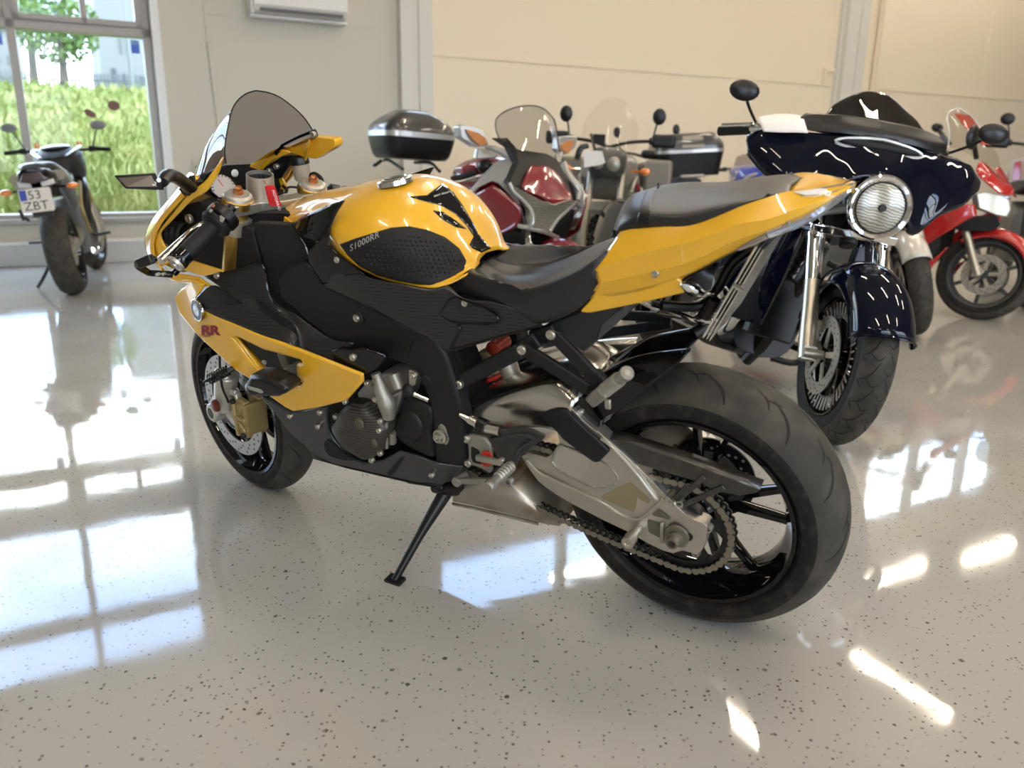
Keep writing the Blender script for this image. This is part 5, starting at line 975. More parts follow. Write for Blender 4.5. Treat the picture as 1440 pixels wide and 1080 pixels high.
# yokes, clip-ons
m = MB(); tk = [(.105, .045), (.105, -.0)]
def yoke(h, th, ma, name, k=1.):
    c_ = lambda x, y: S(A([WBS - .028, 0, RF]) + axs * h + A([x, y, 0]) - axs * 0)
    out = [(.03, .14), (.0, .146), (-.036, .135), (-.040, .10), (-.034, .06), (-.066, .03), (-.07, -.03), (-.034, -.06), (-.040, -.10), (-.036, -.135), (0, -.146), (.03, -.14), (.036, -.10), (.02, -.06), (.03, 0), (.02, .06), (.036, .10)]
    L_ = A([c_(x, y) for x, y in out]); m = MB(); m.prism(L_, -RS @ axs * th); return part(name, m, ma, bevel=.004, seg=3)
M_sat = mat('silver_anodised', (.52, .49, .43), .38, .7)
ty = yoke(.698, .030, M_sat, 'top_yoke'); yoke(.50, .03, M_blks, 'bottom_yoke')
for sd in (1, -1):
    p0 = A([WBS - .028, sd * .108, RF]); m = MB(); m.lathe([(.038, -.004), (.038, .014), (.034, .018), (.0295, .018)], S(p0 + axs * .70), RS @ axs, n=28); m.m = 1; m.lathe([(0, .022), (.026, .022), (.033, .018), (.0365, .008)], S(p0 + axs * .705), RS @ axs, n=28); part('fork_cap', m, [M_gold, M_sat], ty, smooth=22)
    m = MB(); m.lathe([(0, .018), (.007, .018), (.009, .015), (.009, .009), (.0125, .008), (.0125, 0), (0, 0)], S(p0 + axs * .727), RS @ axs, n=6); part('preload_nut', m, mat('copper_anodised', (.52, .20, .07), .35, .8), ty, smooth=20)
    m = MB(); m.lathe([(.029, -.02), (.039, -.02), (.039, .02), (.029, .02)], S(p0 + axs * .645), RS @ axs, n=28); part('clip_on', m, M_sat)
    ga, gb = S(p0 + axs * .682 + A([.012, sd * .03, 0])), S(p0 + axs * .682 + A([-.058, sd * .205, -.052])); d = gb - ga
    if sd == 1: gb = ZA(365, 925, .30); ga = ZA(600, 690, .155); d = gb - ga
    m = MB(); m.tube([ga, ga + d * .3], .0115, n=14); part('handlebar', m, M_blks)
    m = MB(); g0 = ga + d * .36; m.tube([g0, gb], [.0205, .0215], n=20); m.lathe([(.016, -.006), (.036, -.006), (.038, 0), (.034, .008), (.020, .014)], g0, d, n=26); part('grip', m, M_rubb)
    m = MB(); m.tube([gb - d * .02, gb + d * .12], .021, n=22); m.lathe([(.010, .012), (.018, .012), (.022, .006), (.022, -.004)], gb + d * .13, d, n=22); eb = part('bar_end', m, M_gls)
    m = MB(); m.lathe([(0, .002), (.009, .002), (.011, .012), (.019, .013), (.0215, .006)], gb + d * .15, d, n=22); part('bar_end_cap', m, M_sat, eb)
    m = MB(); hs_ = ga + d * .2; fx, fy, fz = frame(d); m.loft([[hs_ + d * t + k_ * (math.cos(q) * fx * 1.15 + math.sin(q) * fy) * .037 for q in np.arange(12) * PI / 6] for t, k_ in ((-.09, .7), (-.06, 1.), (.08, 1.), (.11, .8))]); sw = part('switch_housing', m, M_blks, bevel=.003)
    if sd == 1:
        for (x, y, sx, sy, ma_, nm) in ((285, 355, 30, 26, mat('switch_red', (.30, .10, .06), .5), 'hazard_switch'), (262, 405, 30, 26, mat('switch_grey', (.25, .24, .20), .5), 'signal_switch'), (370, 490, 50, 42, MATS['switch_grey'], 'beam_switch')):
            q = ZM(x, y, 0.16); ev = unit(B.eye() - q); c2 = hs_; 
            bvq = None
            mm = MB(); e1 = unit(ZM(x + 30, y + 18, .16) - q); e2 = unit(np.cross(ev, e1)); ev2 = unit(B.eye() - hs_); q = q + unit(B.eye() - q) * (np.dot(hs_ - q, ev2) + .040); mm.box(q, (sx / 7.2 / 430, sy / 7.2 / 430, .012), A([e1, e2, ev]).T); part(nm, mm, ma_, sw, bevel=.002)
    # lever
    if sd == 1: la, lb = ZA(425, 790, .22), ZA(235, 960, .36)
    else: la, lb = S(p0 + axs * .68 + A([.05, -.08, 0])), S(p0 + axs * .66 + A([.03, -.24, -.05]))
    m = MB(); dl = lb - la; up_ = A([0, 0, 1.]); m.tube([ga + d * .18, la, la + dl * .5 + up_ * .002, lb], [.009, .0075, .0085, .0095], n=12, samples=26); part('clutch_lever' if sd == 1 else 'brake_lever', m, M_alub)
# lever guard at the left bar end
lg = [ZA(330, 1000, .30), ZA(300, 1030, .315), ZA(180, 1022, .35), ZA(120, 985, .385), ZA(125, 965, .39), ZA(195, 945, .385), ZA(205, 965, .38)]
m = MB(); L_ = crv(lg, 40); 
for i in range(len(lg) - 1): m.bar(lg[i], lg[i + 1], .011, .016)
lgo = part('lever_guard', m, M_gls, bevel=.003)
m = MB(); m.bar(ZA(195, 950, .388), ZA(125, 975, .395), .022, .014); part('guard_pad', m, M_blks, lgo, bevel=.003); bolts('guard_screw', [ZA(222, 1030, .35), ZA(252, 1028, .34)], r=.004, parent=lgo)
# ignition barrel, gauges, reservoir, key tag
c = S(A([WBS - .02, 0, RF]) + axs * .735); m = MB(); m.lathe([(.030, .055), (.034, .055), (.036, .0), (.036, -.01)], ZM(770, 250, .01), A([-.25, 0, 1.]), n=32); m.m = 1; m.lathe([(0, .045), (.033, .045)], ZM(770, 250, .01), A([-.25, 0, 1.]), n=32); part('ignition_lock', m, [M_sat, M_dark])
m = MB(); nt_ = ZM(1030, 290, -.04); m.lathe([(.006, .008), (.012, .010), (.020, .004), (.021, -.01)], nt_, axs, n=18); part('stem_nut', m, M_sat, ty)
g = [ZM(225, 150, .075), ZM(300, 30, .06), ZM(430, 50, .035), ZM(540, 130, .01), ZM(600, 165, .0), ZM(640, 190, -.01), ZM(600, 270, .0), ZM(430, 290, .035), ZM(310, 265, .06)]
gc = A(g).mean(0); bk = unit(unit(B.eye() - gc) + A([-.35, 0, .25]))
def on_dial(x, y, h=0.):
    d_ = B.dirn(260 + x / 7.2, 240 + y / 7.2); o_ = B.eye(); return o_ + d_ * (((gc + bk * h) - o_) @ bk) / (d_ @ bk)
gz = crv([on_dial(x, y) for x, y in ((225, 150), (300, 30), (430, 50), (540, 130), (600, 165), (640, 190), (600, 270), (430, 290), (310, 265))], 48, True); gc = gz.mean(0); m = MB()
m.m = 0; m.loft([gz - bk * .04, gz, gc + (gz - gc) * .95 + bk * .003]); part_g = part('instrument_cluster', m, [M_gls])
m = MB(); tz = A([on_dial(x, y, .004) for x, y in ((255, 145), (300, 60), (370, 40), (450, 75), (510, 150), (500, 225), (450, 275), (350, 270), (280, 215))]); tc_ = tz.mean(0); m.loft([tz, tz + bk * .004]); part('tachometer', m, mat('dial_face', (.55, .50, .44), .35, coat=.8), part_g)
m = MB()
for k in range(11): a = (205 - k * 19) * D2R; e1 = unit(tz[4] - tz[0]); e2 = unit(np.cross(bk, e1)); q = tc_ + bk * .0052; rr = .030; m.bar(q + (e1 * math.cos(a) + e2 * math.sin(a)) * rr, q + (e1 * math.cos(a) + e2 * math.sin(a)) * rr * .8, .002, .001, side=bk)
part('dial_mark', m, M_blks, part_g); m = MB(); m.bar(tc_ + bk * .0054, tc_ + bk * .0054 + (e1 * -.5 + e2 * .8) * .022, .002, .001, side=bk); part('dial_needle', m, M_redp, part_g)
rz = ZA(950, 500, -.17); m = MB(); m.lathe([(0, -.028), (.019, -.028), (.023, -.022), (.024, .018), (0, .018)], rz, (0, 0, 1), n=28); rs = part('fluid_reservoir', m, mat('cloudy_plastic', (.55, .45, .32), .35, trans=.25))
m = MB(); m.lathe([(0, .036), (.024, .036), (.026, .033), (.026, .016), (0, .016)], rz, (0, 0, 1), n=28); part('reservoir_cap', m, M_blks, rs); m = MB(); m.prism(rnd([rz + A([0, .012, -.03]), rz + A([.01, .012, -.055]), rz + A([-.015, .012, -.055])], .004), (0, -.02, 0)); m.bolt(rz + A([0, .02, -.04]), (0, 1, 0), .006); part('reservoir_bracket', m, M_sat, rs)
m = MB(); m.tube([rz + A([-.01, 0, -.03]), ZA(1010, 520, -.18), ZA(1050, 545, -.18), ZA(1055, 590, -.16)], .006, n=10); part('reservoir_hose', m, M_rubb)
m = MB(); m.tube([ZA(868, 625, -.05), ZA(880, 590, -.06), ZA(930, 590, -.08), ZA(965, 610, -.10)], .003, n=8); m.tube([ZM(990, 150, -.06), ZM(1030, 200, -.07), ZM(1000, 250, -.06)], .004, n=8); part('brake_hose', m, M_rubb)
kt = [ZM(806, 160, .078), ZM(850, 145, .072), ZM(900, 150, .066), ZM(972, 362, .066), ZM(860, 358, .078), ZM(835, 280, .08)]
m = MB(); m.prism(rnd(kt, .003), (-.003, 0, 0.0)); kg = part('key_tag', m, mat('tag_red', (.55, .012, .015), .6)); m = MB()
e1 = unit(kt[3] - kt[2]); ctr = ZM(880, 200, .073); rt_ = e1; upv = unit(np.cross(unit(B.eye() - ctr), rt_)); flat_text(m, 'MOTORRAD', ctr + unit(B.eye() - ctr) * .006, rt_, upv, .0062); part('tag_lettering', m, M_wht, kg, smooth=0)
m = MB(); m.tube([ZM(790, 90, .02), ZM(810, 120, .04), ZM(840, 150, .06), ZM(855, 165, .072)], .0012, n=6); part('key_ring', m, M_stl, kg); m = MB(); m.box(ZM(785, 75, .01), (.006, .014, .02)); part('key', m, M_blks, kg, bevel=.002)

# ---- upper fairing, windscreen
# left flank of the nose: yellow edge band around a black inside
NF = [[ZA(555, 435, .150), ZA(500, 510, .160), ZA(460, 560, .168), ZA(380, 620, .185), ZA(300, 720, .200), ZA(235, 800, .205), ZA(207, 860, .205), ZA(215, 920, .205), ZA(240, 990, .20)],
      [ZA(535, 500, .148), ZA(510, 550, .158), ZA(470, 610, .168), ZA(400, 650, .180), ZA(330, 720, .192), ZA(270, 780, .198), ZA(240, 820, .200), ZA(260, 880, .198), ZA(320, 950, .195)]]
sheet('upper_fairing', M_yel, NF, 34, 5, .005, lin=True)
NO = [[ZA(430, 535, .175), ZA(350, 640, .200), ZA(250, 760, .215), ZA(207, 850, .215), ZA(205, 920, .212), ZA(225, 975, .205)], [p + A([.07, -.03, 0]) for p in (ZA(430, 535, .175), ZA(350, 640, .200), ZA(250, 760, .215), ZA(207, 850, .215), ZA(205, 920, .212), ZA(225, 975, .205))], [A([x_, .08, z_]) for x_, z_ in ((1.36, .96), (1.40, .92), (1.43, .88), (1.45, .83), (1.46, .78), (1.46, .73))], [A([x_, .0, z_]) for x_, z_ in ((1.395, .965), (1.44, .92), (1.47, .88), (1.49, .83), (1.50, .78), (1.50, .73))]]
sheet('nose_fairing', M_yel, NO, 24, 14, .004)
plate(ZA, [(420, 660), (480, 690), (600, 770), (700, 800), (740, 960), (640, 1040), (330, 960), (255, 860), (250, 790), (330, 690)], .12, .05, 'fairing_inner', M_dark, bev=.01)
plate(ZA, [(375, 955), (555, 1012), (470, 1035), (440, 1035), (330, 1000)], .205, .006, 'fairing_lip', M_yel, bev=.002, mirror=True)
NB = [[ZA(205, 870, .205), ZA(215, 960, .205), ZA(260, 1010, .20), ZA(360, 1030, .20), ZA(430, 1040, .20)], [ZA(205, 930, .20), ZA(240, 1000, .20), ZA(290, 1055, .20), ZA(400, 1080, .205), ZN(500, 240, .21)]]
sheet('fairing_band', mat('silver_reflect_yellow', (.74, .40, .018), .12, coat=1.), NB, 16, 5, .004, lin=True)
# ram-air trunk and bolts inside
m = MB(); m.lathe([(.028 + (.003 if k % 2 else 0), -.03 + .008 * k) for k in range(9)], ZA(310, 820, .15), A([1., .3, .2]), n=18); part('air_trunk', m, M_rubb); bolts('inner_bolt', [ZA(380, 748, .14)], r=.012)
# screen: rows from the base to the crown
SR = [[(1.088, .150, 1.050), (1.20, .145, 1.020), (1.30, .095, .992), (1.352, .04, .985), (1.36, 0, .985)],
      [(1.089, .145, 1.078), (1.19, .115, 1.074), (1.245, .07, 1.071), (1.266, .03, 1.07), (1.270, 0, 1.07)],
      [(1.093, .120, 1.119), (1.155, .090, 1.124), (1.186, .05, 1.129), (1.198, .02, 1.13), (1.201, 0, 1.13)],
      [(1.105, .080, 1.161), (1.130, .058, 1.160), (1.148, .032, 1.160), (1.156, .014, 1.161), (1.158, 0, 1.162)],
      [(1.111, .045, 1.180), (1.118, .030, 1.180), (1.124, .016, 1.1805), (1.127, .007, 1.181), (1.128, 0, 1.181)],
      [(1.1145, .010, 1.189), (1.115, .007, 1.189), (1.1155, .004, 1.189), (1.116, .002, 1.189), (1.116, 0, 1.189)]]
G = patch(SR, 22, 30); H = np.concatenate([G, mir(G[:, ::-1])[:, 1:]], 1); m = MB(); m.grid(H); wsn = part('windscreen', m, M_screen, smooth=70)
m = MB(); ed_ = np.concatenate([G[:, 0], mir(G[::-1, 0])], 0); m.tube(list(ed_[::2]), .0018, n=6, samples=90); part('screen_edge', m, M_blks, wsn)
# right side of the cockpit seen past the screen
AX = lambda x, y, X: B.atx(160 + x / 3.6, 100 + y / 3.6, X)
m = MB(); m.prism([AX(x, y, 1.31) for x, y in ((470, 520), (560, 478), (720, 470), (800, 470), (860, 520), (860, 640), (700, 640), (520, 640), (430, 600))], (.02, 0, 0)); part('dash_panel', m, M_blks)
plate(ZA, [(850, 395), (1000, 330), (1115, 343), (1122, 360), (1120, 385), (1022, 446), (985, 440), (890, 415)], -.165, .03, 'fairing_ear', M_yel, bev=.004)
m = MB(); m.tube([ZA(850, 375, -.15), ZA(930, 335, -.15), ZA(1020, 300, -.155)], .004, n=8); m.bar(ZA(1018, 300, -.155), ZA(1028, 330, -.155), .006, .006); m.bar(ZA(820, 420, -.14), ZA(860, 380, -.15), .01, .01); part('screen_mount', m, M_blks); bolts('screen_bolt', [ZA(1008, 322, -.14)], M_alud, r=.009)
plate(ZA, [(715, 485), (760, 445), (850, 395), (890, 415), (800, 450), (745, 510)], -.14, .01, 'cockpit_rim', M_yel, bev=.002)
plate(ZA, [(745, 500), (850, 432), (905, 425), (885, 480), (845, 545), (760, 560)], -.145, .01, 'cockpit_panel', M_blks, bev=.002); bolts('cockpit_bolt', [ZA(785, 505, -.14), ZA(822, 483, -.14)], r=.008)
plate(ZA, [(835, 515), (885, 470), (850, 545), (885, 600), (862, 612), (835, 560)], -.15, .006, 'cockpit_rim', M_yel, bev=.002)
m = MB(); m.ell(ZA(613, 517, .0), (.004, .012, .010)); part('warning_lamp', m, M_lensw)
# left mirror
mp_ = [ZA(0, 528, .42), ZA(213, 515, .365), ZA(222, 545, .362), ZA(247, 543, .355), ZA(255, 603, .355), ZA(215, 600, .365), ZA(60, 596, .41)]; ev = unit(B.eye() - mp_[0]); m = MB(); m.prism(A(mp_), -ev * .014); mo = part('mirror', m, M_blks, bevel=.003)
m = MB(); m.prism(A([ZA(20, 541, .416), ZA(190, 528, .371), ZA(220, 585, .364), ZA(65, 585, .41)]) + ev * .0015, -ev * .002); part('mirror_glass', m, mat('mirror_glass', (.62, .56, .53), .05, 1.), mo)
bolts('mirror_bolt', [ZA(227, 552, .362) + ev * .002, ZA(203, 568, .365) + ev * .002], r=.005, parent=mo, d=ev)
m = MB(); m.tube([ZA(245, 565, .352), ZA(270, 530, .32), ZA(310, 535, .275), ZA(350, 560, .235), ZA(385, 590, .20)], [.013, .018, .017, .016, .018], n=16, flat=.8); m.bar(ZA(365, 615, .19), ZA(420, 545, .175), .02, .03); part('mirror_arm', m, M_blks)
# ------------------------------------------------------------------ the other motorcycles
class Bike(Frame):
    def __init__(s, x, y, yaw, lean, label, wb=1.45, R1=.30, rake=25, steer=0.):
        super().__init__(x, y, yaw * D2R, lean); s.root = empty('motorcycle', label, 'motorcycle', (x, y, 0), s.M); s.wb = wb
        a = A([-math.sin(rake * D2R), 0, math.cos(rake * D2R)]); s.ax = a; base = A([wb + .09, 0, 0]); t = steer * D2R
        K = A([[0, -a[2], a[1]], [a[2], 0, -a[0]], [-a[1], a[0], 0]]); s.RS = np.eye(3) + math.sin(t) * K + (1 - math.cos(t)) * K @ K
        s.S = lambda p: s.RS @ (A(p, float) - base) + base
    def p(s, m, name, ma, par=None, **k): return m.build(name, ma, par or s.root, **k)
    def zx(s, x0, y0, k): return lambda x, y, X: s.atx(x0 + x / k, y0 + y / k, X)
    def wheel(s, X, R, w, name, spokes=5, discs=(1, -1), disc_r=.155, rimmat=None, fn=None, groove=14, hubw=.05, knob=False, lipr=.222, rot=0, pairs=False, sw=(.022, .032)):
        c = A([X, 0, R]); fn = fn or (lambda p: p); gr = []
        for i in range(groove):
            for sd, o in ((1, 0), (-1, .5)):
                q = (i + o) * 2 * PI / groove
                gr.append(([(sd * 10 * D2R, q), (sd * 34 * D2R, q - 9 * D2R), (sd * 60 * D2R, q - 13 * D2R)], .0075))
                if groove > 14: gr.append(([(sd * 2 * D2R, q + 4 * D2R), (sd * 20 * D2R, q + 1 * D2R), (sd * 44 * D2R, q + 6 * D2R)], .006)); gr.append(([(sd * 50 * D2R, q - 1 * D2R), (sd * 68 * D2R, q + 4 * D2R)], .006))
        t = tyre(R, w, c, lipr, w * .42, rim=lipr - .01, n=72, grooves=gr); s.p(xf(t, fn), name + '_tyre', [M_rub, M_rubt, M_grv])
        if knob:
            kb_ = MB()
            for i in range(34):
                th = i * 2 * PI / 34
                for a in (-52, -18, 18, 52): pp = c + tyre_pt(R, w, (a + (6 if i % 2 else 0)) * D2R, th, lipr - .01, .003); kb_.box(pp, (.026, .026, .018), A([[-math.sin(th), 0, math.cos(th)], [0, 1, 0], [math.cos(th), 0, math.sin(th)]]).T)
            s.p(xf(kb_, fn), name + '_tread_block', M_rub)['kind'] = 'stuff'
        sp_ = [(rot + k * 360 / spokes + d, rot + k * 360 / spokes + 2.2 * d) for k in range(spokes) for d in ((-6, 6) if pairs else (0,))]
        s.p(xf(rim_mb(c, lipr, w * .42, lipr - .032, hub=.042, hubw=hubw, spokes=sp_, sw=sw, st=.03), fn), name + '_rim', rimmat or M_gls)
        for sd in discs:
            s.p(xf(disc_mb(c + A([0, sd * (hubw + .012), 0]), disc_r - .045, disc_r, .005, 40), fn), name + '_brake_disc', [M_disc, M_dark])
            m = MB()
            for k in range(5): a = (k * 72 + 10) * D2R; m.bar(c + A([math.cos(a) * .03, sd * (hubw + .01), math.sin(a) * .03]), c + A([math.cos(a) * (disc_r - .04), sd * (hubw + .012), math.sin(a) * (disc_r - .04)]), .022, .005)
            s.p(xf(m, fn), name + '_disc_carrier', M_stl)
    def fork(s, X, R, sp, L, r, lower=None, upper=None, fn=None, back=.03, split=.45):
        for sd in (1, -1):
            p0 = A([X - back, sd * sp, R]); m = MB(); m.tube([p0 - s.ax * .02, p0 + s.ax * L * split], r * 1.15, n=18); m.bar(A([X, sd * sp, R]), p0 + s.ax * .03, .05, .035); s.p(xf(m, s.S), 'fork_lower', lower or M_stl, bevel=.003)
            m = MB(); m.tube([p0 + s.ax * L * split, p0 + s.ax * L], r, n=18); s.p(xf(m, s.S), 'fork_tube', upper or M_chr)
    def bars(s, c, half, rise, back, mirror=None, ma=M_blks, r=.012, fn=None):
        fn = fn or s.S
        for sd in (1, -1):
            m = MB(); m.tube([c, c + A([0, sd * half * .3, rise * .7]), c + A([-back * .5, sd * half * .65, rise]), c + A([-back, sd * half * .72, rise])], r, n=10); s.p(xf(m, fn), 'handlebar', ma)
            m = MB(); g = c + A([-back, sd * half * .70, rise]); e = c + A([-back - .03, sd * half, rise - .01]); m.tube([g, e], .017, n=14); s.p(xf(m, fn), 'grip', M_rubb)
            m = MB(); m.box(g - A([0, sd * .02, 0]), (.05, .05, .045)); m.tube([g, g + A([.06, sd * .03, .01]), e + A([.055, -sd * .02, 0])], .006, n=8); s.p(xf(m, fn), 'lever', M_blks, bevel=.005)
            if mirror:
                q = g + A([.02, -sd * .02, .02]); h = q + A(mirror[0]) * A([1, sd, 1]); m = MB(); m.tube([q, q * .5 + h * .5 + A([0, 0, .01]), h], .006, n=8); s.p(xf(m, fn), 'mirror_stalk', M_blks)
                m = MB(); m.ell(h, mirror[1]); s.p(xf(m, fn), 'mirror', mirror[2] if len(mirror) > 2 else M_blks)
    def shell(s, rows, name, ma, nu=20, nv=16, th=.005, fn=None, closed=False, smooth=55):
        """symmetric body from rows running from the centre line to the left edge"""
        G = patch(rows, nu, nv); G[0][:, 1] = 0; H = np.concatenate([mir(G[::-1]), G[1:]], 0); m = MB(); m.grid(H)
        if fn: xf(m, fn)
        return s.p(m, name, ma, solid=th, off=0, smooth=smooth)
    def block(s, secs, name, ma, n=20, fn=None, smooth=60, par=None):
        """closed body: sections (x, half width, z low, z high, roundness)"""
        loops = []
        for (x, hw, z0, z1, k) in secs:
            t = np.arange(n) * 2 * PI / n; cx, sx = np.cos(t), np.sin(t); e = k
            loops.append(A([[x, hw * math.copysign(abs(c_) ** e, c_), (z0 + z1) / 2 + (z1 - z0) / 2 * math.copysign(abs(s_) ** e, s_)] for c_, s_ in zip(cx, sx)]))
        C_ = A(loops); K = max(len(secs) * 4, 12); D = np.stack([crv(C_[:, j], K) for j in range(n)], 1); m = MB(); m.loft(list(D))
        if fn: xf(m, fn)
        return s.p(m, name, ma, par, smooth=smooth)
M_rd = mat('deep_red_paint', (.20, .006, .014), .25, coat=1.); M_rd2 = mat('bright_red_paint', (.42, .012, .012), .25, coat=1.)
M_navy = mat('navy_paint', (.0022, .003, .010), .2, coat=.75, spec=.0); M_slv = mat('silver_paint', (.42, .42, .41), .35, .5, coat=.6)
M_lampg = mat('headlamp_glass', (.4, .38, .33), .28, .35, coat=.6, nodes=lambda t, b: ribs(t, b, 190, (.16, .15, .115, 1), (.46, .43, .36, 1), 5.))
M_paper = mat('paper', (.80, .77, .74), .8); M_eng = mat('engine_grey', (.17, .165, .15), .45, .6)

# ---- dark naked bike by the window, seen from behind
Y = Bike(-3.262, 5.934, 110.7, -.125, 'dark naked motorcycle by the window with its registration plate towards us', 1.49, steer=-9)
Y.wheel(0, .315, .178, 'rear', 5, discs=(-1,), disc_r=.11, rot=20); Y.wheel(1.49, .298, .12, 'front', 5, fn=Y.S)
Y.fork(1.49, .298, .10, .72, .022, M_blks, M_goldd)
Y.block([(.0, .055, .28, .36, .7), (.25, .09, .30, .42, .6), (.52, .10, .34, .46, .7)], 'swingarm', M_alud)
Y.block([(.52, .13, .24, .62, .5), (.75, .17, .22, .68, .5), (.98, .14, .26, .62, .6)], 'engine', M_eng)
for k in range(5): m = MB(); m.tube([(.6 + k * .07, -.17, .30), (.62 + k * .07, -.185, .42), (.66 + k * .06, -.16, .60)], .016, n=8); Y.p(m, 'engine_fin', M_alud)
m = MB(); m.tube([(1.02, -.07, .58), (1.08, -.09, .42), (.95, -.10, .26), (.70, -.11, .22), (.45, -.12, .26)], .022, n=10); m.tube([(1.02, .07, .58), (1.08, .09, .42), (.95, .10, .26), (.70, .11, .22)], .022, n=10); Y.p(m, 'exhaust_pipe', M_chr)
for sd in (1, -1):
    m = MB(); m.tube([(.30, sd * .10, .62), (.05, sd * .12, .76), (-.22, sd * .125, .855)], [.032, .055, .05], n=16, samples=14, flat=.8); Y.p(m, 'silencer', mat('dull_silencer', (.22, .21, .19), .4, .8))
    m = MB(); m.tube([(.50, sd * .15, .46), (.42, sd * .17, .38), (.42, sd * .29, .38)], .011, n=8); Y.p(m, 'foot_peg', M_blks)
    m = MB(); m.tube([(.42, sd * .15, .40), (.30, sd * .15, .60), (.55, sd * .15, .78)], .014, n=8); Y.p(m, 'subframe', M_goldd)
    m = MB(); m.tube([(.56, sd * .12, .42), (.62, sd * .16, .70), (1.05, sd * .10, .86)], .032, n=10); Y.p(m, 'frame_beam', M_blks)
    m = MB(); m.tube([(-.24, sd * .08, .78), (-.27, sd * .17, .775)], .008, n=8); st_ = Y.p(m, 'indicator_stalk', M_blks); m = MB(); m.ell((-.28, sd * .205, .775), (.03, .04, .022)); Y.p(m, 'rear_indicator', M_amb, st_)
Y.block([(.62, .10, .80, .98, .8), (.72, .155, .78, 1.03, .7), (.90, .185, .76, 1.07, .7), (1.06, .15, .82, 1.05, .8), (1.14, .07, .88, 1.0, .9)], 'fuel_tank', M_blk)
m = MB(); m.tube([(.64, .09, .985), (.80, .155, 1.03), (.98, .165, 1.055), (1.12, .09, 1.02)], .016, n=8, flat=.5); m.tube([(.64, -.09, .985), (.80, -.155, 1.03), (.98, -.165, 1.055), (1.12, -.09, 1.02)], .016, n=8, flat=.5); m.ell((.88, 0, 1.06), (.16, .11, .022)); Y.p(m, 'tank_stripe', M_slv)
Y.block([(-.30, .07, .885, .945, .7), (-.15, .12, .86, .955, .6), (.10, .14, .80, .91, .6), (.40, .13, .76, .845, .6), (.66, .10, .80, .90, .7)], 'seat', M_seat)
Y.block([(-.40, .07, .86, .915, .6), (-.30, .115, .80, .91, .6), (-.05, .12, .76, .86, .6), (.25, .12, .70, .80, .6)], 'tail_cowl', M_gls)
m = MB(); m.loft([[(-.415, y_, .835 + z_) for y_, z_ in ((-.08, .0), (-.05, .055), (.05, .055), (.08, 0), (0, -.02))], [(-.36, y_ * 1.2, .835 + z_) for y_, z_ in ((-.08, 0), (-.05, .055), (.05, .055), (.08, 0), (0, -.02))]]); Y.p(m, 'tail_lamp', mat('smoked_lamp', (.05, .03, .03), .1, coat=1.), bevel=.006)
for sd in (1, -1): m = MB(); m.bar((-.36, sd * .03, .805), (-.33, sd * .11, .82), .035, .012); Y.p(m, 'tail_panel', M_lensw, bevel=.003)
m = MB(); m.bar((-.20, 0, .80), (-.37, 0, .74), .14, .02, side=(0, 0, 1)); m.bar((-.36, 0, .78), (-.40, 0, .60), .03, .12, side=(0, 1, 0)); Y.p(m, 'mudguard', M_blks, bevel=.004)
# plate
pc_ = Y.atx(51, 281.5, -.41); px_, pu_ = A([0, -1., 0]), unit(A([.22, 0, 1.])); pn_ = unit(np.cross(px_, pu_)); hw, hh = .098, .079
q = lambda u_, v_, o_=0.: pc_ + px_ * u_ + pu_ * v_ + pn_ * o_
m = MB(); m.prism(rnd([q(-hw, -hh), q(hw, -hh), q(hw, hh), q(-hw, hh)], .008), -pn_ * .004); po_ = Y.p(m, 'registration_plate', mat('plate_white', (.62, .58, .53), .5))
m = MB(); m.prism([q(-hw + .006, .003, .0015), q(-hw + .047, .003, .0015), q(-hw + .047, hh - .006, .0015), q(-hw + .006, hh - .006, .0015)], -pn_ * .001); Y.p(m, 'plate_band', mat('plate_blue', (.012, .05, .30), .4), po_)
m = MB(); flat_text(m, '53', q(-.045, .008, .0022), px_, pu_, .058); flat_text(m, 'ZBT', q(-.082, -.064, .0022), px_, pu_, .058); Y.p(m, 'plate_lettering', M_blks, po_, smooth=0)
m = MB(); m.bar(q(-hw - .012, -.05, -.01), q(-hw - .004, -.12, -.01), .02, .02); m.bar(q(-hw + .01, -.10, -.01), q(-hw + .025, -.13, -.01), .02, .02); Y.p(m, 'plate_bracket', M_blks)
Y.bars(A([1.11, 0, 1.01]), .40, .03, .06, (A([-.02, .075, .165]), (.012, .062, .036), mat('mirror_grey', (.20, .21, .21), .35)))
for sd in (1, -1): m = MB(); m.lathe([(0, 0), (.02, 0), (.02, .04), (0, .04)], Y.S((1.07, sd * .16, 1.06)), (0, 0, 1), n=14); Y.p(m, 'brake_reservoir', M_amb)
m = MB(); m.ell(Y.S((1.30, 0, .92)), (.09, .10, .10)); Y.p(m, 'headlamp', M_blks); m = MB(); m.ell(Y.S((1.12, .0, 1.0)), (.12, .16, .05)); Y.p(m, 'instrument_panel', M_blks)
m = MB(); m.tube([(.45, .12, .30), (.35, .24, .12), (.33, .30, .045)], .012, n=8); Y.p(m, 'side_stand', M_blks)
m = MB(); m.grid([[A([1.49, 0, .298]) + tyre_pt(.312, .135, b_ * D2R, a_ * D2R) for b_ in np.linspace(-75, 75, 11)] for a_ in np.linspace(35, 135, 14)]); Y.p(xf(m, Y.S), 'front_mudguard', M_blks, solid=.003)

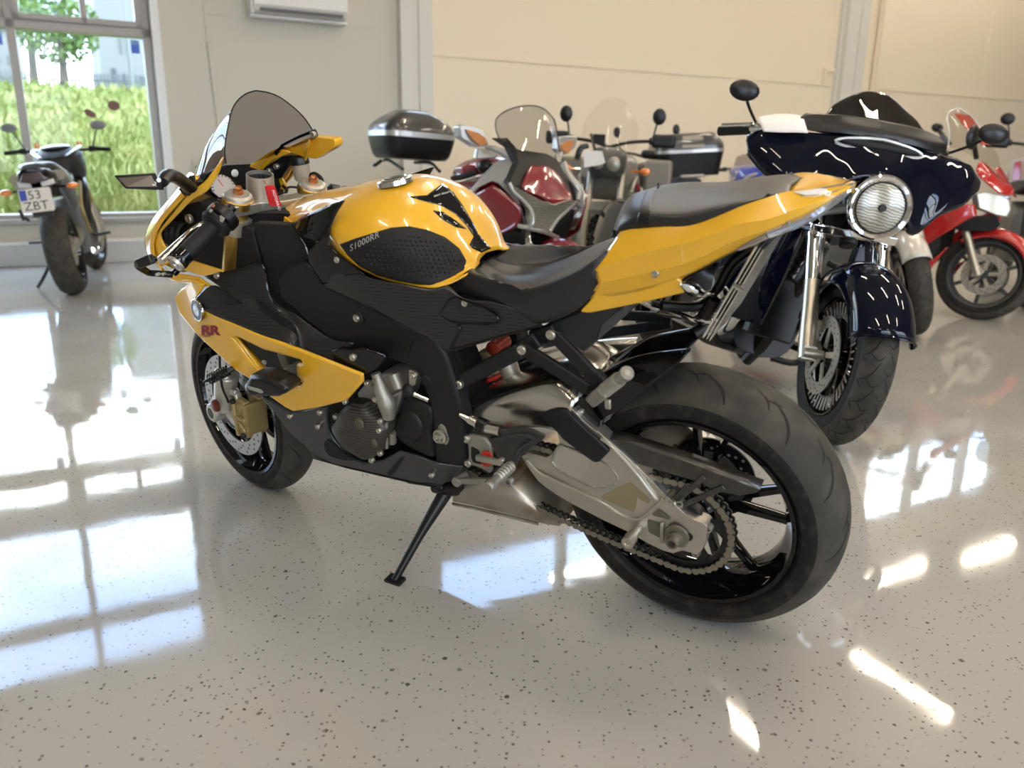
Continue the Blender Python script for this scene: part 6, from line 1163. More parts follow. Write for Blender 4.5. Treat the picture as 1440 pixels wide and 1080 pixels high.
# ---- dark red sport tourer with a top case
V = Bike(-.62, 5.55, -56.5, -.05, 'dark red sport touring motorcycle with silver headlamp surround and black top case', 1.53)
V.wheel(0, .32, .18, 'rear', 5, discs=(-1,), disc_r=.13); V.wheel(1.53, .30, .12, 'front', 5, fn=V.S); V.fork(1.53, .30, .10, .66, .022, M_stl, M_chr)
m = MB(); m.grid([[A([1.53, 0, .30]) + tyre_pt(.318, .16, b_ * D2R, a_ * D2R) for b_ in np.linspace(-80, 80, 13)] for a_ in np.linspace(15, 140, 16)]); V.p(m, 'front_mudguard', M_rd, solid=.004)
Vz = V.zx(640, 230, 7.2); Vy = V.zx(650, 140, 7.2); Vx = V.zx(550, 140, 7.2)
V.block([(.25, .14, .30, .70, .5), (.60, .20, .26, .80, .5), (1.0, .19, .26, .80, .5), (1.2, .12, .35, .75, .6)], 'engine', M_dark)
V.block([(.50, .10, .80, .94, .7), (.66, .17, .78, 1.0, .7), (.90, .18, .76, 1.03, .7), (1.08, .12, .84, .98, .8)], 'fuel_tank', M_rd)
V.block([(-.35, .12, .80, .88, .6), (-.1, .15, .78, .88, .6), (.25, .15, .74, .83, .6), (.52, .11, .76, .86, .7)], 'seat', M_seat)
V.block([(-.50, .08, .74, .82, .6), (-.25, .15, .62, .80, .6), (.10, .16, .55, .76, .6), (.40, .15, .60, .74, .7)], 'tail_cowl', M_rd)
def front_piece(Bk, fn, pts, dx, name, ma, back=(-.05, 0, 0), bev=.004, par=None, sub=None):
    """piece of a nose seen head on: outline on the photo with its distance along the bike for every corner, and a real depth"""
    L = A([fn(x, y, X) for x, y, X in pts]); m = MB(); m.prism(L, A(back)); return Bk.p(m, name, ma, par, bevel=bev, seg=3)
# side fairing cheeks (rows from the nose edge back along the flank), right hand cheek as in the photo and its mirror
ck = [[Vz(385, 215, 1.32), Vz(560, 340, 1.40), Vz(660, 440, 1.44), Vz(668, 520, 1.44), Vz(630, 640, 1.42)],
      [Vz(250, 290, 1.24), Vz(420, 400, 1.34), Vz(540, 480, 1.38), Vz(580, 600, 1.38), Vz(520, 690, 1.36)],
      [Vz(130, 330, 1.12), Vz(260, 430, 1.22), Vz(380, 560, 1.28), Vz(420, 660, 1.28), Vz(430, 740, 1.28)],
      [Vz(60, 260, 1.0), Vz(140, 480, 1.05), Vz(230, 650, 1.12), Vz(330, 760, 1.16), Vz(365, 810, 1.18)],
      [A([.80, -.24, .86]), A([.78, -.26, .72]), A([.76, -.26, .58]), A([.80, -.24, .46]), A([.85, -.22, .38])]]
G = patch(ck, 20, 22)
for g_ in (G, mir(G)): m = MB(); m.grid(g_); V.p(m, 'side_fairing', M_rd, solid=.006, off=0, smooth=60)
lw = mir(A([Vz(1215, 460, 1.46) * A([1, -1, 1]), Vz(1130, 790, 1.36) * A([1, -1, 1]), Vz(1035, 960, 1.30) * A([1, -1, 1])]))
# silver mirror arms sweeping to the screen
arm_ = [(95, 340, 1.16), (300, 110, 1.22), (420, -15, 1.24), (560, -60, 1.25), (620, 10, 1.30), (540, 180, 1.36), (590, 280, 1.40), (660, 400, 1.44), (640, 410, 1.43), (530, 290, 1.36), (440, 200, 1.32), (375, 180, 1.30), (250, 240, 1.24), (130, 345, 1.16)]
L = A([Vz(*q_) for q_ in arm_]); m = MB(); m.prism(L, (-.05, .02, 0)); V.p(m, 'mirror_arm', M_slv, bevel=.006, seg=3); m = MB(); m.prism(mir(L), (-.05, -.02, 0)); V.p(m, 'mirror_arm', M_slv, bevel=.006, seg=3)
# nose: black panel, red shield, headlamp, silver surround
front_piece(V, Vy, [(350, 390, 1.26), (460, 385, 1.27), (560, 500, 1.32), (850, 550, 1.34), (960, 600, 1.32), (1060, 780, 1.38), (1120, 960, 1.44), (1080, 1040, 1.48), (600, 900, 1.46), (470, 840, 1.40), (560, 640, 1.33), (480, 480, 1.28)], 0, 'nose_panel', M_blks, (-.06, 0, 0))
sh = [[Vy(690, 670, 1.375), Vy(850, 680, 1.385), Vy(960, 745, 1.38), Vy(1020, 830, 1.40)], [Vy(640, 770, 1.42), Vy(830, 790, 1.45), Vy(980, 850, 1.44), Vy(1065, 910, 1.43)], [Vy(600, 885, 1.46), Vy(800, 960, 1.50), Vy(940, 1030, 1.51), Vy(1110, 985, 1.47)], [Vy(640, 905, 1.465), Vy(800, 985, 1.505), Vy(930, 1055, 1.512), Vy(1100, 1020, 1.475)]]
m = MB(); m.grid(patch(sh, 20, 16)); V.p(m, 'nose_shield', M_rd, solid=.008, off=0)
hl = [(560, 200, 1.42), (660, 260, 1.47), (870, 370, 1.52), (1000, 410, 1.53), (1180, 360, 1.50), (1215, 380, 1.46), (1190, 460, 1.46), (1060, 540, 1.50), (1010, 590, 1.51), (940, 690, 1.51), (800, 650, 1.51), (770, 560, 1.50), (780, 480, 1.49), (700, 380, 1.46), (600, 280, 1.43)]
front_piece(V, Vz, hl, 0, 'headlamp', M_lampg, (-.06, 0, 0), .006)
for pth, r_ in (([(550, 195, 1.42), (600, 290, 1.435), (700, 380, 1.465), (775, 480, 1.495), (790, 600, 1.515), (740, 640, 1.50)], .010), ([(1225, 390, 1.45), (1130, 480, 1.48), (1030, 580, 1.51), (960, 690, 1.515)], .010), ([(640, 630, 1.44), (740, 650, 1.48), (900, 690, 1.50), (1040, 750, 1.46)], .012)):
    m = MB(); m.tube([Vz(*q_) for q_ in pth], r_, n=10); V.p(m, 'headlamp_surround', M_slv)
m = MB(); m.tube([Vy(1035, 640, 1.30), Vy(1060, 760, 1.36), Vy(1140, 850, 1.42), Vy(1185, 930, 1.44), Vy(1170, 1020, 1.46)], [.012, .018, .018, .016, .012], n=10); V.p(m, 'nose_trim', M_slv)
front_piece(V, Vz, [(1010, 690, 1.42), (1090, 600, 1.44), (1215, 460, 1.44), (1190, 600, 1.40), (1120, 780, 1.36), (1060, 760, 1.40)], 0, 'inner_cowl', M_dark, (-.1, 0, 0))
front_piece(V, Vz, [(1222, 460, 1.44), (1130, 700, 1.36), (1135, 790, 1.34), (1050, 960, 1.26), (1025, 955, 1.26), (1085, 800, 1.34), (1070, 760, 1.36), (1130, 590, 1.42)], 0, 'fairing_edge', M_rd, (-.25, -.05, 0))
m = MB(); m.ell(Vz(1310, 330, 1.36), (.02, .02, .014)); V.p(m, 'indicator', M_lensw)
front_piece(V, Vz, [(500, 720, 1.34), (640, 690, 1.36), (1050, 780, 1.38), (1090, 830, 1.34), (1020, 960, 1.26), (400, 960, 1.22), (380, 830, 1.24)], 0, 'radiator', M_dark, (-.05, 0, 0))
# screen with its black base
scr = [[Vy(370, 385, 1.25), Vy(500, 470, 1.30), Vy(600, 520, 1.33), Vy(750, 545, 1.345), Vy(880, 575, 1.33), Vy(985, 620, 1.29), Vy(1030, 700, 1.24)],
       [Vy(340, 300, 1.20), Vy(480, 330, 1.25), Vy(620, 350, 1.28), Vy(740, 360, 1.29), Vy(860, 380, 1.275), Vy(950, 420, 1.24), Vy(985, 500, 1.18)],
       [Vy(345, 200, 1.15), Vy(470, 180, 1.19), Vy(620, 170, 1.215), Vy(740, 175, 1.215), Vy(850, 190, 1.20), Vy(920, 230, 1.165), Vy(955, 300, 1.12)],
       [Vy(400, 140, 1.13), Vy(500, 90, 1.15), Vy(620, 65, 1.165), Vy(720, 62, 1.165), Vy(810, 85, 1.15), Vy(880, 140, 1.12), Vy(935, 210, 1.09)]]
G = patch(scr, 26, 22); m = MB(); m.grid(G); ws = V.p(m, 'windscreen', glassmat('grey_screen', (.66, .65, .63), 1.5), smooth=70)
m = MB(); m.tube(list(np.concatenate([G[::-1, 0][::-1], G[-1], G[::-1, -1]])[::3]), .0035, n=6, samples=90); V.p(m, 'screen_edge', M_blks, ws)
# mirrors with integrated indicators
mr_ = [(690, 265, 1.10), (740, 250, 1.10), (900, 300, 1.10), (940, 310, 1.11), (1000, 450, 1.14), (940, 480, 1.14), (860, 480, 1.12), (730, 400, 1.10), (695, 370, 1.09)]
L = A([Vx(*q_) for q_ in mr_]); 
lens = A([Vx(x, y, X + .012) for x, y, X in ((755, 300, 1.10), (880, 335, 1.10), (960, 390, 1.12), (975, 450, 1.14), (900, 470, 1.14), (830, 410, 1.12))])
for f_ in (lambda p: p, mir):
    m = MB(); m.prism(f_(L), (-.07, 0, 0)); mo_ = V.p(m, 'mirror', M_slv, bevel=.01, seg=3); m = MB(); m.prism(f_(lens), (-.014, 0, 0)); V.p(m, 'mirror_indicator', mat('amber_clear', (.42, .17, .06), .1, coat=1.), mo_, bevel=.002)
    m = MB(); m.tube(list(f_([Vx(960, 480, 1.13), Vx(1060, 500, 1.18), Vx(1170, 560, 1.22), Vx(1240, 620, 1.26)])), [.012, .016, .022, .018], n=10); V.p(m, 'mirror_stem', M_slv)
m = MB(); m.tube([Vx(610, 810, .98), Vx(720, 780, 1.0), Vx(860, 740, 1.03)], .016, n=12); V.p(m, 'grip', M_rubb); m = MB(); m.tube([Vx(620, 840, 1.0), Vx(760, 815, 1.03), Vx(880, 780, 1.06), Vx(980, 765, 1.08)], [.006, .007, .009, .010], n=8); V.p(m, 'brake_lever', M_slv)
m = MB(); m.ell(Vx(960, 680, 1.05), (.05, .05, .04)); V.p(m, 'switch_housing', M_blks); front_piece(V, Vx, [(880, 490, 1.06), (1060, 500, 1.08), (1100, 560, 1.10), (1060, 600, 1.09), (860, 605, 1.05)], 0, 'fluid_reservoir', mat('reservoir_silver', (.5, .48, .42), .3, .3), (-.04, 0, 0), .008)
front_piece(V, Vx, [(715, 690, .9), (800, 650, .92), (870, 660, .94), (860, 720, .94), (740, 760, .9)], 0, 'tank_shoulder', M_rd, (-.1, 0, 0), .012)
# top case on its rack: lower tub, silver band, lid
cc = A([-.27, 0, 1.12]); CW, CL_, = .27, .22
def tub(z0, z1, k0, k1, name, ma, par):
    t = np.arange(40) * 2 * PI / 40; sq = lambda k: A([[CL_ * k * math.copysign(abs(math.cos(a)) ** .45, math.cos(a)), CW * k * math.copysign(abs(math.sin(a)) ** .45, math.sin(a)), 0] for a in t])
    m = MB(); n_ = 6; L_ = []
    for i in range(n_ + 1): u_ = i / n_; kk = (k0(u_) if callable(k0) else k0 + (k1 - k0) * u_); L_.append(cc + sq(kk) + A([0, 0, z0 + (z1 - z0) * u_]))
    m.loft(L_); return V.p(m, name, ma, par, smooth=50)
tc0 = tub(-.12, .02, lambda u_: .80 + .20 * math.sqrt(u_), 0, 'case_tub', M_blks, None)
tub(.02, .055, 1.012, 1.012, 'case_band', M_slv, tc0); tub(.055, .20, lambda u_: max(.35, math.cos(u_ * 1.18)), 0, 'case_lid', mat('case_black', (.03, .028, .028), .3, coat=.6), tc0)
m = MB(); m.tube([(-.1, .14, .93), (-.28, .16, .985), (-.45, .12, .985)], .011, n=8); m.tube([(-.1, -.14, .93), (-.28, -.16, .985), (-.45, -.12, .985)], .011, n=8); m.bar((-.40, -.16, .98), (-.40, .16, .98), .03, .02); m.tube([(-.42, -.15, .985), (-.44, -.19, .95), (-.44, -.21, .95)], .012, n=8); V.p(m, 'case_rack', M_blks)

# ---- dusty adventure bike with knobbly tyres behind the red one
D_ = Bike(.80, 6.80, -100, -.03, 'grey adventure motorcycle with knobbly tyres and gold rims behind the red tourer', 1.50)
D_.wheel(0, .33, .15, 'rear', 8, discs=(-1,), disc_r=.13, rimmat=M_gold, knob=True); D_.wheel(1.50, .335, .115, 'front', 12, discs=(1, -1), rimmat=mat('yellow_rim', (.62, .36, .05), .35, .3), fn=D_.S, knob=True, sw=(.006, .008)); D_.fork(1.5, .335, .105, .80, .022, mat('fork_tan', (.40, .36, .28), .45, .6), M_stl, split=.6)
D_.block([(.40, .15, .26, .70, .5), (.75, .22, .26, .72, .5), (1.02, .15, .32, .70, .6)], 'engine', mat('engine_beige', (.34, .30, .23), .5, .5)); 
for sd in (1, -1): m = MB(); m.tube([(.75, sd * .18, .48), (.76, sd * .33, .50)], [.085, .07], n=18); D_.p(m, 'cylinder', MATS['engine_beige'], bevel=.008)
D_.block([(.50, .12, .80, .95, .7), (.70, .19, .76, 1.03, .6), (.98, .20, .74, 1.07, .6), (1.16, .12, .84, 1.0, .7)], 'fuel_tank', mat('khaki_grey', (.17, .155, .125), .4, coat=.4)); D_.block([(-.35, .12, .86, .94, .6), (.1, .15, .82, .92, .6), (.5, .12, .80, .90, .7)], 'seat', mat('brown_seat', (.10, .075, .05), .6))
D_.block([(1.22, .03, .70, .74, .7), (1.45, .07, .70, .75, .7), (1.78, .05, .69, .72, .7)], 'beak', mat('beak_grey', (.10, .095, .08), .45)); D_.block([(1.16, .13, .90, 1.10, .6), (1.28, .12, .90, 1.08, .6), (1.33, .08, .93, 1.05, .7)], 'headlamp_cowl', mat('cowl_dark', (.05, .048, .042), .4)); m = MB(); m.ell((1.325, .05, .99), (.02, .045, .05)); D_.p(m, 'headlamp', M_lampg); m = MB(); m.ell((1.325, -.05, .99), (.02, .035, .04)); D_.p(m, 'headlamp', M_lampg)
m = MB(); G = patch([[(1.22, .19, 1.08), (1.29, .10, 1.08), (1.32, 0, 1.08), (1.29, -.10, 1.08), (1.22, -.19, 1.08)], [(1.12, .18, 1.25), (1.18, .10, 1.27), (1.20, 0, 1.28), (1.18, -.10, 1.27), (1.12, -.18, 1.25)], [(1.05, .10, 1.38), (1.08, .06, 1.41), (1.09, 0, 1.42), (1.08, -.06, 1.41), (1.05, -.10, 1.38)]], 16, 12); m.grid(G); D_.p(m, 'windscreen', glassmat('faint_screen', (.93, .92, .90), 1.35), smooth=70)
D_.bars(A([1.08, 0, 1.10]), .44, .05, .08, (A([0, .03, .14]), (.016, .045, .055)))
for sd in (1, -1): m = MB(); m.box((1.10, sd * .36, 1.15), (.05, .16, .09)); D_.p(xf(m, D_.S), 'hand_guard', M_blks, bevel=.02)
Dp = D_.zx(780, 140, 9); 
front_piece(D_, Dp, [(370, 640, 1.40), (600, 650, 1.40), (640, 800, 1.40), (560, 830, 1.40), (370, 860, 1.40)], 0, 'price_sheet', M_paper, (-.004, 0, 0), 0)
m = MB(); m.bar(Dp(460, 440, 1.25), Dp(510, 640, 1.30), .018, .018); m.box(Dp(565, 500, 1.2), (.05, .08, .06)); m.tube([Dp(280, 760, 1.3), Dp(330, 620, 1.28), Dp(420, 580, 1.26)], .02, n=8); D_.p(m, 'screen_mount', M_blks)
for sd in (1, -1): m = MB(); m.box((-.05, sd * .34, .86), (.42, .22, .34)); D_.p(m, 'pannier', mat('pannier_grey', (.22, .20, .17), .45, .5), bevel=.025)
m = MB(); m.box((-.1, .30, 1.07), (.30, .22, .07)); D_.p(m, 'pannier_bag', M_blks, bevel=.03)
for sd in (1, -1):
    m = MB(); m.tube([(1.2, sd * .17, .80), (1.05, sd * .22, .58), (.85, sd * .24, .36)], .014, n=8); m.tube([(1.2, sd * .17, .80), (.95, sd * .2, .9), (.7, sd * .2, .7)], .014, n=8); D_.p(m, 'crash_bar', M_alud)
    m = MB(); m.tube([(1.3, sd * .17, .95), (1.33, sd * .24, .95)], .008, n=6); m.ell((1.33, sd * .26, .95), (.025, .035, .025)); D_.p(m, 'indicator', M_amb)
m = MB(); m.tube([(.95, .10, .95), (1.0, .2, .85), (.8, .24, .75)], .02, n=8); D_.p(m, 'tank_trim', M_rd)

# ---- bike with a grey top case, seen from behind
T_ = Bike(1.43, 7.1, 95, -.06, 'black motorcycle seen from behind with a large grey banded top case', 1.48)
T_.wheel(0, .32, .16, 'rear', 5, discs=(-1,), disc_r=.12); T_.wheel(1.48, .305, .115, 'front', 5, fn=T_.S); T_.fork(1.48, .305, .10, .72, .021)
T_.block([(.45, .15, .26, .70, .5), (.75, .20, .26, .72, .5), (1.02, .14, .32, .70, .6)], 'engine', M_eng); T_.block([(.5, .12, .80, .93, .7), (.75, .18, .76, 1.0, .6), (1.1, .14, .82, 1.0, .7)], 'fuel_tank', M_gls); T_.block([(-.3, .13, .80, .88, .6), (.1, .15, .78, .87, .6), (.5, .12, .78, .87, .7)], 'seat', M_seat)
T_.bars(A([1.06, 0, 1.04]), .40, .06, .08, (A([0.02, .03, .17]), (.016, .035, .05)))
cx_, cz_ = -.26, 1.02
def box_case(z0, z1, k0, k1, name, ma, par):
    t = np.arange(40) * 2 * PI / 40; L_ = []
    for i in range(7):
        u_ = i / 6; k = k0(u_) if callable(k0) else k0 + (k1 - k0) * u_
        L_.append(A([[cx_ + .23 * k * math.copysign(abs(math.cos(a)) ** .35, math.cos(a)), .275 * k * math.copysign(abs(math.sin(a)) ** .35, math.sin(a)), cz_ + z0 + (z1 - z0) * u_] for a in t]))
    m = MB(); m.loft(L_); return T_.p(m, name, ma, par, smooth=45)
tb0 = box_case(-.12, .06, lambda u_: .88 + .12 * u_, 0, 'case_tub', M_blks, None); box_case(.06, .085, 1.012, 1.012, 'case_band', M_slv, tb0); box_case(.085, .21, lambda u_: max(.72, 1 - .28 * u_ ** 2.5), 0, 'case_lid', mat('case_grey', (.045, .045, .047), .3, coat=.5), tb0)
m = MB(); m.prism(rnd([(cx_ - .235, .09, cz_ + .10), (cx_ - .235, -.09, cz_ + .10), (cx_ - .20, -.08, cz_ + .19), (cx_ - .20, .08, cz_ + .19)], .01), (.02, 0, 0)); T_.p(m, 'case_latch', mat('latch_beige', (.30, .27, .22), .4), tb0)
m = MB(); m.tube([(0, .14, .86), (-.2, .16, .90), (-.45, .1, .90), (-.45, -.1, .90), (-.2, -.16, .90), (0, -.14, .86)], .013, n=8); T_.p(m, 'case_rack', M_slv)
for sd in (1, -1):
    m = MB(); m.tube([(.3, sd * .16, .44), (.0, sd * .20, .56), (-.3, sd * .22, .70)], [.03, .05, .052], n=16, samples=14); T_.p(m, 'silencer', M_alub)
    m = MB(); m.tube([(.35, sd * .12, .50), (.2, sd * .16, .74), (-.2, sd * .15, .80)], .014, n=8); T_.p(m, 'subframe', M_slv)
    m = MB(); m.tube([(-.25, sd * .10, .76), (-.27, sd * .2, .77)], .008, n=6); m.ell((-.28, sd * .22, .77), (.025, .035, .022)); T_.p(m, 'rear_indicator', M_amb)
m = MB(); m.box((-.42, 0, .78), (.05, .18, .05)); T_.p(m, 'tail_lamp', M_rd2, bevel=.01); m = MB(); m.box((-.46, 0, .60), (.01, .18, .14)); T_.p(m, 'registration_plate', M_wht, bevel=.003)

# ---- blue sport bike, only its tank top shows
M_blu = mat('blue_paint', (.012, .045, .36), .25, coat=1.)
K_ = Bike(2.40, 7.9, 80, -.1, 'blue sport motorcycle with a yellow tank patch, half hidden behind the grey top case', 1.42)
K_.wheel(0, .315, .18, 'rear', 5, discs=(-1,), disc_r=.11); K_.wheel(1.42, .298, .12, 'front', 5, fn=K_.S); K_.fork(1.42, .298, .10, .66, .025)
K_.block([(.45, .15, .24, .74, .5), (.8, .22, .22, .80, .5), (1.2, .18, .40, .86, .6), (1.45, .10, .66, .86, .7)], 'side_fairing', M_blu); K_.block([(.40, .12, .78, .90, .7), (.58, .19, .76, .98, .6), (.86, .20, .74, 1.0, .6), (1.04, .12, .82, .95, .7)], 'fuel_tank', M_blu)
K_.block([(-.38, .05, .88, .93, .7), (-.1, .12, .80, .92, .6), (.25, .14, .74, .86, .6)], 'tail_cowl', M_blu); K_.block([(.0, .12, .80, .85, .6), (.42, .12, .76, .84, .7)], 'seat', M_seat)
K_.bars(A([1.04, 0, .96]), .36, .0, .06); m = MB(); m.prism(rnd([(.62, .196, .88), (.78, .205, .86), (.80, .19, .94), (.66, .175, .95)], .01), (0, -.02, 0)); K_.p(m, 'tank_patch', mat('yellow_patch', (.65, .38, .04), .35, coat=.5)); m = MB(); m.prism(rnd([(.50, .175, .86), (.60, .195, .86), (.60, .165, .95), (.50, .15, .94)], .01), (0, -.02, 0)); K_.p(m, 'tank_graphic', M_lensw)
m = MB(); m.grid(patch([[(1.2, .14, .92), (1.32, 0, .92), (1.2, -.14, .92)], [(1.05, .10, 1.08), (1.10, 0, 1.10), (1.05, -.10, 1.08)]], 10, 8)); K_.p(m, 'windscreen', M_screen)
# ---- big navy touring motorcycle with its fairing towards us
def sx_fn(Bk):
    def sx(px, py, X):
        o = Bk.RS.T @ (Bk.eye() - Bk.sb) + Bk.sb; d = Bk.RS.T @ Bk.dirn(px, py); return o + d * (X - o[0]) / d[0]
    return sx
H_ = Bike(.80, 4.441, -76.975, -.278, 'large navy touring motorcycle with batwing fairing and round chrome headlamp', 1.6, rake=26, steer=-15.6)
H_.sb = A([1.69, 0, 0]); SX = sx_fn(H_); HS = H_.S
h1 = lambda x, y, X: SX(1000 + x / 6, 100 + y / 6, X); h3 = lambda x, y, X: SX(1120 + x / 7.2, 240 + y / 7.2, X); h4 = lambda x, y, X: SX(1090 + x / 6, 330 + y / 6, X)
H_.wheel(0, .325, .18, 'rear', 9, discs=(-1,), disc_r=.145, pairs=False); H_.wheel(1.6, .325, .132, 'front', 9, fn=HS, groove=22, disc_r=.147, hubw=.07, lipr=.226, sw=(.014, .03))
m = MB()
for k in range(44): a = k * 2 * PI / 44; c = A([1.6, 0, .325]); m.bar(c + A([math.cos(a) * .150, -.045, math.sin(a) * .150]), c + A([math.cos(a) * .203, -.052, math.sin(a) * .203]), .006, .004)
m.lathe([(.148, -.045), (.153, -.048), (.153, -.042)], A([1.6, 0, .325]), (0, 1, 0), n=44, closed=True); H_.p(xf(m, HS), 'front_rim_fin', M_alud)
for sd in (1, -1):
    p0 = A([1.57, sd * .129, .325]); a_ = H_.ax
    m = MB(); m.tube([p0 - a_ * .03, p0 + a_ * .05, p0 + a_ * .06, p0 + a_ * .30], [.033, .033, .030, .030], n=20); m.cyl(A([1.6, sd * .155, .325]), A([1.6, sd * .08, .325]), .018, n=16); m.bar(A([1.6, sd * .129, .325]), p0, .05, .05); m.bar(p0 + a_ * .2, p0 + a_ * .2 + A([.0, -sd * .05, 0]), .018, .018); H_.p(xf(m, HS), 'fork_lower', M_stl, bevel=.004)
    m = MB(); m.tube([p0 + a_ * .29, p0 + a_ * .295, p0 + a_ * .50], [.030, .033, .033], n=20); H_.p(xf(m, HS), 'fork_cover', M_chr)
    m = MB(); m.tube([p0 + a_ * .46, p0 + a_ * .60], .036, n=18); H_.p(xf(m, HS), 'fork_shroud', M_chr)
    m = MB(); m.box(p0 + A([-.07, -sd * .02, .07]), (.07, .06, .10)); H_.p(xf(m, HS), 'front_brake_caliper', M_alud, bevel=.012)
    m = MB(); m.tube([p0 + A([-.06, -sd * .02, .10]), p0 + a_ * .3 + A([-.04, -sd * .03, 0]), p0 + a_ * .5 + A([-.02, -sd * .05, 0])], .005, n=8); H_.p(xf(m, HS), 'brake_hose', M_rubb)
cw = A([1.6, 0, .325]); G = [[cw + tyre_pt(.362, .215, b_ * D2R, a__ * D2R, .235) for b_ in np.linspace(-100, 100, 25)] for a__ in np.linspace(22, 158, 30)]
m = MB(); m.grid(G); H_.p(xf(m, HS), 'front_mudguard', M_navy, solid=.004)
m = MB(); 
for b_ in (-98, 98): m.tube([HS(cw + tyre_pt(.362, .215, b_ * D2R, a__ * D2R, .235, .004)) for a__ in np.linspace(22, 158, 20)], .004, n=6)
m.tube([HS(cw + tyre_pt(.362, .215, b_ * D2R, 22 * D2R, .235, .003)) for b_ in np.linspace(-98, 98, 15)], .004, n=6); H_.p(m, 'mudguard_edge', M_navy)
BW = [[(1.40, 0, 1.135), (1.395, .07, 1.135), (1.39, .14, 1.132), (1.375, .21, 1.13), (1.355, .28, 1.125), (1.33, .35, 1.12), (1.31, .41, 1.11), (1.285, .455, 1.08)],
      [(1.44, 0, 1.10), (1.435, .08, 1.098), (1.425, .15, 1.09), (1.41, .21, 1.075), (1.39, .28, 1.065), (1.37, .34, 1.07), (1.345, .405, 1.075), (1.305, .460, 1.066)],
      [(1.485, 0, 1.045), (1.475, .09, 1.035), (1.46, .155, 1.0), (1.445, .205, .965), (1.43, .265, .965), (1.405, .335, 1.005), (1.37, .40, 1.035), (1.32, .462, 1.05)],
      [(1.515, 0, .998), (1.50, .095, .97), (1.49, .135, .90), (1.475, .165, .845), (1.455, .215, .835), (1.44, .285, .91), (1.39, .385, .96), (1.335, .452, 1.018)],
      [(1.49, 0, .985), (1.48, .09, .955), (1.465, .13, .88), (1.45, .165, .825), (1.43, .215, .815), (1.41, .285, .89), (1.36, .38, .945), (1.30, .445, 1.01)]]
H_.shell(BW, 'batwing_fairing', M_navy, 40, 26, .006, fn=HS, smooth=70)
H_.shell([[(1.33, 0, .99), (1.33, .15, .98), (1.33, .25, .93), (1.29, .40, 1.0)], [(1.28, 0, 1.12), (1.28, .15, 1.12), (1.28, .30, 1.11), (1.25, .44, 1.07)]], 'inner_fairing', M_blks, 14, 6, .01, fn=HS)
H_.shell([[(1.425, 0, 1.125), (1.41, .12, 1.125), (1.385, .21, 1.122), (1.345, .285, 1.125)], [(1.42, 0, 1.16), (1.405, .12, 1.16), (1.375, .21, 1.16), (1.335, .285, 1.165)], [(1.385, 0, 1.20), (1.37, .12, 1.20), (1.345, .20, 1.195), (1.315, .262, 1.19)]], 'screen_trim', M_blks, 22, 10, .008, fn=HS)
H_.shell([[(1.385, 0, 1.19), (1.37, .11, 1.19), (1.34, .20, 1.185)], [(1.335, 0, 1.255), (1.325, .09, 1.25), (1.305, .165, 1.235)], [(1.295, 0, 1.30), (1.29, .07, 1.292), (1.28, .125, 1.268)], [(1.275, 0, 1.318), (1.275, .04, 1.314), (1.27, .075, 1.30)]], 'windscreen', glassmat('dark_screen', (.16, .15, .16), 1.6), 20, 16, .004, fn=HS, smooth=70)
m = MB(); t = np.linspace(0, 2 * PI, 40, endpoint=False)
m.tube([HS((1.447 - abs(math.cos(a)) ** 2 * .02, .165 * math.cos(a), 1.105 + .022 * math.sin(a) - .008 * abs(math.cos(a)))) for a in t], .0065, n=6, closed=True, samples=80); H_.p(m, 'vent_rim', M_slv)
m = MB(); m.ell((1.437, 0, 1.103), (.012, .150, .018)); H_.p(xf(m, HS), 'fairing_vent', M_dark)
hc = A([1.545, .012, .882]); m = MB(); m.lathe([(.098, .0), (.110, .004), (.117, .0), (.117, -.02), (.108, -.05), (.085, -.10), (.0, -.12)], HS(hc), HS(A([1., 0, -.06]) + hc) - HS(hc), n=48); hl_ = H_.p(m, 'headlamp', M_chr)
m = MB(); m.lathe([(0, .016), (.05, .012), (.085, .004), (.099, -.002)], HS(hc), HS(A([1., 0, -.06]) + hc) - HS(hc), n=48); H_.p(m, 'headlamp_lens', M_lampg, hl_)
m = MB(); m.lathe([(0, .024), (.013, .024), (.015, .010)], HS(hc), HS(A([1., 0, -.06]) + hc) - HS(hc), n=20); H_.p(m, 'lamp_cap', M_blks, hl_)
m = MB(); m.lathe([(.088, .006), (.091, .008), (.094, .004)], HS(hc), HS(A([1., 0, -.06]) + hc) - HS(hc), n=48); H_.p(m, 'lens_rim', M_blks, hl_)
# yokes, lower chrome cover and signal bar
m = MB(); p0 = A([1.57, 0, .325]); a_ = H_.ax
m.loft([[p0 + a_ * .50 + A([.05, y_, -.012]), p0 + a_ * .50 + A([.06, y_, .02]), p0 + a_ * .50 + A([-.05, y_, .02]), p0 + a_ * .50 + A([-.05, y_, -.012])] for y_ in (-.17, -.10, 0, .10, .17)]); H_.p(xf(m, HS), 'lower_yoke_cover', M_chr, bevel=.006)
m = MB(); m.tube([p0 + a_ * .58 + A([.06, -.13, 0]), p0 + a_ * .58 + A([.10, -.06, .02])], .018, n=14); m.tube([p0 + a_ * .58 + A([.06, .13, 0]), p0 + a_ * .58 + A([.10, .06, .02])], .018, n=14); H_.p(xf(m, HS), 'lamp_bracket', M_slv)
m = MB(); m.tube([p0 + a_ * .45, p0 + a_ * .72], .035, n=14); m.box(p0 + a_ * .56, (.06, .22, .10)); H_.p(xf(m, HS), 'steering_neck', M_blks, bevel=.01)
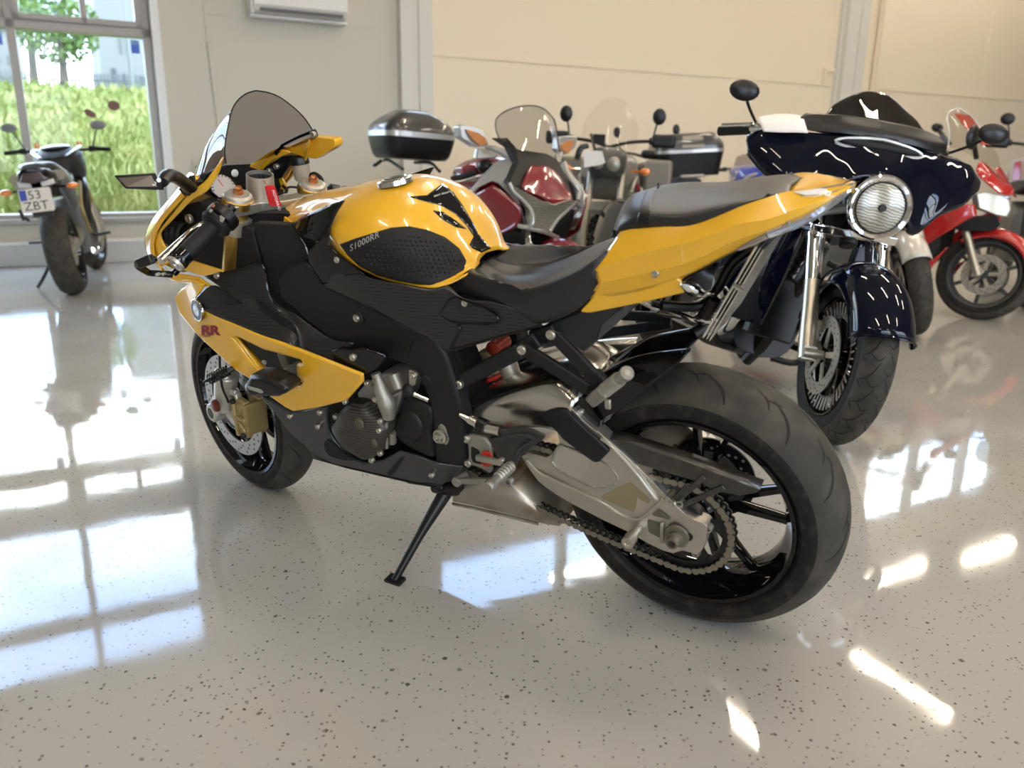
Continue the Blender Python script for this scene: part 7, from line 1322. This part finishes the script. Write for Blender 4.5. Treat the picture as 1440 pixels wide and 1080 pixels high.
for sd in (1, -1):
    m = MB(); m.tube([(1.22, sd * .10, 1.10), (1.15, sd * .30, 1.14), (1.05, sd * .42, 1.13)], .013, n=10); H_.p(xf(m, HS), 'handlebar', M_chr); m = MB(); m.tube([(1.07, sd * .40, 1.13), (.98, sd * .50, 1.115)], .02, n=14); H_.p(xf(m, HS), 'grip', M_blks)
    m = MB(); q = A([1.10, sd * .38, 1.15]); e = SX(1047, 127, 1.25) if sd < 0 else mir(SX(1047, 127, 1.25)); m.tube([q, q * .4 + e * .6 + A([0, 0, -.01]), e], .006, n=8); H_.p(xf(m, HS), 'mirror_stalk', M_blks); m = MB(); m.ell(e, (.022, .060, .040)); H_.p(xf(m, HS), 'mirror', M_blks)
    m = MB(); m.tube([(1.10, sd * .36, 1.15), (1.16, sd * .42, 1.14), (1.10, sd * .52, 1.125)], .008, n=8); H_.p(xf(m, HS), 'lever', M_chr)
# engine, leg guards, tank and rear end
H_.block([(.45, .16, .20, .52, .5), (.75, .20, .16, .50, .5), (1.02, .16, .20, .56, .6)], 'engine', M_blks)
for x0, dx in ((.70, -.10), (.92, .10)):
    m = MB()
    for k in range(8): m.lathe([(.0, .01), (.085, .01), (.085, -.004), (0, -.004)], A([x0, 0, .52]) + A([dx, 0, .22]) * k / 7, (dx, 0, .22), n=20)
    m.tube([A([x0, 0, .5]), A([x0, 0, .5]) + A([dx, 0, .26])], .07, n=18); H_.p(m, 'cylinder', M_blks); m = MB(); m.box(A([x0, 0, .5]) + A([dx, 0, .27]), (.17, .22, .06)); H_.p(m, 'rocker_cover', M_chr, bevel=.02)
m = MB(); m.ell((.86, -.20, .66), (.10, .05, .08)); H_.p(m, 'air_cleaner', M_chr); m = MB(); m.ell((1.10, -.14, .70), (.03, .03, .03)); m.tube([(1.0, -.16, .52), (1.06, -.18, .40), (.95, -.18, .26), (.5, -.2, .24), (-.2, -.21, .26)], .03, n=12); H_.p(m, 'exhaust_pipe', M_chr)
for sd in (1, -1):
    m = MB(); m.tube([(1.16, sd * .08, .66), (1.20, sd * .22, .64), (1.18, sd * .32, .56), (1.10, sd * .33, .38), (1.02, sd * .22, .22), (.98, sd * .10, .20)], .015, n=10); H_.p(m, 'leg_guard', M_blks)
    m = MB(); m.grid(patch([[(1.24, sd * .12, .78), (1.22, sd * .24, .80), (1.12, sd * .36, .80)], [(1.22, sd * .13, .55), (1.20, sd * .26, .55), (1.08, sd * .36, .55)], [(1.16, sd * .12, .34), (1.12, sd * .22, .34), (1.02, sd * .30, .34)]], 14, 14)); H_.p(m, 'leg_shield', M_navy, solid=.02, off=0)
    m = MB(); m.box((.78, sd * .30, .27), (.42, .13, .03)); H_.p(m, 'footboard', M_blks, bevel=.008)
    H_.block([(-.62, .055, .42, .70, .5), (-.40, .085, .36, .74, .4), (.0, .09, .36, .74, .4), (.14, .06, .42, .70, .5)], 'saddlebag', M_navy, fn=lambda p, sd=sd: p + A([0, sd * .27, 0]))
m = MB(); m.tube([(1.20, 0, .72), (1.05, 0, .30), (.95, 0, .16)], .03, n=10); m.tube([(1.18, -.06, .75), (.9, -.08, .80), (.4, -.10, .72)], .02, n=8); m.tube([(1.18, .06, .75), (.9, .08, .80), (.4, .10, .72)], .02, n=8); H_.p(m, 'frame_tube', M_blks)
m = MB(); m.box((1.12, -.05, .42), (.06, .22, .26)); H_.p(m, 'oil_cooler', M_blks, bevel=.01)
H_.block([(.46, .06, .80, .88, .8), (.62, .14, .78, .95, .7), (.90, .16, .78, 1.0, .7), (1.08, .10, .84, .98, .8)], 'fuel_tank', M_navy); H_.block([(-.40, .15, .70, .84, .6), (-.05, .17, .66, .80, .6), (.30, .17, .62, .72, .6), (.52, .12, .68, .82, .7)], 'seat', M_seat)
G = [[A([0, 0, .325]) + tyre_pt(.365, .22, b_ * D2R, a__ * D2R, .235) for b_ in np.linspace(-95, 95, 17)] for a__ in np.linspace(40, 190, 24)]; m = MB(); m.grid(G); H_.p(m, 'rear_mudguard', M_navy, solid=.004)
m = MB(); m.tube([(.35, .18, .24), (.33, .36, .10), (.32, .40, .12)], .012, n=8); H_.p(m, 'side_stand', M_blks)
# the paper laid over the top of its fairing
pg = [[h1(395, 400, 1.30), h1(540, 375, 1.29), h1(690, 375, 1.29), h1(775, 395, 1.31)], [h1(410, 445, 1.345), h1(560, 440, 1.365), h1(700, 435, 1.375), h1(790, 450, 1.38)], [h1(440, 520, 1.375), h1(580, 527, 1.395), h1(720, 528, 1.405), h1(818, 533, 1.41)]]
Gp = patch(pg, 16, 12); m = MB(); m.grid(A([[H_.R @ HS(p) + H_.T for p in r_] for r_ in Gp])); tag(m.build('paper_sheet', M_paper, solid=.0015, off=1, loc=(0, 0, .004)), 'white paper sheet draped over the navy fairing below the round mirror', 'paper')

# ---- motorcycle with a white mudguard hidden behind the navy one
g_ = ground(1274, 470); yw = -70; f_ = A([math.cos(yw * D2R), math.sin(yw * D2R)])
E_ = Bike(g_[0] - 1.45 * f_[0], g_[1] - 1.45 * f_[1], yw, -.06, 'motorcycle with a white front mudguard mostly hidden behind the navy touring bike', 1.45, steer=-36)
E_.wheel(0, .31, .15, 'rear', 5, discs=(-1,), disc_r=.11); E_.wheel(1.45, .31, .13, 'front', 5, fn=E_.S); E_.fork(1.45, .31, .10, .70, .021)
G = [[A([1.45, 0, .31]) + tyre_pt(.332, .165, b_ * D2R, a__ * D2R) for b_ in np.linspace(-85, 85, 13)] for a__ in np.linspace(40, 150, 18)]; m = MB(); m.grid(G); E_.p(xf(m, E_.S), 'front_mudguard', mat('cream_paint', (.52, .48, .40), .25, coat=1.), solid=.004)
E_.block([(.45, .14, .26, .66, .5), (.8, .17, .24, .64, .6), (1.05, .12, .32, .62, .6)], 'engine', M_eng); E_.block([(.50, .10, .78, .90, .7), (.75, .15, .76, .97, .6), (1.02, .11, .80, .95, .7)], 'fuel_tank', M_rd); E_.block([(-.3, .12, .76, .84, .6), (.1, .14, .74, .82, .6), (.5, .12, .76, .83, .7)], 'seat', M_seat)
E_.bars(A([1.05, 0, .98]), .36, .04, .06); m = MB(); m.lathe([(0, .03), (.07, .02), (.085, 0), (.08, -.06), (.04, -.11), (0, -.12)], E_.S((1.24, 0, .86)), (1, 0, 0), n=28); E_.p(m, 'headlamp', M_chr)

# ---- bright red sport tourer at the right edge
yw = -52; f_ = A([math.cos(yw * D2R), math.sin(yw * D2R)])
R_ = Bike(3.156 - 1.47 * f_[0], 5.409 - 1.47 * f_[1], yw, -.10, 'bright red sport tourer with a red price sheet in its screen', 1.47, steer=13)
R_.wheel(0, .32, .18, 'rear', 5, discs=(-1,), disc_r=.12); R_.wheel(1.47, .30, .125, 'front', 6, disc_r=.135, fn=R_.S, rimmat=mat('grey_rim', (.06, .06, .062), .4, .3), rot=25); R_.fork(1.47, .30, .105, .66, .022, M_stl, M_stl)
g1 = R_.zt(1260, 140, 8); g2 = R_.zt(1250, 270, 5.684)
G = [[A([1.47, 0, .30]) + tyre_pt(.32, .17, b_ * D2R, a__ * D2R) for b_ in np.linspace(-95, 95, 15)] for a__ in np.linspace(8, 132, 20)]; m = MB(); m.grid(G); R_.p(xf(m, R_.S), 'front_mudguard', M_rd2, solid=.004)
R_.block([(.25, .12, .26, .74, .5), (.6, .17, .22, .80, .5), (1.0, .16, .28, .86, .5), (1.18, .10, .40, .80, .6)], 'engine', M_dark)
fl_ = [[g2(120, 385, -.26), g2(250, 290, -.27), g2(440, 150, -.27), g2(600, 105, -.24), g2(690, 100, -.20)], [g2(160, 440, -.25), g2(300, 350, -.26), g2(480, 230, -.26), g2(600, 180, -.24), g2(700, 170, -.19)], [g2(235, 490, -.23), g2(350, 390, -.24), g2(500, 300, -.24), g2(610, 230, -.22), g2(705, 185, -.19)]]
G = patch(fl_, 20, 12)
for q_ in (G, mir(G)): m = MB(); m.grid(q_); R_.p(m, 'side_fairing', M_rd2, solid=.008, off=0)
lo = [[g2(200, 500, -.22), g2(330, 545, -.23), g2(470, 440, -.22)], [g2(235, 640, -.22), g2(260, 700, -.22), g2(330, 620, -.2)], [g2(235, 790, -.2), g2(290, 795, -.2), g2(300, 760, -.18)]]
G = patch(lo, 12, 10)
for q_ in (G, mir(G)): m = MB(); m.grid(q_); R_.p(m, 'lower_fairing', M_rd2, solid=.008, off=0)
m = MB(); m.tube([g2(290, 530, -.23), g2(275, 640, -.23), g2(310, 760, -.22)], .022, n=10); R_.p(m, 'radiator_hose', mat('slate_hose', (.10, .12, .13), .5))
ns = [[g1(900, 790, -.21), g1(940, 700, -.16), g1(1000, 720, -.10), g1(1060, 770, -.04)], [g1(940, 870, -.20), g1(1050, 850, -.15), g1(1120, 860, -.08), g1(1180, 900, -.02)], [g1(1010, 930, -.18), g1(1120, 960, -.12), g1(1220, 970, -.06), g1(1310, 1000, .0)], [g1(1150, 1050, -.14), g1(1220, 1070, -.10), g1(1280, 1080, -.04), g1(1320, 1050, .02)]]
G = patch(ns, 16, 16)
for q_ in (G, mir(G)): m = MB(); m.grid(q_); R_.p(m, 'nose_fairing', M_rd2, solid=.008, off=0)
hlp = [(700, 10, -.18), (770, 0, -.15), (900, 25, -.08), (960, 60, -.02), (975, 140, 0), (940, 200, -.02), (860, 180, -.08), (720, 130, -.16)]
L = A([g2(*q_) for q_ in hlp]); 
for q_, dd in ((L, (-.05, .03, 0)), (mir(L), (-.05, -.03, 0))): m = MB(); m.prism(q_, dd); R_.p(m, 'headlamp', M_lampg, bevel=.006)
m = MB(); m.prism(A([g2(600, 215, -.16), g2(705, 190, -.16), g2(860, 190, -.10), g2(890, 260, -.08), g2(840, 310, -.10), g2(620, 310, -.14), g2(540, 270, -.15)]), (-.1, .12, 0)); R_.p(m, 'inner_cowl', M_dark)
sw = [[g1(590, 540, -.16), g1(700, 560, -.13), g1(860, 640, -.08), g1(1000, 720, -.02), g1(1100, 780, .06), g1(1190, 860, .12)], [g1(600, 350, -.13), g1(720, 370, -.10), g1(860, 430, -.05), g1(980, 500, 0), g1(1080, 560, .06), g1(1150, 640, .12)], [g1(575, 180, -.11), g1(680, 180, -.08), g1(800, 240, -.04), g1(900, 330, .0), g1(990, 430, .05), g1(1060, 520, .10)], [g1(640, 120, -.06), g1(700, 100, -.04), g1(770, 135, -.02), g1(850, 190, .0), g1(920, 280, .03), g1(1000, 400, .06)]]
G = patch(sw, 22, 18); m = MB(); m.grid(G); ws_ = R_.p(m, 'windscreen', glassmat('hazy_screen', (.80, .78, .74), 1.5), smooth=70)
m = MB(); m.tube(list(np.concatenate([G[:, 0], G[-1]])[::3]), .004, n=6, samples=60); R_.p(m, 'screen_edge', M_lensw, ws_)
rs_ = [[g1(650, 150, -.045), g1(750, 165, -.02), g1(840, 180, .005)], [g1(740, 270, -.035), g1(850, 290, .0), g1(930, 310, .025)], [g1(860, 400, -.02), g1(950, 440, .015), g1(1000, 400, .045)], [g1(960, 505, -.005), g1(1010, 510, .02), g1(1060, 512, .055)]]
m = MB(); m.grid(patch(rs_, 12, 14)); o_ = R_.p(m, 'screen_sheet', mat('red_sheet', (.60, .10, .06), .6), ws_, solid=.002)
for (x, y, yy, rx, rz) in ((865, 425, -.30, .075, .078), (465, 318, .28, .07, .034)):
    m = MB(); e = g1(x, y, yy); m.ell(e, (.03, rx, rz)); R_.p(m, 'mirror', M_blks); m = MB(); b0 = g1(905, 660, -.2) if yy < 0 else g1(600, 500, .16); m.tube([b0, e], .016, n=8); R_.p(m, 'mirror_stem', M_blks)
R_.block([(.48, .10, .80, .92, .7), (.66, .17, .78, .99, .6), (.95, .16, .78, 1.0, .6), (1.1, .10, .84, .95, .7)], 'fuel_tank', M_rd2); R_.block([(-.35, .12, .80, .88, .6), (.1, .15, .76, .85, .6), (.5, .12, .76, .86, .7)], 'seat', M_seat); R_.block([(-.45, .08, .76, .84, .6), (-.1, .15, .62, .78, .6), (.3, .15, .60, .74, .7)], 'tail_cowl', M_rd2); R_.bars(A([1.10, 0, 1.0]), .36, .02, .06)

# ---- dark adventure bike at the very edge
yw = -112; f_ = A([math.cos(yw * D2R), math.sin(yw * D2R)]); c0 = A([3.78, 5.86])
Q_ = Bike(c0[0] - 1.5 * f_[0], c0[1] - 1.5 * f_[1], yw, -.05, 'black adventure motorcycle cut off by the right picture edge', 1.5)
Q_.wheel(0, .33, .15, 'rear', 8, discs=(-1,), disc_r=.13); Q_.wheel(1.5, .33, .12, 'front', 8, fn=Q_.S); Q_.fork(1.5, .33, .105, .80, .022, M_blks, M_gold, split=.6)
q1 = Q_.zx(1260, 140, 8)
Q_.block([(.4, .15, .28, .72, .5), (.75, .2, .26, .74, .5), (1.02, .14, .34, .70, .6)], 'engine', M_eng); Q_.block([(.5, .12, .82, .96, .7), (.75, .2, .78, 1.06, .6), (1.12, .16, .84, 1.08, .7)], 'fuel_tank', M_gls); Q_.block([(-.35, .12, .88, .95, .6), (.1, .15, .84, .93, .6), (.5, .12, .84, .93, .7)], 'seat', M_seat)
Q_.block([(1.20, .03, .72, .76, .7), (1.45, .08, .72, .77, .7), (1.80, .06, .70, .73, .7)], 'beak', mat('beak_dark', (.05, .052, .055), .4)); Q_.block([(1.14, .13, .88, 1.15, .6), (1.26, .12, .88, 1.15, .6), (1.32, .07, .92, 1.08, .7)], 'headlamp_cowl', M_gls)
for sd in (1, -1): m = MB(); m.prism(rnd([(1.325, sd * .02, .98), (1.325, sd * .10, 1.02), (1.32, sd * .10, 1.08), (1.32, sd * .03, 1.06)], .01), (-.03, 0, 0)); Q_.p(m, 'headlamp', M_lampg)
for sd in (1, -1): m = MB(); m.prism(rnd([(1.28, sd * .12, .92), (1.16, sd * .24, .88), (1.10, sd * .25, 1.04), (1.24, sd * .15, 1.08)], .015), (-.02, 0, 0)); Q_.p(m, 'side_panel', mat('white_red_panel', (.62, .58, .54), .3, coat=.6)); m = MB(); m.prism(rnd([(1.225, sd * .19, .90), (1.19, sd * .23, .90), (1.15, sd * .235, 1.03), (1.18, sd * .20, 1.04)], .01), (.02, 0, 0)); Q_.p(m, 'panel_stripe', M_rd2)
m = MB(); m.grid(patch([[(1.22, .15, 1.12), (1.29, 0, 1.12), (1.22, -.15, 1.12)], [(1.14, .16, 1.26), (1.2, 0, 1.28), (1.14, -.16, 1.26)], [(1.06, .12, 1.37), (1.1, 0, 1.39), (1.06, -.12, 1.37)]], 12, 10)); Q_.p(m, 'windscreen', glassmat('brown_screen', (.25, .23, .20), 1.5), smooth=70)
Q_.bars(A([1.06, 0, 1.12]), .43, .05, .08, (A([0, .04, .15]), (.016, .05, .045)))
for sd in (1, -1): m = MB(); m.box((1.10, sd * .37, 1.17), (.05, .16, .09)); Q_.p(xf(m, Q_.S), 'hand_guard', M_blks, bevel=.02)
# two round brown suction discs on the window glass
for px, py, rx, rz, lb in ((160, 148.5, .052, .044, 'upper right of two round brown stickers on the window glass'), (126.5, 159.5, .047, .034, 'lower left of two round brown stickers on the window glass')):
    c = OUT(px, py, .09); m = MB(); t = np.linspace(0, 2 * PI, 28, endpoint=False); L = [c + U * rx * math.cos(a) + A([0, 0, 1]) * (rz * math.sin(a) - (.35 * rx * math.cos(a) if px < 140 else 0)) for a in t]; m.prism(L, N * .004); tag(m.build('window_sticker', mat('brown_sticker', (.16, .06, .045), .5), smooth=0), lb, 'sticker')
